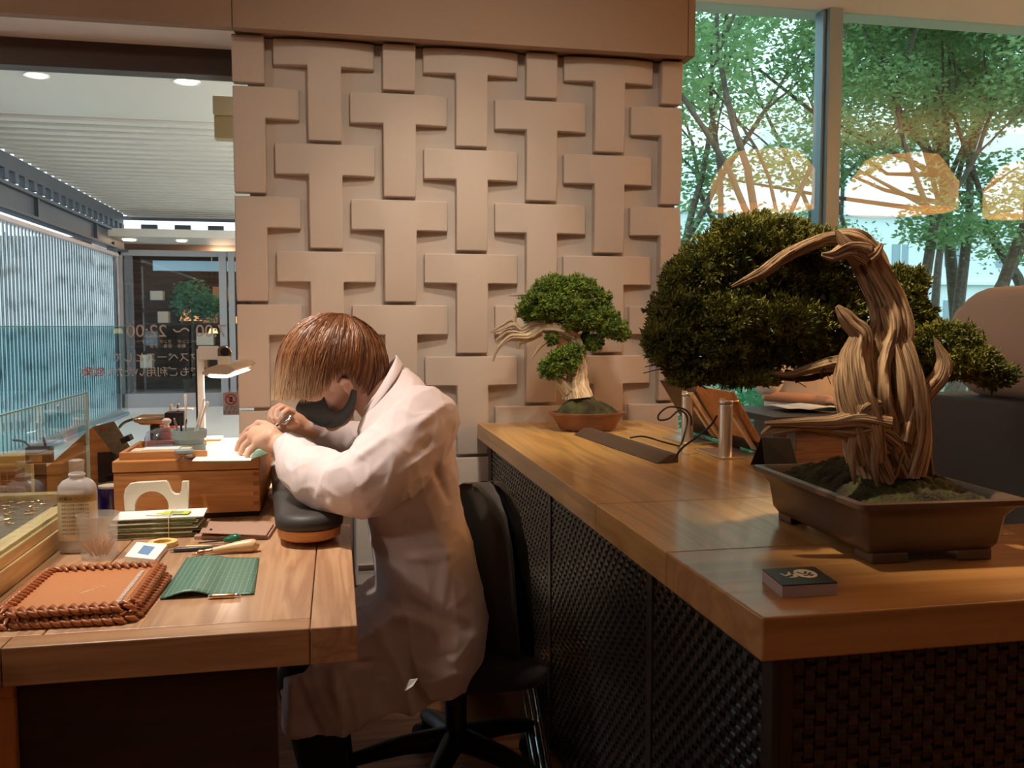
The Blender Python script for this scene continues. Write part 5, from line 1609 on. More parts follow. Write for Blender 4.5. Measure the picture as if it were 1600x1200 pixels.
# yellow tape roll
c = PZ(252, 856, DZ); c.y += 0.016
tag(build(MB().lathe([(0.0175, 0.0), (0.030, 0.0), (0.030, 0.011), (0.0175, 0.011), (0.0175, 0.0)], 40, (c.x, c.y, DZ), sy=1.0), 'tape_roll', M['yellow'], bevel=0.001, angle=30), 'small roll of yellow masking tape lying flat before the packet bundle', 'tape')

# white note pad
cs_ = [PZ(x, y, DZ) for x, y in ((195, 879), (243, 884), (262, 860), (214, 856))]
b = MB().prism([(p.x, p.y) for p in cs_], DZ, DZ + 0.013)
npd = build(b, 'note_pad', M['paper'], smooth=False, bevel=0.0008)
tag(npd, 'small white pad with a blue print beside the braided tray', 'note pad')
m0 = sum((Vector((p.x, p.y, 0)) for p in cs_), Vector()) / 4
b = MB().prism([((p.x - m0.x) * 0.38 + m0.x, (p.y - m0.y) * 0.55 + m0.y) for p in cs_], DZ + 0.0131, DZ + 0.0133)
build(b, 'blue_print', M['blue_print'], npd, smooth=False)

# two pale-brown leather notebooks
cs0 = [PZ(x, y, DZ) for x, y in ((303, 843), (420, 843), (434, 822), (322, 822))]
b = MB().prism([(p.x, p.y) for p in cs0], DZ, DZ + 0.008)
tag(build(b, 'leather_folder', M['leather_pink'], smooth=False, bevel=0.0012), 'pale brown leather folder lying flat, lower of two by the arm pad', 'folder')
cs1 = [PZ(x, y, DZ + 0.012) for x, y in ((312, 836), (416, 836), (428, 818), (322, 820))]
b = MB().loft([[(cs1[0].x, cs1[0].y, DZ + 0.0155), (cs1[1].x, cs1[1].y, DZ + 0.009), (cs1[1].x, cs1[1].y, DZ + 0.0125), (cs1[0].x, cs1[0].y, DZ + 0.018)],
               [(cs1[3].x, cs1[3].y, DZ + 0.0185), (cs1[2].x, cs1[2].y, DZ + 0.009), (cs1[2].x, cs1[2].y, DZ + 0.0125), (cs1[3].x, cs1[3].y, DZ + 0.021)]])
fo = build(b, 'leather_folder', M['leather_pink'], smooth=False, bevel=0.0012)
tag(fo, 'pale brown leather folder propped slightly open, upper of two by the arm pad', 'folder')
p = cs1[0] * 0.9 + cs1[2] * 0.1
build(MB().cyl((p.x + 0.006, p.y + 0.01, DZ + 0.0178), 0.003, 0.003, 12), 'stud', M['ink'], fo)

# awl, pen, wooden tool
def bar(p, q, r, n=12): return MB().tube([p, q], r, n)
a0, a1 = PZ(310, 850, DZ), PZ(372, 849, DZ)
t = thing('green_awl', 'steel awl with a bulbous dark green handle', 'awl', (a0.x, a0.y, DZ))
hp, rd = smooth_path([(a1.x - 0.026, a1.y, DZ + 0.008), (a1.x - 0.018, a1.y, DZ + 0.010), (a1.x - 0.004, a1.y, DZ + 0.011), (a1.x + 0.001, a1.y, DZ + 0.011)], [0.005, 0.008, 0.011, 0.008], 5)
build(MB().tube(hp, rd, 18), 'handle', M['green_handle'], t)
build(MB().tube([(a0.x, a0.y + 0.002, DZ + 0.002), (a1.x - 0.026, a1.y, DZ + 0.008)], [0.0012, 0.0022], 8), 'shaft', M['black'], t)
a0, a1 = PZ(274, 863, DZ), PZ(345, 859, DZ)
t = thing('dark_pen', 'thin dark pen with a metal tip lying behind the wooden tool', 'pen', (a0.x, a0.y, DZ))
build(MB().tube([(a0.x, a0.y, DZ + 0.005), (a1.x, a1.y, DZ + 0.005)], 0.005, 14), 'barrel', plain('slate_pen', (0.05, 0.05, 0.06), 0.4), t)
build(MB().tube([(a0.x - 0.004, a0.y, DZ + 0.0045), (a0.x - 0.012, a0.y, DZ + 0.004)], [0.004, 0.0015], 12), 'tip', M['chrome'], t)
a0, a1 = PZ(300, 869, DZ), PZ(398, 862, DZ)
t = thing('wooden_graver', 'light wooden-handled burnishing tool with copper ferrule above the green mat', 'tool', (a0.x, a0.y, DZ))
dd_ = (a1 - a0)
def at(u, z): return (a0.x + dd_.x * u, a0.y + dd_.y * u, DZ + z)
hp, rd = smooth_path([at(.34, .009), at(.5, .0105), at(.75, .013), at(.95, .014), at(1.0, .013)], [0.006, 0.008, 0.0115, 0.0135, 0.0110], 6)
build(MB().tube(hp, rd, 24), 'handle', M['lightwood'], t)
build(MB().tube([at(.20, .0075), at(.33, .009)], [0.0045, 0.0055], 16), 'ferrule', M['brass'], t)
build(MB().tube([at(.12, .0065), at(.20, .0075)], [0.006, 0.0045], 14), 'ring', plain('copper', (0.65, 0.30, 0.18), 0.3, metal=0.9), t)
build(MB().tube([at(0, .003), at(.12, .006)], [0.0015, 0.0035], 10), 'tip', M['brass'], t)
a0, a1 = PZ(292, 856, DZ), PZ(330, 856, DZ)
tag(build(bar((a0.x, a0.y, DZ + 0.003), (a1.x, a1.y, DZ + 0.003), 0.003), 'yellow_pencil_stub', M['yellow'], smooth=True), 'yellow pencil stub beside the green awl', 'pencil')
a0, a1 = PZ(328, 936, DZ), PZ(373, 934, DZ)
t = thing('brass_converter', 'short brass and copper tube lying before the green mat', 'tube', (a0.x, a0.y, DZ))
build(bar((a0.x + 0.004, a0.y, DZ + 0.0042), (a1.x - 0.008, a1.y, DZ + 0.0042), 0.0042, 16), 'barrel', M['brass'], t)
build(bar((a0.x, a0.y, DZ + 0.0042), (a0.x + 0.003, a0.y, DZ + 0.0042), 0.0046, 16), 'collar', M['chrome'], t)
build(bar((a1.x - 0.006, a1.y, DZ + 0.0042), (a1.x + 0.001, a1.y, DZ + 0.0042), 0.0036, 16), 'end_piece', M['chrome'], t)

# green cutting mat, left edge curling up
cs_ = [PZ(x, y, DZ + 0.002) for x, y in ((250, 936), (397, 928), (405, 872), (292, 872))]
b = MB(); vs = []; fs = []; nn = 16
org = cs_[0]
for j in range(nn + 1):
    for i in range(nn + 1):
        u, v = i / nn, j / nn
        p = cs_[0] * (1 - u) * (1 - v) + cs_[1] * u * (1 - v) + cs_[2] * u * v + cs_[3] * (1 - u) * v
        lift = 0.011 * math.sin(math.pi * min(1, u / 0.62)) ** 1.5 * (1 - v * 0.5) if u < 0.62 else 0.0
        vs.append((p.x, p.y, DZ + 0.001 + lift))
for j in range(nn):
    for i in range(nn): fs.append((j * (nn + 1) + i, j * (nn + 1) + i + 1, (j + 1) * (nn + 1) + i + 1, (j + 1) * (nn + 1) + i))
b.add(vs, fs)
gm = build(b, 'cutting_mat', M['mat_green'], smooth=True)
so = gm.modifiers.new('s', 'SOLIDIFY'); so.thickness = 0.0022; so.offset = 1
tag(gm, 'green gridded cutting mat with a curled front edge on the bench', 'cutting mat')


# two stacked trays with braided leather rims
def braided_tray(cx_, cy_, z, hw, hd, rot, label, logo):
    Mx = Matrix.Translation((cx_, cy_, z)) @ Matrix.Rotation(rot, 4, 'Z')
    t = thing('braided_tray', label, 'tray', (cx_, cy_, z), 'stacked leather trays')
    b = MB(); b.loft([[Mx @ Vector((x, y, h)) for x, y in rrect(hw - i_, hd - i_, 0.015)] for i_, h in ((0.018, 0.001), (0.006, 0.004), (0.006, 0.0065), (0.020, 0.0035))])
    build(b, 'leather_base', M['leather_tan'], t)
    # braided rim : fat slanted leather loops along the edge
    path = rrect(hw, hd, 0.022, 4)
    # even resample
    P2 = [Vector((x, y, 0)) for x, y in path]; P2.append(P2[0])
    Ls = [0]
    for i in range(1, len(P2)): Ls.append(Ls[-1] + (P2[i] - P2[i - 1]).length)
    n = int(Ls[-1] / 0.0150)
    b = MB()
    for k in range(n):
        s_ = Ls[-1] * k / n
        i = max(j for j in range(len(Ls)) if Ls[j] <= s_ + 1e-9); i = min(i, len(P2) - 2)
        seg = (P2[i + 1] - P2[i]); dr_ = seg.normalized(); p = P2[i] + dr_ * (s_ - Ls[i])
        out = Vector((dr_.y, -dr_.x, 0))
        up = Vector((0, 0, 1))
        for ph in (0, 1):
            c0 = p + dr_ * 0.006 * ph
            a_ = c0 - out * 0.010 + up * 0.008 - dr_ * 0.009
            m_ = c0 - out * 0.001 + up * 0.0125
            e_ = c0 + out * 0.008 + up * (0.008) + dr_ * 0.009
            if ph: a_, m_, e_ = c0 + out * 0.009 + up * 0.010 - dr_ * 0.009, c0 + out * 0.0105 + up * 0.0065, c0 + out * 0.008 + up * 0.002 + dr_ * 0.008
            b.tube([Mx @ a_, Mx @ m_, Mx @ e_], [0.0026, 0.0050, 0.0026], 8)
    build(b, 'braided_rim', M['leather_brown'], t, smooth=True)
    if logo:
        b = MB()
        for k in range(24):
            y = -hd + 0.030 + k * (2 * hd - 0.06) / 23
            b.box(hw - 0.030, hw - 0.023, y - 0.0018, y + 0.0018, 0.0045, 0.0058, Mx)
        build(b, 'white_stitching', M['white'], t, smooth=False)
        text('Leather Tray', 'lettering', 0.009, Mx @ Vector((0.01, -0.005, 0.0042)), (0, 0, rot + 0.9), M['cream_paper'], t, 0.0001)
    return t
tc_ = [PZ(x, y, DZ + 0.03) for x, y in ((-12, 950), (213, 945), (246, 881), (85, 882))]
hw_ = ((tc_[1] - tc_[0]).length + (tc_[2] - tc_[3]).length) / 4
hd_ = ((tc_[3] - tc_[0]).length + (tc_[2] - tc_[1]).length) / 4
mc = sum(tc_, Vector()) / 4
braided_tray(mc.x + 0.004, mc.y - 0.004, DZ, hw_ - 0.004, hd_, -0.04, 'tan leather tray with braided rim, lower of the two stacked trays', False)
braided_tray(mc.x, mc.y, DZ + 0.0165, hw_ - 0.006, hd_ - 0.002, 0.0, 'tan leather tray with braided rim, upper of the two stacked trays', True)

# wooden drawer box with lid
bxn = thing('tool_chest', 'cherry-wood tool chest with dovetailed front on the bench', 'chest', (-0.36, 2.40, DZ))
bY = 2.235
build(MB().box(-0.520, -0.195, bY + 0.012, 2.62, DZ, DZ + 0.014), 'plinth', M['black'], bxn, smooth=False)
build(MB().box(-0.527, -0.190, bY, 2.64, DZ + 0.014, DZ + 0.118), 'body', M['orange_wood'], bxn, smooth=False, bevel=0.0015)
build(MB().box(-0.529, -0.188, bY - 0.002, 2.645, DZ + 0.120, DZ + 0.148), 'lid', M['orange_wood'], bxn, smooth=False, bevel=0.003)
b = MB()
for k in range(4): b.box(-0.205, -0.1895, bY - 0.0006, bY + 0.001, DZ + 0.030 + k * 0.024, DZ + 0.040 + k * 0.024)
build(b, 'dovetails', wood('dark_dovetail', (0.30, 0.10, 0.03), (0.42, 0.16, 0.05), 'X', 2, 0.4), bxn, smooth=False)
sdx = thing('side_chest', 'narrow cherry-wood drawer box half hidden behind the arm pad', 'chest', (-0.10, 2.75, DZ))
build(MB().box(-0.182, -0.02, 2.74, 3.05, DZ, DZ + 0.055), 'body', M['orange_wood'], sdx, smooth=False, bevel=0.002)
TZ = DZ + 0.148
trn = thing('wooden_insert_tray', 'low open wooden tray with slanted corner on the tool chest', 'tray', (-0.46, 2.3, TZ))
tp_ = [(-0.515, 2.245), (-0.315, 2.245), (-0.345, 2.29), (-0.345, 2.47), (-0.515, 2.47)]
build(MB().prism(tp_, TZ, TZ + 0.005), 'floor_board', M['orange_wood'], trn, smooth=False)
build(MB().prism([(-0.515, 2.245), (-0.312, 2.245), (-0.330, 2.259), (-0.515, 2.259)], TZ + 0.005, TZ + 0.019), 'side', M['orange_wood'], trn, smooth=False, bevel=0.001)
build(MB().box(-0.515, -0.504, 2.260, 2.47, TZ + 0.005, TZ + 0.019), 'side', M['orange_wood'], trn, smooth=False, bevel=0.001)
build(MB().box(-0.503, -0.345, 2.459, 2.47, TZ + 0.005, TZ + 0.019), 'side', M['orange_wood'], trn, smooth=False, bevel=0.001)
tag(build(MB().box(-0.496, -0.360, 2.272, 2.33, TZ + 0.0055, TZ + 0.0185), 'paper_stack', M['cream_paper'], smooth=False, bevel=0.0008), 'stack of cream paper in the low wooden tray', 'paper')
tag(build(MB().box(-0.470, -0.385, 2.275, 2.325, TZ + 0.019, TZ + 0.021), 'white_slip', M['paper'], smooth=False), 'white slip of paper on top of the cream stack', 'paper')
# glass dome
c = Vector((-0.432, 2.395, TZ + 0.0055))
t = thing('glass_dome', 'clear glass dome with a round knob standing in the wooden tray', 'glass cover', tuple(c))
build(MB().lathe([(0.056, 0.0), (0.055, 0.030), (0.048, 0.046), (0.030, 0.054), (0.012, 0.056), (0.012, 0.054), (0.029, 0.052), (0.046, 0.044), (0.053, 0.030), (0.054, 0.0)], 40, tuple(c)), 'dome', M['clear'], t)
build(MB().lathe([(0.008, 0.0565), (0.006, 0.064), (0.011, 0.069), (0.012, 0.075), (0.006, 0.080), (0.0005, 0.081)], 24, tuple(c)), 'knob', plain('pale_pink_knob', (0.85, 0.68, 0.62), 0.15, coat=0.5), t)
build(MB().lathe([(0.057, 0.0), (0.059, 0.003), (0.057, 0.006), (0.0562, 0.003)], 40, tuple(c)), 'rim', M['glass_edge_light'], t)
# grey enamel tool pot, lidded jar below it
c = PZ(296, 706, TZ)
t = thing('tool_pot', 'round blue-grey pot holding fine white tools on the chest', 'pot', (c.x, c.y, TZ))
build(MB().lathe([(0.040, 0.0), (0.040, 0.022), (0.037, 0.024), (0.037, 0.034), (0.043, 0.036), (0.044, 0.058), (0.041, 0.058), (0.039, 0.040), (0.001, 0.038)], 36, (c.x, c.y, TZ)), 'pot', M['bluegrey'], t, angle=30)
random.seed(9)
desc = [('white', 'tallest', -0.010, 0.012, 0.105, .02), ('white', 'leaning right', 0.012, 0.0, 0.098, .26), ('white', 'leaning far right', 0.016, 0.008, 0.09, .34), ('black', 'short upright', -0.018, -0.004, 0.050, 0.0), ('steel', 'short leaning left', -0.024, 0.004, 0.048, -.25), ('steel', 'short in the middle', -0.006, -0.01, 0.046, .05)]
for cn_, ds, dx, dy, L, ang in desc:
    m_ = {'white': M['white'], 'black': M['black'], 'steel': M['chrome']}[cn_]
    p_ = Vector((c.x + dx, c.y + dy, TZ + 0.040))
    e_ = p_ + Vector((math.sin(ang) * L, 0, math.cos(ang) * L))
    o = build(MB().tube([p_, p_ * 0.25 + e_ * 0.75, e_], [0.0028, 0.0028, 0.0045 if cn_ == 'white' else 0.002], 8), 'fine_tool', m_)
    tag(o, '%s fine tool, %s in the blue-grey pot' % (cn_, ds), 'tool', 'tools in the blue-grey pot')
c2 = PZ(294, 712, TZ); c2.y -= 0.0
t = thing('small_jar', 'small clear lidded jar before the blue-grey pot', 'jar', (c2.x + 0.002, c2.y - 0.07, TZ))
build(MB().lathe([(0.020, 0.0), (0.022, 0.004), (0.022, 0.016), (0.020, 0.018)], 24, (c2.x + 0.002, c2.y - 0.07, TZ)), 'jar', M['clear'], t)
build(MB().lathe([(0.022, 0.0185), (0.022, 0.024), (0.001, 0.025)], 24, (c2.x + 0.002, c2.y - 0.07, TZ)), 'lid', M['bluegrey'], t)
# handpiece on its stand
hy_ = 2.56
p0, p1 = PY(214, 656, hy_), PY(262, 656, hy_)
t = thing('rotary_handpiece', 'champagne metal rotary handpiece held level on a black stand', 'handpiece', (p0.x + 0.03, hy_, TZ))
def hx_(u, r): return ((p0.x * (1 - u) + p1.x * u, hy_, p0.z), r)
segs_ = [(-0.05, .007), (0, .009), (0.06, .009), (0.07, .0125), (0.20, .0155), (0.85, .0155), (0.95, .0140), (1.15, .0140)]
build(MB().tube([hx_(u, r)[0] for u, r in segs_], [r for u, r in segs_], 24), 'barrel', plain('champagne_metal', (0.80, 0.60, 0.42), 0.25, metal=0.85), t)
q0 = PY(257, 645, hy_ - 0.03); q1 = PY(287, 665, hy_ - 0.03)
build(MB().box(q0.x, q1.x, hy_ - 0.032, hy_ + 0.02, q1.z, q0.z), 'holder_block', M['black'], t, smooth=False, bevel=0.001)
build(MB().box(p0.x + 0.035, p0.x + 0.058, hy_ - 0.01, hy_ + 0.01, TZ, p0.z - 0.0155), 'stand_post', M['black'], t, smooth=False, bevel=0.001)
build(MB().tube([(q0.x + 0.012, hy_, q0.z), (q0.x + 0.012, hy_, q0.z + 0.018)], 0.0045, 12), 'screw', M['cream'], t)
build(MB().tube([(q0.x + 0.030, hy_, q0.z), (q0.x + 0.030, hy_, q0.z + 0.020)], 0.0045, 12), 'screw', M['chrome'], t)
build(MB().box(q0.x + 0.02, q1.x + 0.02, hy_ - 0.01, hy_ + 0.03, q0.z + 0.004, q0.z + 0.008, ), 'top_plate', M['white'], t, smooth=False)
pts, rd = smooth_path([P(208, 655, 2.56), P(192, 662, 2.54), P(178, 682, 2.50), P(176, 706, 2.46), P(188, 728, 2.40), P(200, 742, 2.38), P(178, 752, 2.42), P(160, 758, 2.46)], [.004] * 8, 7)
tag(build(MB().tube(pts, rd, 10), 'black_hose', M['black'], smooth=True), 'black hose looping down from the rotary handpiece', 'hose')
for k, (lst, lab) in enumerate((([(150, 748, 2.5), (168, 745, 2.45), (186, 738, 2.42), (200, 750, 2.4), (185, 760, 2.38)], 'upper black cable tangled left of the tool chest'), ([(148, 752, 2.5), (160, 760, 2.42), (178, 756, 2.35), (190, 764, 2.3)], 'lower black cable tangled left of the tool chest'))):
    pts = [P(*q) for q in lst]
    for p in pts: p.z = max(p.z, DZ + 0.004)
    pts, rd = smooth_path(pts, [.003] * len(pts), 6)
    tag(build(MB().tube(pts, rd, 8), 'black_cable', M['black'], smooth=True), lab, 'cable')
c = PY(203, 702, 2.5)
tag(build(MB().box(-0.012, 0.012, -0.02, 0.02, -0.008, 0.008, Matrix.Translation((c.x + 0.004, 2.45, TZ + 0.028)) @ Matrix.Rotation(-0.4, 4, 'Y')), 'black_plug', M['black'], smooth=False, bevel=0.002), 'small black box leaning at the left edge of the wooden tray', 'box')
c = PZ(266, 690, TZ)
tag(build(MB().lathe([(0.026, 0.0), (0.027, 0.045), (0.022, 0.048), (0.001, 0.049)], 28, (c.x - 0.004, 2.60, TZ)), 'red_lid_tub', M['red']), 'coral red tub behind the glass dome', 'tub')

# white and green sheets on the chest
cs_ = [PZ(x, y, TZ) for x, y in ((312, 722), (383, 722), (420, 710), (405, 698), (322, 699))]
b = MB().prism([(p.x, p.y) for p in cs_], TZ + 0.0005, TZ + 0.0025)
tag(build(b, 'green_sheet', M['green_paper'], smooth=False), 'pale green sheet under the hands on the tool chest', 'sheet')
cs_ = [PZ(x, y, TZ) for x, y in ((300, 723), (392, 722), (398, 702), (322, 698))]
b = MB().prism([(p.x, p.y) for p in cs_], TZ + 0.003, TZ + 0.0042)
tag(build(b, 'white_sheet', M['paper'], smooth=False), 'white paper sheet under the hands on the tool chest', 'paper')

# desk lamp
ly = 2.60
px0 = PY(318, 700, ly)
lm = thing('desk_lamp', 'tall white desk lamp with flat lens-shaped head over the hands', 'lamp', (px0.x, ly, TZ))
ztop_ = PY(316, 545, ly).z
build(MB().box(px0.x - 0.075, px0.x + 0.05, ly - 0.02, ly + 0.035, TZ, TZ + 0.008), 'base', M['white'], lm, smooth=False, bevel=0.002)
build(MB().box(px0.x - 0.012, px0.x + 0.006, ly - 0.008, ly + 0.008, TZ + 0.008, ztop_), 'pole', M['white'], lm, smooth=False, bevel=0.002)
build(MB().box(px0.x - 0.017, px0.x - 0.013, ly - 0.006, ly + 0.006, TZ + 0.03, ztop_ - 0.004), 'pole_rail', M['black'], lm, smooth=False)
q0, q1 = PY(310, 541, ly), PY(341, 562, ly)
build(MB().box(q0.x, q1.x, ly - 0.012, ly + 0.014, q1.z, q0.z), 'bracket', M['white'], lm, smooth=False, bevel=0.002)
hc = PY(350, 552, ly)
build(MB().lathe([(0.022, -0.010), (0.022, 0.010)], 24, (0, 0, 0), Mx=Matrix.Translation((hc.x, ly, hc.z)) @ Matrix.Rotation(math.pi / 2, 4, 'X')), 'pivot', M['chrome'], lm, bevel=0.002)
build(MB().box(hc.x - 0.016, hc.x + 0.018, ly - 0.016, ly + 0.004, hc.z - 0.040, hc.z - 0.008), 'pivot_block', M['cream'], lm, smooth=False, bevel=0.002)
build(MB().lathe([(0.012, -0.014), (0.012, 0.014)], 18, (0, 0, 0), Mx=Matrix.Translation((hc.x + 0.004, ly, hc.z + 0.004)) @ Matrix.Rotation(math.pi / 2, 4, 'X')), 'pivot_knob', M['black'], lm)
# head : lens section swept toward the right and back
h0, h1 = P(341, 580, 2.42), P(378, 569, 2.82)
sec = []
for k in range(24):
    a = 2 * math.pi * k / 24
    x_ = math.cos(a); z_ = math.sin(a)
    sec.append((0.044 * math.copysign(abs(x_) ** 1.0, x_), 0.017 * math.copysign(abs(z_) ** 1.6, z_)))
R0 = [(h0.x + u, h0.y + 0.0, h0.z + v + 0.10 * u) for u, v in sec]
R1 = [(h1.x + u, h1.y, h1.z + v + 0.10 * u) for u, v in sec]
build(MB().loft([R0, R1]), 'lamp_head', plain('champagne_lamp_head', (0.62, 0.50, 0.38), 0.35, metal=0.4), lm)
sec2 = [(0.030 * math.cos(a), 0.004 * math.sin(a)) for a in np.linspace(0, 2 * math.pi, 16, endpoint=False)]
m0 = h0.lerp(h1, 0.06); m1 = h0.lerp(h1, 0.92)
build(MB().loft([[(m0.x + u, m0.y, m0.z - 0.0162 + v) for u, v in sec2], [(m1.x + u, m1.y, m1.z - 0.0162 + v) for u, v in sec2]]), 'light_strip', glow('lamp_strip', (1.0, 0.93, 0.80), 10), lm)
la = bpy.data.lights.new('desk_lamp_light', 'AREA'); la.shape = 'RECTANGLE'; la.size = 0.05; la.size_y = 0.36; la.energy = 5.5; la.color = (1.0, 0.93, 0.82); la.spread = math.radians(125)
lo = bpy.data.objects.new('desk_lamp_light', la); C.objects.link(lo)
mid = h0.lerp(h1, 0.42); lo.location = (mid.x, mid.y, mid.z - 0.024)
dirh = (h1 - h0).normalized()
zax = Vector((0.08, 0.08, 1)).normalized(); yax = (dirh - zax * dirh.dot(zax)).normalized(); xax = yax.cross(zax)
lo.rotation_euler = Matrix((xax, yax, zax)).transposed().to_euler()

# arm pad
pn = thing('arm_pad', 'long black cushioned arm pad on a cherry-wood base along the bench', 'arm rest', (-0.08, 2.2, DZ))
def padoutline(grow_=0.0):
    a_ = Vector((-0.062, 1.945, 0)); e_ = Vector((-0.125, 2.70, 0))
    d_ = (e_ - a_).normalized(); s_ = Vector((d_.y, -d_.x, 0))
    w = 0.070 + grow_; pts = []
    for k in range(13):
        a = math.pi + math.pi * k / 12
        pts.append(a_ + s_ * (-math.cos(a)) * -w * 1.0 + d_ * (math.sin(a) * w * 0.95))
    for k in range(9):
        a = math.pi * k / 8
        pts.append(e_ + s_ * math.cos(a) * w + d_ * math.sin(a) * w * 0.8)
    return [(p.x, p.y) for p in pts]
b = MB(); b.loft([[(x, y, z) for x, y in padoutline(g)] for g, z in ((-0.014, DZ + 0.012), (-0.004, DZ + 0.018), (-0.002, DZ + 0.036), (-0.006, DZ + 0.038))])
build(b, 'wooden_base', M['orange_wood'], pn, angle=50)
b = MB(); b.loft([[(x, y, z) for x, y in padoutline(g)] for g, z in ((-0.003, DZ + 0.0382), (0.002, DZ + 0.042), (0.003, DZ + 0.054), (-0.001, DZ + 0.064), (-0.010, DZ + 0.070), (-0.030, DZ + 0.0725))])
build(b, 'cushion', M['cushion'], pn, angle=60)
for x, y in ((-0.098, 1.985), (-0.025, 2.00), (-0.150, 2.62), (-0.08, 2.64)):
    build(MB().lathe([(0.016, 0), (0.014, 0.006), (0.008, 0.0122)], 18, (x, y, DZ)), 'foot', M['black'], pn)

# pale metal cabinet seen between bench and coat
q0, q1 = PY(548, 690, 3.05), PY(577, 885, 3.05)
pcb = thing('white_pedestal', 'narrow pale metal pedestal standing between the bench and the seated person', 'pedestal', ((q0.x + q1.x) / 2, 3.08, 0))
build(MB().box(q0.x - 0.0 + 0.01, q1.x + 0.10, 2.95, 3.24, 0.30, 0.64), 'body', M['white'], pcb, smooth=False, bevel=0.006)
build(MB().box(q0.x + 0.02, q1.x + 0.09, 2.96, 3.23, 0.0, 0.2995), 'plinth', M['alu'], pcb, smooth=False)
build(MB().box(q0.x + 0.02, q1.x + 0.09, 2.944, 2.9495, 0.36, 0.372), 'handle', M['alu'], pcb, smooth=False)

# ================================================================ CHAIR
chp = Vector((0.285, 2.16, 0))
ch = thing('office_chair', 'black office swivel chair with a rounded fabric backrest under the seated person', 'chair', tuple(chp))
# backrest : curved padded shell
ba = Vector((0.440, 1.970, 0)); bb = Vector((0.310, 2.33, 0))
wd = (bb - ba); wl = wd.length; wd = wd.normalized(); fn_ = Vector((-wd.y, wd.x, 0))
if fn_.x > 0: fn_ = -fn_
mid_ = (ba + bb) / 2
prof = [(0.36, 0.100, -0.035), (0.42, 0.150, -0.020), (0.50, 0.185, -0.004), (0.60, 0.200, 0.006), (0.70, 0.198, 0.006), (0.80, 0.180, 0.000), (0.88, 0.145, -0.006), (0.930, 0.100, -0.010), (0.955, 0.050, -0.012), (0.960, 0.015, -0.012)]
def backshell(th, off):
    rings = []
    for z, w, o in prof:
        ring = []
        n = 12
        for k in range(n + 1):
            u = -1 + 2 * k / n
            wrap_ = 0.022 * u * u
            ring.append(mid_ + wd * (u * w) + fn_ * (o + off + wrap_ + th / 2 * math.sqrt(max(0, 1 - u ** 4)) * 1.0) + Vector((-0.02 + (z - .6) * -0.04, 0, z)))
        for k in range(n + 1):
            u = 1 - 2 * k / n
            wrap_ = 0.022 * u * u
            ring.append(mid_ + wd * (u * w) + fn_ * (o + off + wrap_ - th / 2 * math.sqrt(max(0, 1 - u ** 4)) - 0.0006) + Vector((-0.02 + (z - .6) * -0.04, 0, z)))
        rings.append(ring)
    return MB().loft(rings)
mb_ = backshell(0.050, 0.0)
for v_i in range(len(mb_.v)):
    x, y, z = mb_.v[v_i]; mb_.v[v_i] = (x, y, z * 0.775 + 0.035)
build(mb_, 'backrest', M['black_fabric'], ch, angle=60)
mb_ = backshell(0.022, -0.048)
for v_i in range(len(mb_.v)):
    x, y, z = mb_.v[v_i]; mb_.v[v_i] = (x, y, z * 0.775 + 0.035)
build(mb_, 'back_shell', M['black'], ch, angle=60)
b = MB(); pts, rd = smooth_path([mid_ + Vector((0.03, 0, 0.45)), mid_ + Vector((0.045, 0, 0.38)), mid_ + Vector((0.01, 0, 0.31)), mid_ + Vector((-0.06, 0, 0.30))], [.024, .026, .026, .026], 6)
build(b.tube(pts, rd, 14), 'back_support', M['black'], ch)
b = MB(); b.loft([[(chp.x - 0.02 + x, chp.y + y, z) for x, y in rrect(0.22 + g, 0.23 + g, 0.09)] for g, z in ((-0.04, 0.325), (0, 0.335), (0.004, 0.355), (-0.006, 0.372), (-0.03, 0.380))])
build(b, 'seat', M['black_fabric'], ch, angle=60)
build(MB().cyl((chp.x, chp.y, 0.10), 0.028, 0.225, 24), 'gas_lift', M['black'], ch)
build(MB().box(chp.x - 0.09, chp.x + 0.10, chp.y - 0.06, chp.y + 0.06, 0.298, 0.326), 'mechanism', M['black'], ch, smooth=False, bevel=0.006)
for k in range(5):
    a = math.radians(30 + 72 * k)
    e = Vector((math.cos(a), math.sin(a), 0))
    pts, rd = smooth_path([chp + Vector((0, 0, 0.13)), chp + e * 0.13 + Vector((0, 0, 0.115)), chp + e * 0.25 + Vector((0, 0, 0.085))], [0.032, 0.025, 0.018], 5)
    lg = build(MB().tube(pts, rd, 14), 'leg', M['black'], ch)
    cpos = chp + e * 0.26
    Wm = Matrix.Translation((cpos.x, cpos.y, 0.030)) @ Matrix.Rotation(a + 0.4, 4, 'Z') @ Matrix.Rotation(math.pi / 2, 4, 'X')
    b = MB().lathe([(0.010, -0.026), (0.027, -0.025), (0.030, -0.020), (0.030, -0.005), (0.012, -0.004), (0.012, 0.004), (0.030, 0.005), (0.030, 0.020), (0.027, 0.025), (0.010, 0.026)], 22, (0, 0, 0), Mx=Wm)
    b.cyl((cpos.x, cpos.y, 0.055), 0.009, 0.03, 12)
    build(b, 'caster', M['black'], lg, angle=40)

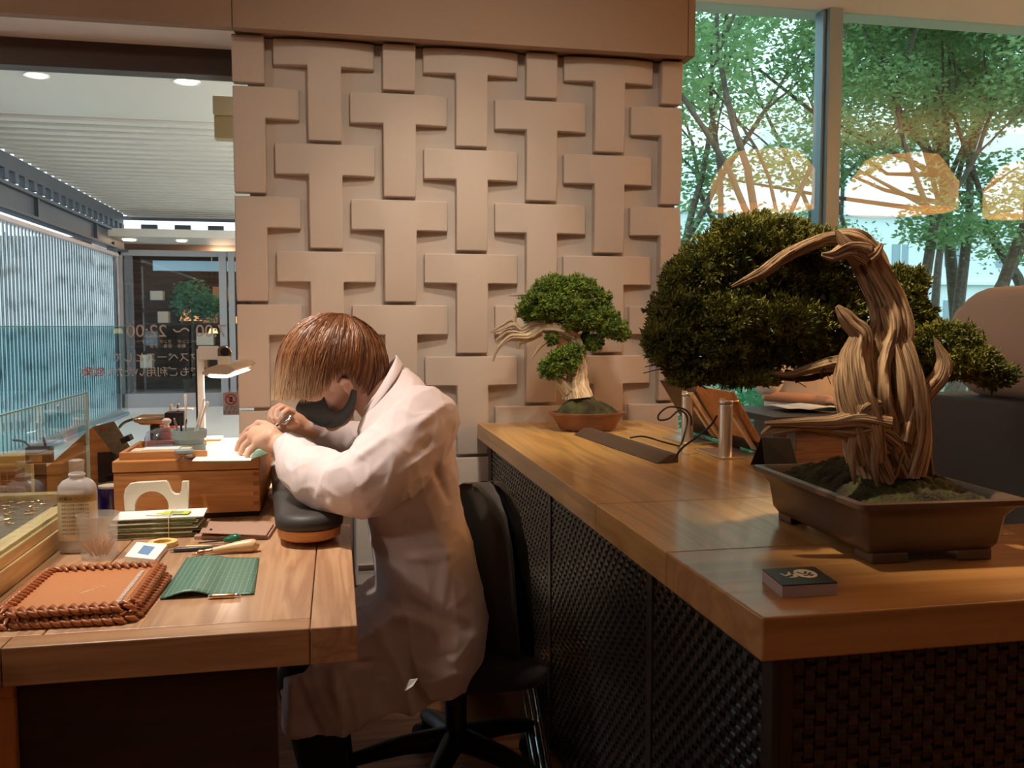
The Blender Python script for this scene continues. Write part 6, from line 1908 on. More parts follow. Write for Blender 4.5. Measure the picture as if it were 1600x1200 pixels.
# ================================================================ BOXES, BAG, RODS BEHIND THE CHAIR
fx1 = 0.556
b1 = build(MB().box(fx1 - 0.235, fx1, 2.49, 2.80, 0.0, 0.190), 'cardboard_box', M['cardboard'], smooth=False, bevel=0.002)
tag(b1, 'brown cardboard box on the floor behind the chair, lower of two', 'box')
build(MB().box(fx1 - 0.236, fx1 + 0.001, 2.488, 2.802, 0.178, 0.191), 'lid_edge', M['cardboard_edge'], b1, smooth=False)
b2 = build(MB().box(fx1 - 0.20, fx1 - 0.006, 2.52, 2.79, 0.192, 0.290), 'cardboard_box', M['cardboard'], smooth=False, bevel=0.002)
tag(b2, 'brown cardboard box behind the chair, upper of two under the white bag', 'box')
b = MB(); b.ell((fx1 - 0.085, 2.64, 0.345), (0.075, 0.09, 0.055)).ell((fx1 - 0.05, 2.62, 0.372), (0.04, 0.06, 0.05)).ell((fx1 - 0.09, 2.62, 0.41), (0.018, 0.02, 0.045))
v, nr_, f = fuse(b, 0.006, 3)
v = np.array([p + n * (0.008 * noise.noise(Vector(p) * 28) + 0.004 * noise.noise(Vector(p) * 80)) for p, n in zip(v, nr_)])
v[:, 2] = np.maximum(v[:, 2], 0.2905)
mb_ = MB(); mb_.v = [tuple(p) for p in v]; mb_.f = f
tag(build(mb_, 'plastic_bag', M['bag'], smooth=True), 'crumpled white plastic bag lying on the upper cardboard box', 'bag')
random.seed(14)
for k in range(7):
    p = PZ(848 + k * 6, 1120 + k * 4, 0.0); e = PZ(880 + k * 3, 1195, 0.0)
    x0_, y0_ = 0.480 + 0.008 * k, 2.10 + 0.01 * (k % 3)
    ptsr = [(x0_, y0_, 0.004 + 0.004 * (k % 2)), (0.505 + 0.006 * k, 2.40, 0.10 + 0.012 * k)]
    pa_, pb_ = Vector(ptsr[0]), Vector(ptsr[1])
    o = build(MB().tube([pa_, pb_], 0.0028, 6), 'thin_rod', M['chrome'] if k % 2 else M['black'])
    tag(o, 'thin %s rod leaning by the woven counter base, %s from the chair side' % ('shiny' if k % 2 else 'black', ['first', 'second', 'third', 'fourth', 'fifth', 'sixth', 'seventh'][k]), 'rod', '%s rods leaning by the counter base' % ('shiny' if k % 2 else 'black'))

# ================================================================ PERSON AT THE BENCH
per = thing('person', 'person in a pale coat and dark face mask bent over the bench, working', 'person', (0.24, 2.08, 0))
DH = 2.12
# --- the body: one continuous skin
b = MB()
E0 = P(543, 600, DH)
fh = Vector((-0.875, 0, -0.484)); uh = Vector((-0.484, 0, 0.875)); lh = Vector((0, -1, 0))
HM = Matrix(((fh.x, lh.x, uh.x, E0.x), (fh.y, lh.y, uh.y, E0.y), (fh.z, lh.z, uh.z, E0.z), (0, 0, 0, 1)))
b.ell((0.008, 0, 0.052), (0.096, 0.078, 0.088), HM)          # skull
b.ell((0.050, 0, 0.012), (0.060, 0.064, 0.070), HM)          # brow and cheeks
b.ell((0.056, 0, -0.038), (0.046, 0.048, 0.046), HM)         # jaw
b.ell((0.076, 0, -0.066), (0.022, 0.024, 0.018), HM)         # chin
b.ell((0.100, 0, -0.045), (0.013, 0.024, 0.012), HM)         # mouth
b.tube([HM @ Vector(q) for q in ((0.098, 0, 0.018), (0.103, 0, 0.004), (0.108, 0, -0.010))], [0.008, 0.009, 0.010], 10)   # nose
for s_ in (1, -1):
    b.ell((0.094, 0.030 * s_, 0.040), (0.012, 0.022, 0.007), HM)     # brow ridge
    # ear : rim and lobe
    b.tube([HM @ Vector(q) for q in ((0.004, 0.076 * s_, -0.020), (-0.008, 0.082 * s_, -0.006), (-0.010, 0.084 * s_, 0.012), (0.002, 0.083 * s_, 0.022), (0.013, 0.078 * s_, 0.014))], [0.006, 0.0055, 0.005, 0.005, 0.005], 8)
    b.ell((0.002, 0.075 * s_, 0.000), (0.012, 0.006, 0.022), HM)
# neck
b.tube([P(560, 588, DH), P(580, 612, DH), P(604, 640, DH), P(630, 680, DH)], [0.056, 0.055, 0.060, 0.070], 20)
# trunk under the coat
b.tube([P(630, 670, 2.1), P(640, 740, 2.1), P(655, 830, 2.1), P(678, 930, 2.1), P(690, 985, 2.1)], [0.075, 0.088, 0.088, 0.095, 0.100], 20)
near_arm = [(652, 660, 1.97), (612, 712, 1.915), (560, 752, 1.90), (500, 735, 1.98), (452, 700, 2.09), (436, 694, 2.12)]
far_arm = [(645, 650, 2.26), (610, 688, 2.34), (560, 692, 2.38), (515, 680, 2.36), (478, 668, 2.32)]
b.tube([P(*q) for q in near_arm], [.050, .046, .042, .038, .028, .027], 16)
b.tube([P(*q) for q in far_arm], [.050, .046, .042, .032, .026], 16)
b.tube([P(632, 662, 2.26), P(632, 662, 2.0)], [.055, .055], 14)
# near hand
vz = Vector((0, 0, 1))
b.tube([P(437, 694, 2.12), P(420, 686, 2.15), P(402, 680, 2.18)], [.027, .031, .026], 16)
b.tube([P(425, 683, 2.12), P(405, 690, 2.15)], [.022, .018], 12)
for pts in ([(404, 668, 2.225), (389, 671, 2.24), (378, 683, 2.245), (373, 697, 2.24)],
            [(401, 674, 2.20), (385, 680, 2.21), (374, 691, 2.21), (370, 703, 2.205)],
            [(402, 684, 2.17), (389, 690, 2.175), (380, 698, 2.175), (376, 708, 2.17)],
            [(406, 692, 2.145), (396, 699, 2.145), (389, 706, 2.145), (386, 712, 2.14)]):
    b.tube([P(*q) for q in pts], [.0105, .0092, .0085, .0072], 12)
b.tube([P(428, 672, 2.15), P(414, 663, 2.20), P(403, 661, 2.235), P(395, 668, 2.25)], [.012, .0105, .0095, .008], 12)
# far hand : fist round the graver
b.tube([P(480, 668, 2.33), P(462, 660, 2.31), P(446, 655, 2.29)], [.026, .029, .024], 16)
b.tube([P(452, 648, 2.30), P(438, 645, 2.30)], [.022, .017], 12)
for k, pts in enumerate(([(446, 642, 2.32), (434, 637, 2.315), (424, 643, 2.30), (422, 655, 2.285), (430, 663, 2.27)],
            [(448, 640, 2.29), (437, 634, 2.285), (427, 640, 2.27), (424, 652, 2.26), (431, 662, 2.25)],
            [(451, 641, 2.265), (442, 636, 2.255), (433, 642, 2.245), (430, 654, 2.235), (437, 663, 2.235)],
            [(456, 645, 2.245), (449, 641, 2.235), (441, 647, 2.225), (439, 657, 2.22), (445, 664, 2.22)])):
    b.tube([P(*q) for q in pts], [.0105, .0095, .009, .0085, .0075], 12)
b.tube([P(462, 664, 2.27), P(450, 670, 2.24), P(438, 672, 2.225), P(428, 668, 2.22)], [.012, .0105, .0095, .008], 12)
# legs
for s_, dl_ in ((-1, 0), (1, 0.01)):
    hip = Vector((0.245, 2.085 + 0.10 * s_, 0.440)); kn = Vector((-0.075, 2.085 + 0.13 * s_, 0.395)); an = Vector((-0.02, 2.085 + 0.13 * s_, 0.075))
    b.tube([hip, hip.lerp(kn, .5), kn], [.075, .068, .052], 16)
    b.tube([kn, kn.lerp(an, .4), an], [.050, .048, .032], 14)
    b.tube([an + Vector((0.01, 0, -0.03)), an + Vector((-0.13, 0, -0.045))], [.030, .024], 12)
v, nr_, f = fuse(b, 0.0035, 3, 0.5)
mb_ = MB(); mb_.v = [tuple(p) for p in v]; mb_.f = f
build(mb_, 'body', M['skin'], per, smooth=True)
# eyes looking down, lips behind the mask
for s_ in (1, -1):
    build(MB().ell(tuple(HM @ Vector((0.0880, 0.031 * s_, 0.026))), (0.011, 0.011, 0.011), n=16, m=10), 'eye', M['white'], per)
    build(MB().tube([HM @ Vector((0.0975, (0.031 + 0.014 * u) * s_, 0.024 - 0.003 * u * u)) for u in (-1, 0, 1)], [.002, .003, .002], 8), 'eyelid', M['skin'], per)
build(MB().tube([HM @ Vector(q) for q in ((0.104, 0.020, -0.046), (0.113, 0, -0.044), (0.104, -0.020, -0.046))], [.003, .005, .003], 8), 'lips', plain('lips', (0.55, 0.24, 0.20), 0.5), per)

# --- mask
top = [(0.0, 470, 624, 0.000), (0.12, 478, 620, 0.022), (0.30, 492, 613, 0.044), (0.46, 506, 610, 0.057), (0.56, 510, 624, 0.064), (0.68, 519, 641, 0.070), (0.82, 534, 636, 0.077), (0.92, 545, 620, 0.081), (1.0, 549, 604, 0.083)]
bot = [(0.0, 474, 646, 0.000), (0.12, 482, 654, 0.016), (0.30, 500, 663, 0.034), (0.46, 515, 666, 0.048), (0.56, 523, 665, 0.056), (0.68, 537, 658, 0.064), (0.82, 549, 643, 0.074), (0.92, 555, 625, 0.080), (1.0, 556, 606, 0.083)]
def interp(tab, s_):
    for i in range(len(tab) - 1):
        if tab[i][0] <= s_ <= tab[i + 1][0]:
            t = (s_ - tab[i][0]) / (tab[i + 1][0] - tab[i][0])
            return [tab[i][k] * (1 - t) + tab[i + 1][k] * t for k in (1, 2, 3)]
    return list(tab[-1][1:])
rings = []
ns = 24
for q in range(-ns, ns + 1):
    s_ = abs(q) / ns; sg = -1 if q < 0 else 1
    tx, ty, tl = interp(top, s_); bx2, by2, bl = interp(bot, s_)
    pt, pbm = P(tx, ty, DH), P(bx2, by2, DH)
    ring = []
    for j in range(9):
        t = j / 8
        p = pt.lerp(pbm, t); lat = tl * (1 - t) + bl * t + 0.006 * math.sin(math.pi * t) * min(1, s_ * 3)
        bulge = 0.016 * math.sin(math.pi * min(1, t * 1.15)) * (1 - s_) ** 1.2
        p = p + fh * bulge
        ring.append(Vector((p.x, E0.y - lat * sg, p.z)))
    rings.append(ring)
mk = build(MB().loft(rings, closed=False, caps=False), 'face_mask', M['mask'], per, smooth=True)
so = mk.modifiers.new('s', 'SOLIDIFY'); so.thickness = 0.0022; so.offset = 1
ss = mk.modifiers.new('u', 'SUBSURF'); ss.levels = 1; ss.render_levels = 1

# --- hair : a cap and thousands of strands running from the whorl down to a ragged hem
hcx, hcz = P(521, 574, DH).x, P(521, 574, DH).z
tilt = math.radians(-12)
RXh, RYh, RZh = 0.130, 0.108, 0.128
def dome(lam, az, lift=1.0):
    """lam: 0 at the crown .. 1 at the equator, >1 hangs below; az 0 = front (-X), 180 = nape"""
    th = lam * math.pi / 2
    if lam <= 1:
        r_, z_ = math.sin(th), math.cos(th)
    else:
        r_, z_ = 1.0 - 0.10 * (lam - 1) ** 1.5, -(lam - 1) * 1.30
    a = math.radians(az)
    fx = -math.cos(a) * r_
    # rounder behind, slightly pushed forward at the fringe
    x = fx * RXh * (1.0 if fx < 0 else 0.98)
    if lam > 1 and math.cos(a) < 0: x *= 1 - 0.30 * (lam - 1) * (-math.cos(a))
    y = math.sin(a) * r_ * RYh
    z = z_ * RZh
    v = Vector((x, y, z)) * lift
    return Vector((hcx + v.x * math.cos(tilt) + v.z * math.sin(tilt) * -1.0, E0.y - v.y, hcz + v.x * math.sin(tilt) * -1.0 * -1 + v.z * math.cos(tilt)))
# hem height by azimuth (0 front .. 180 back), as lam
def hem(az):
    a = abs(((az + 180) % 360) - 180)
    tab = [(0, 1.56), (30, 1.54), (52, 1.50), (66, 1.45), (76, 1.38), (84, 1.24), (92, 1.02), (100, 0.95), (112, 1.00), (130, 1.22), (150, 1.27), (180, 1.31)]
    for i in range(len(tab) - 1):
        if tab[i][0] <= a <= tab[i + 1][0]:
            t = (a - tab[i][0]) / (tab[i + 1][0] - tab[i][0]); return tab[i][1] * (1 - t) + tab[i + 1][1] * t
rings = []
for k in range(48):
    az = k * 7.5
    rings.append([dome(max(0.02, hem(az) * 0.90 * j / 14), az, 0.945) for j in range(15)])
rings.append(rings[0])
cap_o = build(MB().loft(rings, closed=False, caps=False), 'hair', M['hair'], per, smooth=True)
so = cap_o.modifiers.new('s', 'SOLIDIFY'); so.thickness = 0.006; so.offset = -1
rh = np.random.default_rng(4)
vs, fs, tip, strand = [], [], [], []
for k in range(13000):
    az = rh.uniform(0, 360)
    h = hem(az) * (rh.uniform(0.84, 1.04) + 0.05 * noise.noise(Vector((az * 0.09, 3, 1))))
    s0 = rh.uniform(0.0, 0.75) ** 1.2 * 0.9
    layer = 1.0 + 0.035 * noise.noise(Vector((math.cos(math.radians(az)) * 4, math.sin(math.radians(az)) * 4, 7))) + rh.uniform(-0.02, 0.022)
    clump = math.floor(az / 9 + 0.4 * noise.noise(Vector((az, 0, 0)))) * 9 + 4.5
    n = 8
    drift = rh.normal() * 4
    wdt = rh.uniform(0.0007, 0.0013)
    base_i = len(vs)
    wav = rh.uniform(0, 6.28)
    sv = min(1, max(0, 0.40 + 0.55 * noise.noise(Vector((clump * 0.21, 5, s0 * 2))) + rh.normal() * 0.16))
    tiltn = rh.uniform(-0.9, 0.9)
    for j in range(n):
        t = j / (n - 1)
        lam = s0 + (h - s0) * t
        az_j = az + drift * t + (clump - az) * 0.6 * t * t
        p = dome(lam, az_j, layer + 0.008 * math.sin(wav + 5 * t))
        if lam < 0.12: p += Vector((0, 0, -0.002))
        q = dome(lam, az_j + 3, layer)
        side = (q - p)
        side = side.normalized() if side.length > 1e-7 else Vector((0, 1, 0))
        w = wdt * (1 - 0.75 * t ** 2)
        outv = Vector((p.x - hcx, p.y - E0.y, p.z - hcz)).normalized() * tiltn * w
        vs.append(p - side * w - outv); vs.append(p + side * w + outv)
        strand += [sv] * 2
        front = max(0.0, math.cos(math.radians(az_j)))
        tv = max(0.0, (lam - 0.98) / 0.55) * (front ** 0.5)
        tip += [min(1, tv * 0.9)] * 2
    for j in range(n - 1):
        fs.append((base_i + 2 * j, base_i + 2 * j + 1, base_i + 2 * j + 3, base_i + 2 * j + 2))
mb_ = MB(); mb_.add(vs, fs)
ho = build(mb_, 'hair_strands', M['hair'], cap_o, smooth=False)
at_ = ho.data.attributes.new('tip', 'FLOAT', 'POINT'); at_.data.foreach_set('value', tip)
at_ = ho.data.attributes.new('strand', 'FLOAT', 'POINT'); at_.data.foreach_set('value', strand)
at_ = cap_o.data.attributes.new('strand', 'FLOAT', 'POINT'); at_.data.foreach_set('value', [0.12] * len(cap_o.data.vertices))

# --- coat
cb_ = MB()
secs = [  # front px, back px, lateral half width
    ((575, 640), (618, 572), .075), ((566, 652), (637, 578), .105), ((562, 668), (655, 592), .150), ((562, 690), (688, 640), .195), ((560, 730), (706, 692), .200),
    ((566, 790), (715, 770), .185), ((583, 850), (735, 850), .178), ((588, 900), (748, 906), .185), ((588, 950), (758, 962), .200), ((596, 1000), (748, 1008), .205), ((620, 1040), (722, 1048), .19)]
rings = []
for fpx, bpx, w in secs:
    Fp, Bp = P(*fpx, 2.1), P(*bpx, 2.1)
    cc_, hv = (Fp + Bp) / 2, (Bp - Fp) / 2
    ring = []
    for k in range(36):
        a = 2 * math.pi * k / 36
        ca, sa = math.cos(a), math.sin(a)
        ca = math.copysign(abs(ca) ** 0.85, ca); sa = math.copysign(abs(sa) ** 0.85, sa)
        ring.append(cc_ + hv * ca + Vector((0, 1, 0)) * sa * w)
    rings.append(ring)
cb_.loft(rings)
near_sl = [(664, 656, 1.99, .080), (640, 690, 1.95, .086), (606, 728, 1.915, .086), (572, 752, 1.90, .076), (535, 756, 1.92, .068), (500, 748, 1.965, .066), (478, 734, 2.01, .058), (462, 714, 2.06, .046), (449, 699, 2.09, .037)]
P_, R_ = smooth_path([P(x, y, d) for x, y, d, r in near_sl], [r for *_, r in near_sl], 4)
cb_.tube(P_, R_, 24)
far_sl = [(650, 652, 2.22, .075), (625, 672, 2.28, .070), (590, 682, 2.34, .056), (550, 684, 2.37, .044), (515, 678, 2.36, .038), (488, 666, 2.33, .032)]
P_, R_ = smooth_path([P(x, y, d) for x, y, d, r in far_sl], [r for *_, r in far_sl], 4)
cb_.tube(P_, R_, 20)
# lap and skirt of the coat hanging over thighs and seat front
def X2(x, y, d=1.93): return P(x, y, d)
lap = [(436, 1052), (470, 1036), (560, 985), (620, 945), (720, 940), (762, 968), (750, 1004), (734, 1022), (722, 1055), (717, 1078), (694, 1102), (640, 1124), (602, 1121), (569, 1126), (531, 1154), (470, 1152), (437, 1142)]
yN, yF = 1.885, 2.285
pl = []
for x, y in lap:
    p = X2(x, y); pl.append(p)
nsl = 9; rings = []
for s_ in range(nsl):
    u = s_ / (nsl - 1); yy = yN + (yF - yN) * u
    shrink = 1 - 0.10 * (2 * u - 1) ** 4
    cx_ = sum(p.x for p in pl) / len(pl); cz_ = sum(p.z for p in pl) / len(pl)
    sag = -0.02 * math.sin(u * math.pi * 1) if True else 0
    rings.append([Vector((cx_ + (p.x - cx_) * shrink, yy, cz_ + (p.z - cz_) * shrink)) for p in pl])
cb_.loft(rings)
v, nr_, f = fuse(cb_, 0.0048, 7, 0.6)


def seg_fold(p, a, b_, freq, amp, width, phase=0.0):
    """folds crossing the line a-b, fading away from it"""
    ab = b_ - a; t = max(0.0, min(1.0, (p - a).dot(ab) / ab.length_squared))
    d = (p - (a + ab * t)).length
    w = math.exp(-(d / width) ** 2)
    if w < 0.02: return 0.0
    s_ = t * ab.length
    wob = 1.6 * noise.noise(p * 9 + Vector((phase, 0, 0)))
    x = math.sin(s_ * freq + wob * 2.2 + phase)
    return amp * w * (abs(x) ** 0.6 * math.copysign(1, x)) * (0.5 + 0.5 * noise.noise(p * 5 + Vector((0, phase, 0))) + 0.3)


sh, el, wr = P(664, 650, 1.97), P(545, 765, 1.90), P(445, 705, 2.08)
fsh, fel, fwr = P(645, 650, 2.25), P(570, 686, 2.36), P(488, 668, 2.33)
creases = [  # pull lines of the cloth: from, to, depth, width  (ridge + / valley -)
    (P(668, 655, 1.90), P(560, 715, 1.84), .008, .010), (P(672, 690, 1.88), P(566, 770, 1.83), -.007, .012), (P(640, 722, 1.86), P(512, 790, 1.86), .007, .010),
    (P(602, 690, 1.86), P(648, 724, 1.87), .010, .008), (P(500, 712, 1.92), P(520, 790, 1.88), .006, .009), (P(478, 702, 1.96), P(490, 760, 1.92), -.005, .009), (P(540, 700, 1.86), P(505, 745, 1.90), -.006, .010),
    (P(575, 842, 1.95), P(600, 930, 1.93), .006, .010), (P(590, 925, 1.92), P(745, 985, 1.93), -.010, .010), (P(600, 945, 1.91), P(680, 985, 1.90), .008, .012),
    (P(735, 1016, 1.90), P(640, 1042, 1.88), -.012, .007), (P(640, 1042, 1.88), P(560, 1036, 1.90), -.010, .007), (P(560, 1035, 1.89), P(480, 1105, 1.89), .008, .012), (P(520, 1045, 1.89), P(535, 1130, 1.89), .010, .012),
    (P(618, 1060, 1.88), P(560, 1120, 1.89), -.006, .010), (P(470, 1050, 1.9), P(500, 1150, 1.9), -.008, .012), (P(640, 800, 1.90), P(655, 900, 1.90), .004, .006), (P(662, 700, 1.9), P(700, 780, 1.95), -.005, .010), (P(700, 860, 1.93), P(690, 960, 1.92), .005, .010),
    (P(610, 780, 1.90), P(680, 820, 1.90), -.006, .012), (P(600, 880, 1.92), P(720, 860, 1.94), .004, .010), (P(668, 745, 1.9), P(690, 900, 1.92), .003, .005)]
U_ARM = (el - sh).normalized(); U_LEN = (el - sh).length; U_PERP = U_ARM.cross(Vector((0, 1, 0))).normalized()
out = np.empty_like(v)
for i in range(len(v)):
    p = Vector(v[i]); n = Vector(nr_[i])
    d = 0.0
    d += seg_fold(p, sh, el, 40, 0.0030, 0.11, 0.3)
    d += seg_fold(p, el, wr, 55, 0.0065, 0.085, 1.7)
    d += seg_fold(p, fsh, fel, 60, 0.0030, 0.08, 2.1)
    d += seg_fold(p, fel, fwr, 75, 0.0035, 0.06, 0.9)
    for a_, b2_, dep, wid in creases:
        ab = b2_ - a_; t = max(0.0, min(1.0, (p - a_).dot(ab) / ab.length_squared))
        off = (p - (a_ + ab * t))
        dist = off.length
        if dist < wid * 4: d += 1.5 * dep * math.exp(-(dist / (wid * 1.1)) ** 2) * math.sin(math.pi * (0.15 + 0.7 * t))
    rel = p - sh
    arm_w = math.exp(-((rel - U_ARM * max(0.0, min(U_LEN, rel.dot(U_ARM)))).length / 0.13) ** 2)
    q1 = Vector((rel.dot(U_PERP) * 19, p.y * 7, rel.dot(U_ARM) * 4.5))
    q2 = Vector(((p.x + 0.35 * p.z) * 15, p.y * 9, p.z * 4 - p.x * 2))
    rA = max(0, 1 - abs(noise.noise(q1)) * 2.4) ** 2.5
    rB = max(0, 1 - abs(noise.noise(q2)) * 2.4) ** 2.5
    rg2 = 1 - abs(noise.noise(Vector((p.x * 17 - p.z * 9, p.y * 9 + 5, p.z * 13 + p.x * 8)))) * 2
    d += 0.0052 * (rA * arm_w + 0.8 * rB * (1 - arm_w)) + 0.0022 * max(0, rg2) ** 4 + 0.0010 * noise.noise(p * 30)
    if p.z < 0.40:   # hanging skirt: vertical drapes
        d += 0.006 * math.sin(p.x * 48 + 2.5 * noise.noise(p * 5)) * min(1, (0.40 - p.z) / 0.1)
    out[i] = p + n * d
mb_ = MB(); mb_.v = [tuple(p) for p in out]; mb_.f = f
coat = build(mb_, 'coat', M['lab_coat'], per, smooth=True)
# collar : standing band open at the throat
rings = []
cpts_ = [((566, 650), 0), ((572, 640), 1), ((590, 612), 2), ((608, 582), 3), ((622, 566), 4)]
nC = 40
for k in range(nC + 1):
    a = math.pi * 2 * (0.06 + 0.88 * k / nC)
    f0, b0 = P(563, 655, 2.1), P(628, 572, 2.1)
    f1, b1_ = P(570, 636, 2.1), P(617, 556, 2.1)
    def el_(F_, B2, w, a): 
        c0 = (F_ + B2) / 2; return c0 + (F_ - B2) / 2 * math.cos(a) + Vector((0, -1, 0)) * math.sin(a) * w
    lo_p = el_(f0, b0, 0.088, a); mi_p = el_(f0.lerp(f1, .6), b0.lerp(b1_, .6), 0.080, a); hi_p = el_(f1, b1_, 0.074, a)
    fold = el_(f1.lerp(f0, .3), b1_.lerp(b0, .25), 0.096, a) + (b0 - f0).normalized() * 0.004
    rings.append([mi_p, hi_p + Vector((0, 0, 0.002)), hi_p.lerp(fold, .35) + Vector((0.003, 0, 0.003)), fold, el_(f0, b0, 0.104, a) + (b0 - f0).normalized() * 0.006])
co = build(MB().loft(rings, closed=False, caps=False), 'collar', M['lab_coat'], coat, smooth=True)
so = co.modifiers.new('s', 'SOLIDIFY'); so.thickness = 0.003
co.modifiers.new('u', 'SUBSURF').render_levels = 1
# chest pocket edge, small white tag on the skirt
b = MB()
tg = [P(632, 1076, 1.865), P(640, 1062, 1.865), P(653, 1060, 1.862), P(645, 1072, 1.862), P(632, 1080, 1.866)]
b.add(tg, [tuple(range(5))])
tgo = build(b, 'cloth_tab', M['paper'], coat, smooth=False)
sol = tgo.modifiers.new('s', 'SOLIDIFY'); sol.thickness = 0.002

# --- trousers and shoes
b = MB()
for s_ in (-1, 1):
    hip = Vector((0.245, 2.085 + 0.09 * s_, 0.440)); kn = Vector((-0.075, 2.085 + 0.12 * s_, 0.395)); an = Vector((-0.02, 2.085 + 0.12 * s_, 0.085))
    b.tube([hip, hip.lerp(kn, .5), kn], [.092, .084, .068], 20)
    b.tube([kn, kn.lerp(an, .5), an], [.066, .060, .050], 18)
b.ell((0.255, 2.085, 0.455), (0.095, 0.165, 0.085))
v, nr_, f = fuse(b, 0.008, 4)
mb_ = MB(); mb_.v = [tuple(p) for p in v]; mb_.f = f
build(mb_, 'trousers', M['trousers'], per, smooth=True)
for s_ in (-1, 1):
    b = MB()
    yy = 2.085 + 0.12 * s_
    b.ell((-0.03, yy, 0.045), (0.050, 0.040, 0.042)).ell((-0.11, yy, 0.034), (0.075, 0.042, 0.030))
    v, nr_, f = fuse(b, 0.006, 3)
    v[:, 2] = np.maximum(v[:, 2], 0.002)
    mb_ = MB(); mb_.v = [tuple(p) for p in v]; mb_.f = f
    build(mb_, 'shoe', M['black'], per, smooth=True)

# graver held in the fist
t = thing('engraving_tool', 'shiny metal graver with coiled tip held in the hands over the chest', 'tool', tuple(P(440, 660, 2.24)))
build(MB().tube([P(456, 650, 2.20), P(446, 657, 2.205), P(432, 665, 2.21)], [.004, .0045, .0035], 12), 'shaft', M['chrome'], t)
build(MB().tube([P(432, 665, 2.21), P(414, 676, 2.215)], [.0025, .0008], 8), 'needle', M['chrome'], t)
pts = []
for k in range(40):
    a = k * 0.9; c = P(452 - k * 0.25, 652 + k * 0.2, 2.198)
    pts.append(c + Vector((0.0075 * math.cos(a), 0.004 * math.sin(a) - 0.002, 0.0075 * math.sin(a))))
build(MB().tube(pts, 0.0010, 6), 'coil', M['chrome'], t)
w_ = P(436, 650, 2.205)
build(MB().lathe([(0.002, -0.004), (0.011, 0.0), (0.006, 0.010), (0.002, 0.014)], 14, tuple(w_)), 'faceted_nib_holder', M['cup'], t, angle=20)

# ================================================================ READER BEHIND THE COUNTER
rd_ = thing('person', 'person in a white short-sleeved shirt reading papers behind the big bonsai', 'person', (2.28, 3.98, 0))
rc = Vector((2.28, 3.98, 0))
lift = lambda v: np.column_stack([v[:, 0], v[:, 1], v[:, 2] + 0.07 * np.clip(v[:, 2] / 0.5, 0, 1)])
b = MB()
b.ell((rc.x, rc.y - 0.06, 1.28), (0.078, 0.095, 0.115)).ell((rc.x, rc.y - 0.135, 1.245), (0.050, 0.045, 0.065)).ell((rc.x, rc.y - 0.172, 1.255), (0.011, 0.016, 0.018))
b.tube([(rc.x, rc.y - 0.03, 1.22), (rc.x, rc.y, 1.10), (rc.x, rc.y + 0.01, 1.0)], [.052, .052, .07], 16)
b.tube([(rc.x, rc.y, 1.0), (rc.x, rc.y + 0.03, 0.75), (rc.x, rc.y + 0.06, 0.50)], [.11, .115, .12], 18)
for s_ in (1, -1):
    b.ell((rc.x + 0.078 * s_, rc.y - 0.05, 1.275), (0.008, 0.018, 0.028))
    S0, S1, S2 = Vector((rc.x + .17 * s_, rc.y, 1.03)), Vector((rc.x + .27 * s_, rc.y - .12, .768)), Vector((rc.x + .08 * s_, rc.y - .24, .757))
    b.tube([S0, S0.lerp(S1, .5), S1, S1.lerp(S2, .6), S2], [.048, .042, .033, .028, .022], 14)
    b.tube([S2, S2 + Vector((-.03 * s_, -.06, 0.0))], [.028, .026], 12)
    for k in range(4):
        q = S2 + Vector((-.03 * s_ + (k - 1.5) * .017, -.075, -0.002))
        b.tube([q, q + Vector((-.01 * s_, -.035, 0.0)), q + Vector((-.014 * s_, -.062 + .006 * abs(k - 1.5), -.012))], [.0095, .0088, .0072], 8)
    q = S2 + Vector((-.055 * s_, -.03, 0.0)); b.tube([q, q + Vector((-.02 * s_, -.04, -.006))], [.0105, .008], 8)
    b.tube([(rc.x + .09 * s_, rc.y + .05, .50), (rc.x + .12 * s_, rc.y - .35, .50), (rc.x + .12 * s_, rc.y - .35, .08), (rc.x + .12 * s_, rc.y - .47, .045)], [.085, .065, .045, .035], 14)
v, nr_, f = fuse(b, 0.006, 3)
mb_ = MB(); mb_.v = [tuple(p) for p in lift(v)]; mb_.f = f
build(mb_, 'body', M['skin'], rd_, smooth=True)
b = MB()
rings = []
for z, w, dth, yo in ((0.46, .19, .14, .07), (0.60, .19, .13, .05), (0.80, .195, .125, .03), (0.95, .205, .125, .01), (1.04, .190, .10, .0), (1.085, .10, .075, 0)):
    rings.append([(rc.x + w * math.cos(a), rc.y + yo + dth * math.sin(a), z) for a in np.linspace(0, 2 * math.pi, 28, endpoint=False)])
b.loft(rings)
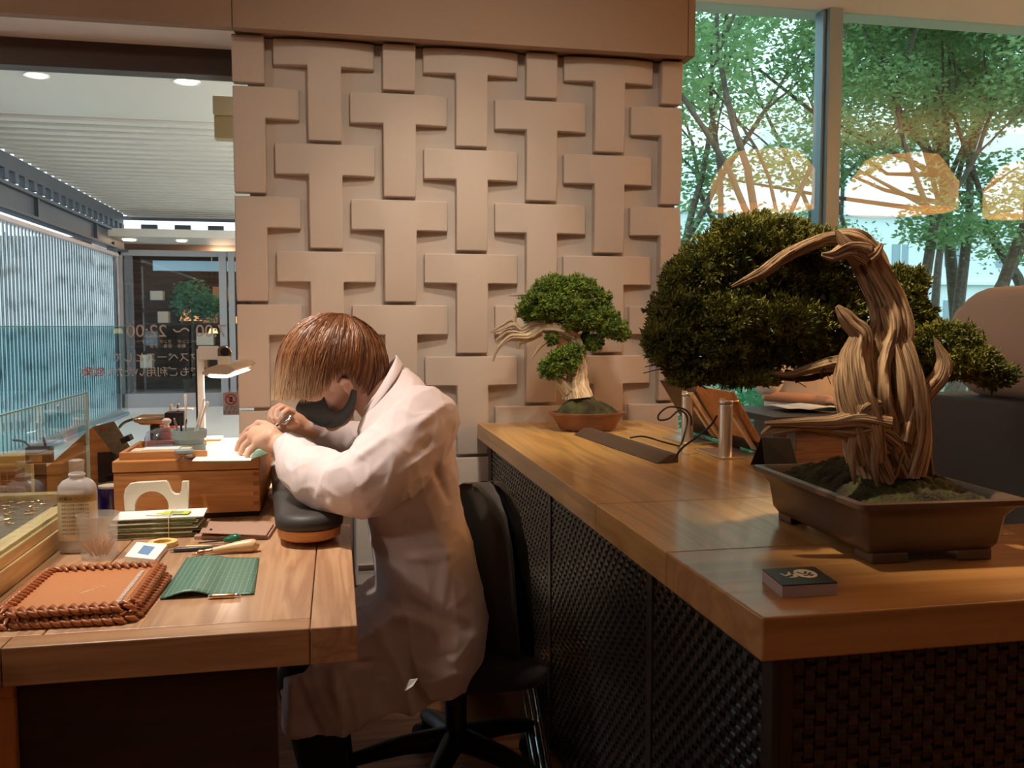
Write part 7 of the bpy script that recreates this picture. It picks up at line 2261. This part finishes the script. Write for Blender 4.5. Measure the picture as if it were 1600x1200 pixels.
for s_ in (1, -1):
    S0, S1 = Vector((rc.x + .16 * s_, rc.y, 1.02)), Vector((rc.x + .265 * s_, rc.y - .115, .825))
    b.tube([S0, S0.lerp(S1, .6), S1], [.070, .068, .066], 16)
v, nr_, f = fuse(b, 0.008, 4)
v = np.array([p + n * 0.006 * noise.noise(Vector(p) * 12) for p, n in zip(v, nr_)])
mb_ = MB(); mb_.v = [tuple(p) for p in lift(v)]; mb_.f = f
build(mb_, 'shirt', M['shirt'], rd_, smooth=True)
b = MB().ell((rc.x, rc.y - 0.045, 1.32), (0.088, 0.105, 0.098))
b.ell((rc.x, rc.y + 0.01, 1.27), (0.082, 0.07, 0.09))
v, nr_, f = fuse(b, 0.006, 3)
mb_ = MB(); mb_.v = [tuple(p) for p in lift(v)]; mb_.f = f
build(mb_, 'hair', M['black'], rd_, smooth=True)
b = MB()
for s_ in (1, -1): b.tube([(rc.x + .09 * s_, rc.y + .05, .50), (rc.x + .12 * s_, rc.y - .35, .50), (rc.x + .12 * s_, rc.y - .35, .10)], [.098, .080, .062], 14)
v, nr_, f = fuse(b, 0.010, 3)
mb_ = MB(); mb_.v = [tuple(p) for p in lift(v)]; mb_.f = f
build(mb_, 'trousers', M['trousers'], rd_, smooth=True)
for s_ in (1, -1): build(MB().ell((rc.x + 0.026 * s_, rc.y - 0.168, 1.29 + 0.07), (0.012, 0.006, 0.005), n=12, m=8), 'eye', M['ink'], rd_)
build(MB().tube([(rc.x - 0.018, rc.y - 0.172, 1.285), (rc.x, rc.y - 0.178, 1.284), (rc.x + 0.018, rc.y - 0.172, 1.285)], .004, 8), 'lips', plain('reader_lips', (0.5, 0.22, 0.18), 0.5), rd_)
st_ = thing('stool', 'dark stool under the reader by the window', 'stool', (rc.x, rc.y + 0.05, 0))
build(MB().cyl((rc.x, rc.y + 0.06, 0.41), 0.19, 0.04, 28), 'seat', M['black'], st_, bevel=0.01)
for k in range(4):
    a = math.pi / 4 + k * math.pi / 2
    build(MB().tube([(rc.x + .13 * math.cos(a), rc.y + .06 + .13 * math.sin(a), .41), (rc.x + .17 * math.cos(a), rc.y + .06 + .17 * math.sin(a), .008)], .012, 10), 'leg', M['black'], st_)
